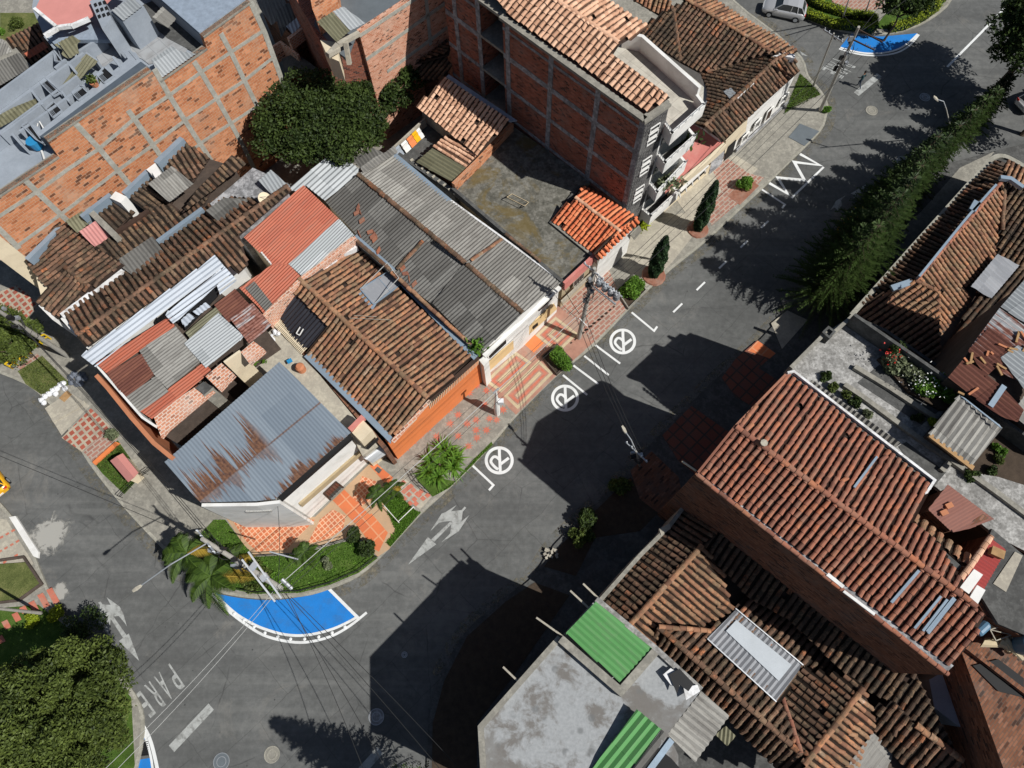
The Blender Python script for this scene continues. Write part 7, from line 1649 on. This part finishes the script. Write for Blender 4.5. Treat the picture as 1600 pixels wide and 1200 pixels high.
straps('strap_leaf_plant', 'big clump of bright strap leaves beside the starburst paving', 'plant', [(688, 728), (672, 720), (700, 712), (684, 745), (708, 730), (668, 738), (692, 702), (712, 718)], 'lf_bright', 55, 1.25, w=.055)
straps('strap_leaf_plant', 'low spiky tuft under the garden palms', 'plant', [(345, 870), (352, 880)], 'lf_palm', 40, .8)
def palm(label, px, py, h, L, n, mat='lf_palm', group='small palms around the corner patio', lean=(0, 0), yel=0):
    c = P(px, py, KZ); t = thing('palm', label, 'palm', c, group); top = c + Vector((lean[0], lean[1], h)); g = MB(); g.tube([c, c.lerp(top, .5) + Vector((.05, 0, 0)), top], [.14, .1, .08], 9); g.build('trunk', M['bark'], t)
    V, rn = [], []; Vy = []
    for k in range(n):
        a = 2 * math.pi * k / n + rng.normal(0, .2); el = rng.uniform(.25, 1.0); l = L * rng.uniform(.8, 1.1); u = np.array([math.cos(a), math.sin(a), 0]); s = np.array([-math.sin(a), math.cos(a), 0]); tgt = Vy if k < yel else V; m = 34; prev = np.array(top)
        for j in range(m):
            q = j / m; pos = np.array(top) + u * l * q * math.cos(el) + np.array([0, 0, l * (math.sin(el) * q - 1.05 * q * q)]); ll = .5 * L / 2.2 * math.sin(math.pi * min(1, q * .9 + .12)) ** .7
            for sd in (-1, 1):
                e = (s * sd * .85 + u * .5) * ll + np.array([0, 0, -.3 * ll + rng.normal(0, .03)]); wv = u * .035 + np.array([0, 0, .012]); tgt.append([pos - wv, pos + e * .5 - wv * 1.3, pos + e, pos + wv])
                if tgt is V: rn.append(min(1, rng.random() * .7 + .2 * q))
            if j: 
                r_ = s * .02; tgt.append([prev - r_, pos - r_, pos + r_, prev + r_]); 
                if tgt is V: rn.append(.8)
            prev = pos
    np_mesh('fronds', np.array(V).reshape(-1, 3), 4, M[mat], t, np.array(rn))
    if Vy: np_mesh('dry_fronds', np.array(Vy).reshape(-1, 3), 4, M['lf_yellow'], t)
palm('tall arching palm at the tip of the blue kerb bay', 352, 906, 2.4, 2.7, 13, yel=1); palm('arching palm left of the tall one by the street lamp arm', 318, 872, 2.6, 2.7, 12, yel=1); palm('palm with yellow fronds between the two poles', 372, 892, 1.6, 2.0, 9, yel=2)
palm('small palm on the lawn below the patio curve', 488, 868, 1.9, 1.25, 11); palm('small dark palm beside the white house gate', 598, 782, 2.0, 1.15, 12); palm('low feathery palm behind the gate palm', 618, 770, 1.3, 1.1, 10, yel=1)
bush('flower_bush', 'small white flowered plant on the corner lawn', 'plant', 512, 882, .4, .4, 'lf_grey', 900); bush('bush', 'low green ground plants between palms and kerb', 'bush', 400, 905, 1.0, .5, 'lf_olive', 2800, .09); bush('bush', 'reddish green garden plants beside the pole foot', 'bush', 428, 912, .6, .5, 'lf_bright', 1400)
# hedges
def hedge(label, pts, h, w, mat='lf_lime'):
    W = Ps(pts, KZ); t = thing('hedge', label, 'hedge', W[0], 'clipped hedges at the top right corner'); ps = []; g = MB()
    for a, b_ in zip(W, W[1:]):
        L = (b_ - a).length; d = (b_ - a).normalized(); x = Vector((-d.y, d.x, 0)); n = int(L * 420); f = rng.random(n); s = rng.uniform(-.5, .5, n) * w; z = 1 - rng.random(n) ** 2 * .9
        ps.append(np.array(a)[None] + np.array(d)[None] * (f * L)[:, None] + np.array(x)[None] * s[:, None] + np.stack([0 * z, 0 * z, z * h], 1))
        g.bar(a + Vector((0, 0, h * .42)), b_ + Vector((0, 0, h * .42)), w * .8, h * .82, c=.1)
    g.build('branches', M['lf_dark'], t); np_mesh('leaves', leafquads(np.concatenate(ps), .075), 4, M[mat], t)
hedge('long outer lime hedge along the kerb', [(1222, 0), (1250, 22), (1300, 42), (1335, 46), (1362, 50)], .7, .75); hedge('inner lime hedge behind the outer one', [(1246, -8), (1282, 14), (1330, 28), (1362, 30)], .7, .7); hedge('short hedge joining inner and outer hedges', [(1362, 30), (1364, 48)], .7, .6)
hedge('lime hedge right of the garden gap', [(1388, 48), (1410, 44), (1440, 30), (1462, 14)], .7, .8); hedge('lime hedge at the top edge near the white line', [(1455, 8), (1475, -4), (1490, -20)], .7, 1.0)
# grass tufts give the lawns a rough surface
def tufts(polys, n, mat, label, name='grass'):
    ps = []
    for poly in polys:
        W = Ps(poly, KZ + .03); pp = [(p.x, p.y) for p in W]; x0, x1 = min(p[0] for p in pp), max(p[0] for p in pp)
        k = 0
        for _ in range(n * 3):
            x = random.uniform(x0, x1); S = spans(pp, x)
            if not S: continue
            tot = sum(b_ - a for a, b_ in S); 
            if random.random() > tot / 4: continue
            a, b_ = random.choice(S); ps.append((x, random.uniform(a, b_), KZ + .05)); k += 1
            if k >= n: break
    p = np.array(ps); m = len(p); d = rng.normal(0, .05, (m, 3)); d[:, 2] = 0; up = np.stack([rng.normal(0, .04, m), rng.normal(0, .04, m), rng.uniform(.03, .08, m)], 1)
    V = np.stack([p - d * .5, p + d * .5, p + up + d * .2, p + up - d * .2], 1).reshape(-1, 3); o = np_mesh(name, V, 4, M[mat]); o['kind'] = 'stuff'; o['label'] = label
tufts([[(334, 812), (352, 812), (382, 852), (398, 870), (470, 866), (524, 850), (558, 842), (590, 872), (560, 895), (515, 914), (470, 926), (400, 928), (336, 915), (302, 892), (300, 848)], [(606, 762), (632, 782), (652, 800), (622, 836), (606, 800)], [(640, 800), (658, 800), (610, 854), (604, 848)], [(676, 776), (712, 752), (742, 716), (770, 694), (735, 730), (702, 762)]], 5500, 'lf_bright', 'grass blades on the corner lawn')
tufts([[(28, 580), (66, 556), (110, 600), (64, 616)], [(146, 722), (184, 688), (222, 742), (194, 772)], [(-60, 886), (44, 878), (64, 912), (30, 938)], [(1225, 178), (1250, 115), (1272, 135), (1282, 148)]], 2000, 'lf_olive', 'grass blades on the small lawns')

# ================================================================ POLES AND CABLES
def lamp_head(t, tip, d):
    d = Vector(d).normalized(); x = d.cross(Vector((0, 0, 1))).normalized(); g = MB(); c = Vector(tip)
    sec = [(-.25, .04, .05), (-.14, .09, .08), (.1, .12, .09), (.34, .08, .05)]; R = []
    for s, w, h in sec: R.append([c + d * s + x * w * a + Vector((0, 0, h * b_)) for a, b_ in ((-1, 0), (-.7, 1), (.7, 1), (1, 0), (.6, -.5), (-.6, -.5))])
    for i in range(3):
        for j in range(6): jj = (j + 1) % 6; g.face([R[i][j], R[i][jj], R[i + 1][jj], R[i + 1][j]])
    g.face(R[0]); g.face(R[-1][::-1]); h = g.build('lamp_head', M['conc_light'], t); g = MB(); g.extrude([c + d * .1 - x * .1 - Vector((0, 0, .055)), c + d * .1 + x * .1 - Vector((0, 0, .055)), c + d * .3 + x * .07 - Vector((0, 0, .04)), c + d * .3 - x * .07 - Vector((0, 0, .04))], (0, 0, -.02)); g.build('lens', M['lampglass'], h)
def pole(label, base, top, ht, r=.15, arm=None, cross=1, name='utility_pole', cat='utility pole', mat='pole', gear=0, group=None):
    A = P(*base, 0); B = P(*top, ht); t = thing(name, label, cat, A, group); g = MB(); g.tube([A, A.lerp(B, .5), B], [r, r * .8, r * .6], 12); g.build('pole_shaft', M[mat], t)
    for k in range(cross):
        g = MB(); c = A.lerp(B, .96 - k * .1); d = Vector((-ST, CT, 0)); g.bar(c - d * .9, c + d * .9, .08, .1); ca = g.build('crossarm', M['steel'], t); g = MB()
        for s in (-.8, -.4, .4, .8): q = c + d * s; g.tube([q + Vector((0, 0, .04)), q + Vector((0, 0, .22))], [.05, .035], 7)
        g.build('insulator', M['lampglass'], ca)
    if arm:
        tip = P(*arm[0], arm[1]); c = A.lerp(B, .94); g = MB(); m = c.lerp(tip, .5) + Vector((0, 0, .3)); g.tube([c, m, tip], [.045, .04, .035], 7); g.build('lamp_arm', M['steel'], t); lamp_head(t, tip, tip - c)
    if gear:
        rs = random.Random(gear)
        for k in range(6):
            c = A.lerp(B, .55 + .07 * k); a = rs.random() * 6; q = c + Vector((math.cos(a), math.sin(a), 0)) * .3; g = MB(); g.box(q, ((1, .2, 0), (-.2, 1, 0), (0, 0, 1)), (rs.uniform(.08, .18), rs.uniform(.06, .12), rs.uniform(.12, .25))); g.build('junction_box', M['steel' if k % 2 else 'black'], t)
        g = MB()
        for k in range(9):
            c = A.lerp(B, rs.uniform(.5, .9)); pts = [c + Vector((math.cos(a) * .35, math.sin(a) * .35, .25 * math.sin(a * 2))) for a in [2 * math.pi * i / 10 + k for i in range(9)]]; g.tube(pts, .02, 4)
        g.build('cable_coil', M['wire'], t)
    return t, A, B
t, A1, B1 = pole('concrete pole with transformer bank on the pink tiled pavement', (904, 529), (929, 419), 10.2, .19, gear=3, cross=1)
tr = t; g = MB(); c = P(950, 452, 8.6); d = (P(985, 478, 8.6) - P(930, 440, 8.6)).normalized()
platA, platB = P(929, 440, 8.4), P(967, 470, 8.4)
for off in (-.35, .35): x = Vector((-d.y, d.x, 0)) * off; g.bar(platA + x, platB + x, .1, .12)
g.build('platform_beam', M['steel'], tr)
for f in (.18, .42, .66, .88):
    c = platA.lerp(platB, f); g = MB(); g.tube([c + Vector((0, 0, .06)), c + Vector((0, 0, .5)), c + Vector((0, 0, .62))], [.24, .24, .16], 12); ca = g.build('transformer', M['steel' if f < .5 else 'conc_grey'], tr); g = MB()
    for k in range(3): a = k * 2.1; q = c + Vector((math.cos(a) * .12, math.sin(a) * .12, .62)); g.tube([q, q + Vector((0, 0, .22))], [.045, .03], 6)
    g.build('bushing', M['lampglass'], ca)
g = MB(); g.bar(P(905, 497, 6), P(918, 510, 6), .05); g.build('bracket', M['white'], tr)
t, A2, B2 = pole('thick concrete pole leaning over the corner palms with long lamp arm', (440, 920), (316, 842), 10.5, .2, ((216, 918), 9.6), 1, gear=5)
g = MB(); q = [P(388, 862, 8.0), P(440, 935, 7.2)]; g.bar(q[0], q[1], .1); g.bar(P(378, 874, 8), P(430, 940, 7.2), .1); g.bar(P(400, 880, 7.8), P(392, 890, 7.8), .3, .25); g.bar(P(418, 898, 7.5), P(408, 906, 7.5), .34, .25); g.build('switch_rack', M['zinc'], t)
g = MB(); g.tube([P(421, 862, 7), P(466, 874, 6.6)], .05, 6); g.tube([P(440, 905, 6.8), P(456, 920, 6.4)], .12, 8); g.build('fuse_arm', M['steel'], t)
t, A3, B3 = pole('thin dark lamp pole in the building shade with pale lamp head', (1000, 728), (994, 705), 8.6, .09, ((976, 673), 8.8), 1, 'street_lamp', 'street lamp', gear=7)
pole('slim silver lamp post behind the far conifers', (1488, 212), (1478, 168), 7.5, .06, ((1463, 155), 7.7), 0, 'street_lamp', 'street lamp')
t, A5, B5 = pole('tall pole with double crossarms over the top right blue bay', (1281, 174), (1342, 42), 11.5, .16, None, 0, gear=9)
g = MB(); 
for a_, c_ in (((1341, 46), (1379, 66)), ((1333, 62), (1366, 78))): g.bar(P(*a_, 10.6), P(*c_, 10.6), .08)
g.build('crossarm', M['darkbrown'], t)
for k in range(5): g = MB(); q = P(1352 + k * 3.4, 70 + k * 2.2, 10.7); g.tube([q, q + Vector((0, 0, .18))], .025, 6); g.build('insulator', M['steel'], t)
t, A6, B6 = pole('thin pole behind the colonial house corner', (1270, 136), (1303, 52), 9.0, .1, None, 1)
t, A7, B7 = pole('long concrete pole leaning over the left lawn', (107, 557), (-14, 478), 10.5, .19, None, 0, gear=11)
t, A8, B8 = pole('slender post inside the lime hedges, left one', (1316, 30), (1330, -12), 6.0, .07, None, 0); pole('slender post inside the lime hedges, right one', (1352, 20), (1362, -8), 6.0, .07, None, 0)
t, A9, B9 = pole('pole crossing the shade beside the bottom left tree', (66, 958), (-30, 948), 7.0, .12, None, 0)
# white wrapped post
t = thing('white_post', 'short white post with a white box at the starburst paving', 'post', P(777, 648, KZ)); A, B = P(777, 647, KZ), P(775, 611, 4.4); g = MB(); g.tube([A, A.lerp(B, .3), A.lerp(B, .6), B], [.2, .24, .14, .07], 9); g.build('post', M['white'], t); g = MB(); c = A.lerp(B, .55) + Vector((.3, 0, 0)); g.box(c, ((1, 0, 0), (0, 1, 0), (0, 0, 1)), (.2, .16, .28)); g.build('meter_box', M['bag'], t); g = MB(); g.box(B, ((1, 1, 0), (-1, 1, 0), (0, 0, 1)), (.26, .06, .1)); g.build('cable_bracket', M['steel'], t)
def cable(label, a, b_, sag=.5, r=.016, mat='wire', group=None, off=(0, 0, 0)):
    a, b_ = Vector(a), Vector(b_); pts = []
    for k in range(13): f = k / 12; p = a.lerp(b_, f); p.z -= sag * 4 * f * (1 - f); pts.append(p)
    g = MB(); g.tube(pts, r, 5); o = g.build('overhead_cable', M[mat]); tag(o, label, 'cable', group); return o
GW = 'overhead cables along the main street'
Bm = P(900, 495, 7.2); Pm = P(776, 610, 4.5)
Cc = P(434, 916, 6.6)
for k, (o1, o2, r, m) in enumerate((((0, 0, 0), (0, 0, 0), .035, 'wirel'), ((.2, -.1, .1), (.25, -.2, .3), .02, 'wire'), ((-.2, .2, .3), (-.25, .3, .5), .016, 'wire'), ((.35, -.3, -.1), (.5, -.3, .1), .02, 'wire'))):
    D = ['thick pale cable', 'black cable right of the thick one', 'thin black cable left of the thick one', 'outermost black cable on the road side'][k]
    cable(D + ' from the transformer pole to the corner palms', Bm + Vector(o1), Cc + Vector(o2), .5 + .1 * k, r * .7, 'wirel' if k == 0 else 'wire', GW)
Tt = P(1330, 85, 9.0)
for k in range(4):
    o1 = Vector((.5 * (k - 1.5), -.2 * (k - 2), .3 * (k % 3))); cable('street cable %s of four between transformer pole and top right pole' % NTH[k], Bm + o1 * .6, Tt + o1, .9 + .12 * k, .012 if k % 3 else .018, 'wire', GW)
for k in range(3):
    o1 = Vector((.3 * k, .1 * k, 0)); cable('cable %s of three crossing the road to the shaded lamp pole' % NTH[k], Bm + o1, B3 + o1 * .5, .7, .018, 'wire', 'cables crossing to the shaded lamp')
for k in range(2):
    cable('pale cable %s of two from the corner pole past the bottom left tree' % NTH[k], Cc + Vector((.2 * k, 0, 0)), P(150 + 20 * k, 1215, 7), .7, .015, 'wirel', 'cables to the bottom left')
for k, (q, h) in enumerate((((650, 1290), 7), ((760, 1290), 7.5), ((600, 1290), 7.0), ((800, 1290), 8))):
    cable('black cable %s of four running to the bottom edge over the road' % NTH[k], Cc + Vector((.3 * k, -.2 * k, .2)), P(*q, h), .9, .018, 'wire', 'cables running to the bottom edge')
for k in range(3):
    cable('black cable %s of three from the left lawn pole to the corner pole' % NTH[k], B7 + Vector((.3 * k, -.2 * k, 0)) * .5 + (A7 - B7) * .3, P(340, 860, 8.5) + Vector((.2 * k, 0, 0)), 1.0, .018, 'wire', 'cables over the left street')
cable('lone black cable over the taxi', P(-30, 700, 7), P(330, 850, 8.6), .6, .018)
for k, q in enumerate(((1490, -60), (1425, -60), (1250, -80))): cable('cable %s of three leaving the top right pole upward' % NTH[k], P(1343, 50, 10.6), P(*q, 9), .4, .018, 'wire', 'cables leaving the top right pole')
cable('service cable from transformer pole to the white front', P(900, 495, 6.5), P(868, 462, 4.6), .3, .016); cable('service cable from transformer pole to the stone front', P(905, 490, 6.5), P(878, 444, 4.9), .2, .02)
cable('service cable from the corner pole to the white house', Cc, P(433, 780, 7), .4, .016)

# ================================================================ VEHICLES
def car(name, label, cat, front, rear, paint, width=1.62, length=None, taxi=False, h=1.45):
    F, R_ = P(*front, 0), P(*rear, 0); d = (F - R_); L = d.length if length is None else length; d.normalize(); x = Vector((-d.y, d.x, 0)); c = (F + R_) / 2; t = thing(name, label, cat, c)
    def q(u, v, z): return c + d * (u * L / 2) + x * (v * width / 2) + Vector((0, 0, z))
    # body shell: stations (u, half width, z low, z belt)
    st = [(-1, .78, .35, .72), (-.96, .93, .25, .86), (-.8, 1, .2, .92), (-.4, 1.0, .2, .93), (.1, 1.0, .2, .92), (.45, .98, .2, .9), (.75, .95, .2, .8), (.93, .86, .24, .68), (1, .68, .32, .58)]
    g = MB(); R = []
    for u, w, z0, z1 in st: R.append([q(u, -w * .9, z0), q(u, -w, z0 + .18), q(u, -w, z1 - .12), q(u, -w * .9, z1), q(u, -w * .45, z1 + .03), q(u, w * .45, z1 + .03), q(u, w * .9, z1), q(u, w, z1 - .12), q(u, w, z0 + .18), q(u, w * .9, z0)])
    for a, b_ in zip(R, R[1:]):
        for j in range(10): jj = (j + 1) % 10; g.face([a[j], a[jj], b_[jj], b_[j]], sm=True)
    g.face(R[0]); g.face(R[-1][::-1]); g.build('body', M[paint], t, merge=True)
    # greenhouse
    G = [(-.9, .8, .93), (-.72, .72, 1.36), (-.5, .7, h), (-.05, .7, h + .01), (.16, .68, h - .06), (.46, .84, .93)]
    g = MB(); lo = [(-.9, .86), (-.7, .88), (-.4, .88), (0, .88), (.2, .88), (.48, .86)]; A = []
    for (u, w, z), (ul, wl_) in zip(G, lo): A.append([q(ul, -wl_, .9), q(u, -w, z), q(u, w, z), q(ul, wl_, .9)])
    for a, b_ in zip(A, A[1:]):
        for j in range(3): g.face([a[j], a[j + 1], b_[j + 1], b_[j]])
    g.face(A[0]); g.face(A[-1][::-1]); g.build('windows', M['glass'], t)
    g = MB(); rf = [q(-.74, -.7, 1.38), q(-.5, -.73, h + .02), q(-.05, -.73, h + .03), q(.17, -.7, h - .04), q(.17, .7, h - .04), q(-.05, .73, h + .03), q(-.5, .73, h + .02), q(-.74, .7, 1.38)]
    g.face([rf[0], rf[1], rf[6], rf[7]]); g.face([rf[1], rf[2], rf[5], rf[6]]); g.face([rf[2], rf[3], rf[4], rf[5]])
    for s in (-1, 1):
        for u1, z1, w1, u2, w2 in ((-.74, 1.38, .7, -.92, .88), (.17, h - .05, .7, .48, .88), (-.3, h, .72, -.28, .9), (-.55, h, .72, -.6, .9)): g.bar(q(u1, s * w1, z1), q(u2, s * w2, .92), .06, .05)
    g.build('roof', M[paint], t)
    for s in (-1, 1):
        for u in (-.62, .62):
            wc = q(u, s * .93, .3); g = MB(); ring = lambda r, o: [wc + x * o * s + d * math.cos(a) * r + Vector((0, 0, math.sin(a) * r)) for a in [2 * math.pi * k / 16 for k in range(16)]]
            a, b_ = ring(.3, -.1), ring(.3, .09); 
            for k in range(16): kk = (k + 1) % 16; g.face([a[k], a[kk], b_[kk], b_[k]], sm=True)
            g.face(b_); g.face(a[::-1]); w_ = g.build('wheel', M['black'], t); g = MB(); g.face(ring(.19, .1)); g.build('rim', M['zinc'], w_)
        g = MB(); g.extrude([q(-1.005, s * .55, .7), q(-1.005, s * .85, .7), q(-.97, s * .92, .86), q(-.99, s * .6, .86)], d * .06); g.build('tail_lamp', M['redlight'], t)
        g = MB(); g.extrude([q(1.0, s * .4, .52), q(.96, s * .75, .52), q(.93, s * .8, .66), q(.98, s * .42, .66)], -d * .05); g.build('headlight', M['lampglass'], t)
        g = MB(); g.box(q(.36, s * 1.07, .98), (d, x, (0, 0, 1)), (.08, .09, .06)); g.build('mirror', M[paint], t)
    g = MB(); g.box(q(-1.01, 0, .5), (x, d, (0, 0, 1)), (.24, .02, .07)); g.build('number_plate', M['white'], t)
    if taxi: g = MB(); g.box(q(-.1, 0, h + .09), (x, d, (0, 0, 1)), (.22, .08, .06)); g.build('roof_sign', M['white'], t)
    return t
car('parked_car', 'silver hatchback parked at the top beyond the colonial house', 'car', (1191, 15), (1254, 28), 'silver', 1.65, 3.95)
car('yellow_taxi', 'yellow hatchback taxi cut off by the left picture edge', 'taxi', (-38, 712), (14, 784), 'taxi', 1.7, 3.7, True)
car('yellow_taxi', 'yellow taxi parked in shade under the conifers', 'taxi', (1362, 326), (1308, 380), 'taxi', 1.6, 3.6, True)
car('parked_car', 'white car partly hidden at the right edge behind the conifers', 'car', (1640, 150), (1592, 172), 'silver', 1.65, 3.9)

# ================================================================ PERSON
def skin_fig(name, joints, edges, mat_fn, mats, parent, sub=2):
    me = bpy.data.meshes.new(name); me.from_pydata([j[0] for j in joints], edges, []); o = bpy.data.objects.new(name, me); COL.objects.link(o)
    s = o.modifiers.new('skin', 'SKIN'); s.use_smooth_shade = True
    for i, j in enumerate(joints): me.skin_vertices[0].data[i].radius = (j[1], j[2] if len(j) > 2 else j[1]); me.skin_vertices[0].data[i].use_root = (i == 0)
    m = o.modifiers.new('sub', 'SUBSURF'); m.levels = sub; m.render_levels = sub
    dg = bpy.context.evaluated_depsgraph_get(); m2 = bpy.data.meshes.new_from_object(o.evaluated_get(dg)); bpy.data.objects.remove(o); m2.materials.clear()
    for q in mats: m2.materials.append(M[q])
    for f in m2.polygons: f.material_index = mat_fn(f.center); f.use_smooth = True
    o = bpy.data.objects.new(name, m2); COL.objects.link(o); o.parent = parent; return o
pp = P(1340, 136, 0); t = thing('person', 'person in dark teal top walking over the junction by the stop line', 'person', pp); t.rotation_euler.z = math.radians(40)
J = [((0, 0, .95), .13, .1), ((0, .02, 1.15), .13, .09), ((0, .04, 1.38), .15, .1), ((0, .05, 1.5), .06, .06), ((0, .07, 1.62), .09, .1), ((0, .07, 1.72), .075, .085),
     ((.17, .04, 1.42), .055), ((.24, -.08, 1.2), .042), ((.22, .08, 1.0), .035), ((.22, .12, .92), .03),
     ((-.17, .04, 1.42), .055), ((-.25, .1, 1.2), .042), ((-.26, .28, 1.08), .035), ((-.26, .34, 1.03), .03),
     ((.09, .0, .88), .09), ((.1, .16, .5), .065), ((.1, .1, .1), .045), ((.1, .24, .05), .04), ((-.09, 0, .88), .09), ((-.1, -.08, .5), .065), ((-.1, -.32, .16), .045), ((-.1, -.26, .05), .04)]
E_ = [(0, 1), (1, 2), (2, 3), (3, 4), (4, 5), (2, 6), (6, 7), (7, 8), (8, 9), (2, 10), (10, 11), (11, 12), (12, 13), (0, 14), (14, 15), (15, 16), (16, 17), (0, 18), (18, 19), (19, 20), (20, 21)]
skin_fig('body', J, E_, lambda c: 2 if c.z > 1.47 or (abs(c.x) > .19 and c.z < 1.12) else (1 if c.z < .95 else 0), ['teal', 'jeans', 'skin'], t)
g = MB(); g.tube([Vector((0, .055, 1.66)), Vector((0, .05, 1.74)), Vector((0, .05, 1.8)), Vector((0, .05, 1.83))], [.1, .115, .085, .03], 12); o = g.build('hair', M['hair']); o.parent = t

# ================================================================ SMALL THINGS
def sacks(label, spots, mat, r=.22, z=KZ, name='rubbish_bag'):
    for i, (x, y) in enumerate(spots):
        c = P(x, y, z); t = thing(name, label[i] if isinstance(label, list) else label, 'bag', c, 'bags dumped on the left pavement'); g = MB(); R = []
        for k, (rr, zz) in enumerate(((.55, 0), (1, .18), (.95, .5), (.6, .8), (.18, .98), (.3, 1.15))): R.append([c + Vector((math.cos(a) * r * rr * random.uniform(.85, 1.15), math.sin(a) * r * rr * random.uniform(.85, 1.15), zz * r * 1.5)) for a in [2 * math.pi * q / 9 for q in range(9)]])
        for a, b_ in zip(R, R[1:]):
            for j in range(9): jj = (j + 1) % 9; g.face([a[j], a[jj], b_[jj], b_[j]], sm=True)
        g.build('bag', M[mat], t)
sp_ = [(66, 626), (72, 620), (78, 616), (84, 611), (90, 608), (96, 602), (100, 600), (70, 630), (88, 616), (103, 608)]
sacks(['white rubbish bag %s from the kerb end of the white heap' % n_th for n_th in NTH[:10]], sp_, 'bag')
sp2 = [(112, 590), (118, 585), (124, 592), (130, 586), (122, 600), (134, 592), (114, 598), (128, 600)]
sacks(['grey rubble bag %s from the lawn side of the shaded heap' % n_th for n_th in NTH[:8]], sp2, 'bagdark', .26)
t = thing('broken_slabs', 'row of broken concrete slabs on the left pavement', 'concrete slab', P(95, 650, KZ)); g = MB()
for k in range(9):
    x, y = 80 + k * 5.6, 655 - k * 3.2; W = Ps([(x, y), (x + 6, y - 4), (x + 9, y + 1), (x + 3, y + 5)], KZ + random.uniform(.05, .15)); g.prism(W, KZ)
g.build('slab', M['conc_light'], t)
t = thing('cardboard_sheet', 'flat piece of brown cardboard beside the white bags', 'cardboard', P(100, 620, KZ)); g = MB(); g.extrude(Ps([(92, 622), (104, 610), (112, 616), (100, 628)], KZ + .06), (0, 0, -.04)); g.build('sheet', M['wood'], t)
t = thing('tile_roofed_kiosk', 'small garden shrine with faded pink gabled roof', 'shrine', P(196, 735, 0)); g = MB(); pl_ = Ps([(176, 718), (190, 709), (214, 741), (203, 752)], 1.6)
rA, rB = P(182, 713, 1.9), P(209, 746, 1.9)
for q in ([P(172, 720, 1.55), rA, rB, P(200, 753, 1.55)], [rA, P(192, 708, 1.55), P(216, 738, 1.55), rB]): g.extrude(q, (0, 0, -.06))
g.build('roof', M['pink'], t); g = MB(); g.prism(Ps([(177, 720), (190, 711), (211, 739), (200, 749)], 1.5), 0); g.build('wall', M['cream'], t)
def rail(label, a, b_, h=.9):
    A, B = P(*a, KZ), P(*b_, KZ); t = thing('yellow_railing', label, 'railing', A); g = MB(); g.bar(A + Vector((0, 0, h)), B + Vector((0, 0, h)), .09); g.bar(A + Vector((0, 0, h * .5)), B + Vector((0, 0, h * .5)), .07); g.build('rail', M['yellow'], t)
    for k in range(5): p = A.lerp(B, k / 4); g = MB(); g.bar(p, p + Vector((0, 0, h)), .08); g.build('post', M['yellow'], t)
rail('yellow railing nearest the left road', (20, 576), (50, 553)); rail('second yellow railing behind the lawn pole', (52, 545), (80, 530))
t = thing('lawn_fence', 'low white pipe frame on the small square lawn', 'garden fence', P(620, 812, KZ)); g = MB(); q = Ps([(600, 790), (622, 815), (646, 792)], KZ + .5); g.tube(q, .035, 6); g.build('rail', M['white'], t); g = MB()
for p in q: g.tube([p, p - Vector((0, 0, .5))], .035, 6)
g.build('post', M['white'], t)
g = MB()
for a_, c_, h1 in (((349, 803), (398, 868), 1.0), ((398, 870), (472, 866), .7)):
    pass
def fence(label, pts, h, mat='black'):
    W = Ps(pts, KZ); t = thing('metal_fence', label, 'fence', W[0]); g = MB()
    for a, b_ in zip(W, W[1:]):
        for z in (h, h * .5): g.bar(a + Vector((0, 0, z)), b_ + Vector((0, 0, z)), .035)
    g.build('rail', M[mat], t); g = MB()
    for a, b_ in zip(W, W[1:]):
        n = max(2, int((b_ - a).length / .7))
        for k in range(n + 1): p = a.lerp(b_, k / n); g.bar(p, p + Vector((0, 0, h)), .03)
    g.build('post', M[mat], t)
fence('dark railing along the driveway beside the shrine', [(192, 778), (222, 748), (240, 735)], .8); fence('thin railing around the corner patio', [(398, 870), (470, 866), (524, 850), (560, 840)], .8); fence('green mesh fence along the curved lawn edge', [(336, 914), (400, 926), (470, 924), (515, 912), (560, 893), (590, 870)], .6); fence('dark railing left of the strap leaf plant', [(645, 738), (655, 755), (672, 772)], .8)
for i, (x, y, lab) in enumerate(((567, 800, 'brown doormat on the orange patio near the steps'), (608, 716, 'dark doormat under the curved canopy'), (590, 734, 'grey mat by the white house gate'))[1:]):
    t = thing('doormat', lab, 'mat', P(x, y, KZ)); g = MB(); W = Ps([(x - 5, y), (x, y - 5), (x + 7, y), (x + 2, y + 6)], KZ + .06); g.extrude(W, (0, 0, -.03)); g.build('mat', M['conc_dark' if i else 'darkbrown'], t)
# planter kerbs round the pavement trees
def planter(label, pts, mat, h=.4, w=.14, soil='soil'):
    W = Ps(pts, h); t = thing('planter', label, 'planter', P(pts[0][0], pts[0][1], KZ)); g = MB(); c = sum(W, Vector()) / len(W)
    for a, b_ in zip(W, W[1:] + W[:1]):
        a2, b2 = a + (c - a).normalized() * w, b_ + (c - b_).normalized() * w; g.prism([a, b_, b2, a2], .1)
    g.build('planter_wall', M[mat], t); g = MB(); g.prism([p + (c - p).normalized() * (w * .8) - Vector((0, 0, .12)) for p in W], .1); g.build('planter_soil', M[soil], t)
planter('concrete edged planter holding the bright green bush', [(962, 452), (990, 428), (1012, 452), (982, 482)], 'conc'); planter('dark brick planter around the pavement bush', [(846, 556), (870, 536), (895, 562), (870, 585)], 'darkwall', .45)
# gravel and loose stones at shaded kerb
t = thing('rubble_heap', 'small rubble and white scraps at the shaded kerb corner', 'rubble', P(858, 868, KZ)); g = MB()
for _ in range(16):
    c = P(random.uniform(850, 872), random.uniform(856, 872), KZ + .08); a_ = random.random() * 3; g.box(c, ((math.cos(a_), math.sin(a_), .2), (-math.sin(a_), math.cos(a_), 0), (0, 0, 1)), (random.uniform(.06, .16), .08, .06))
g.build('stone', M['conc_light'], t)
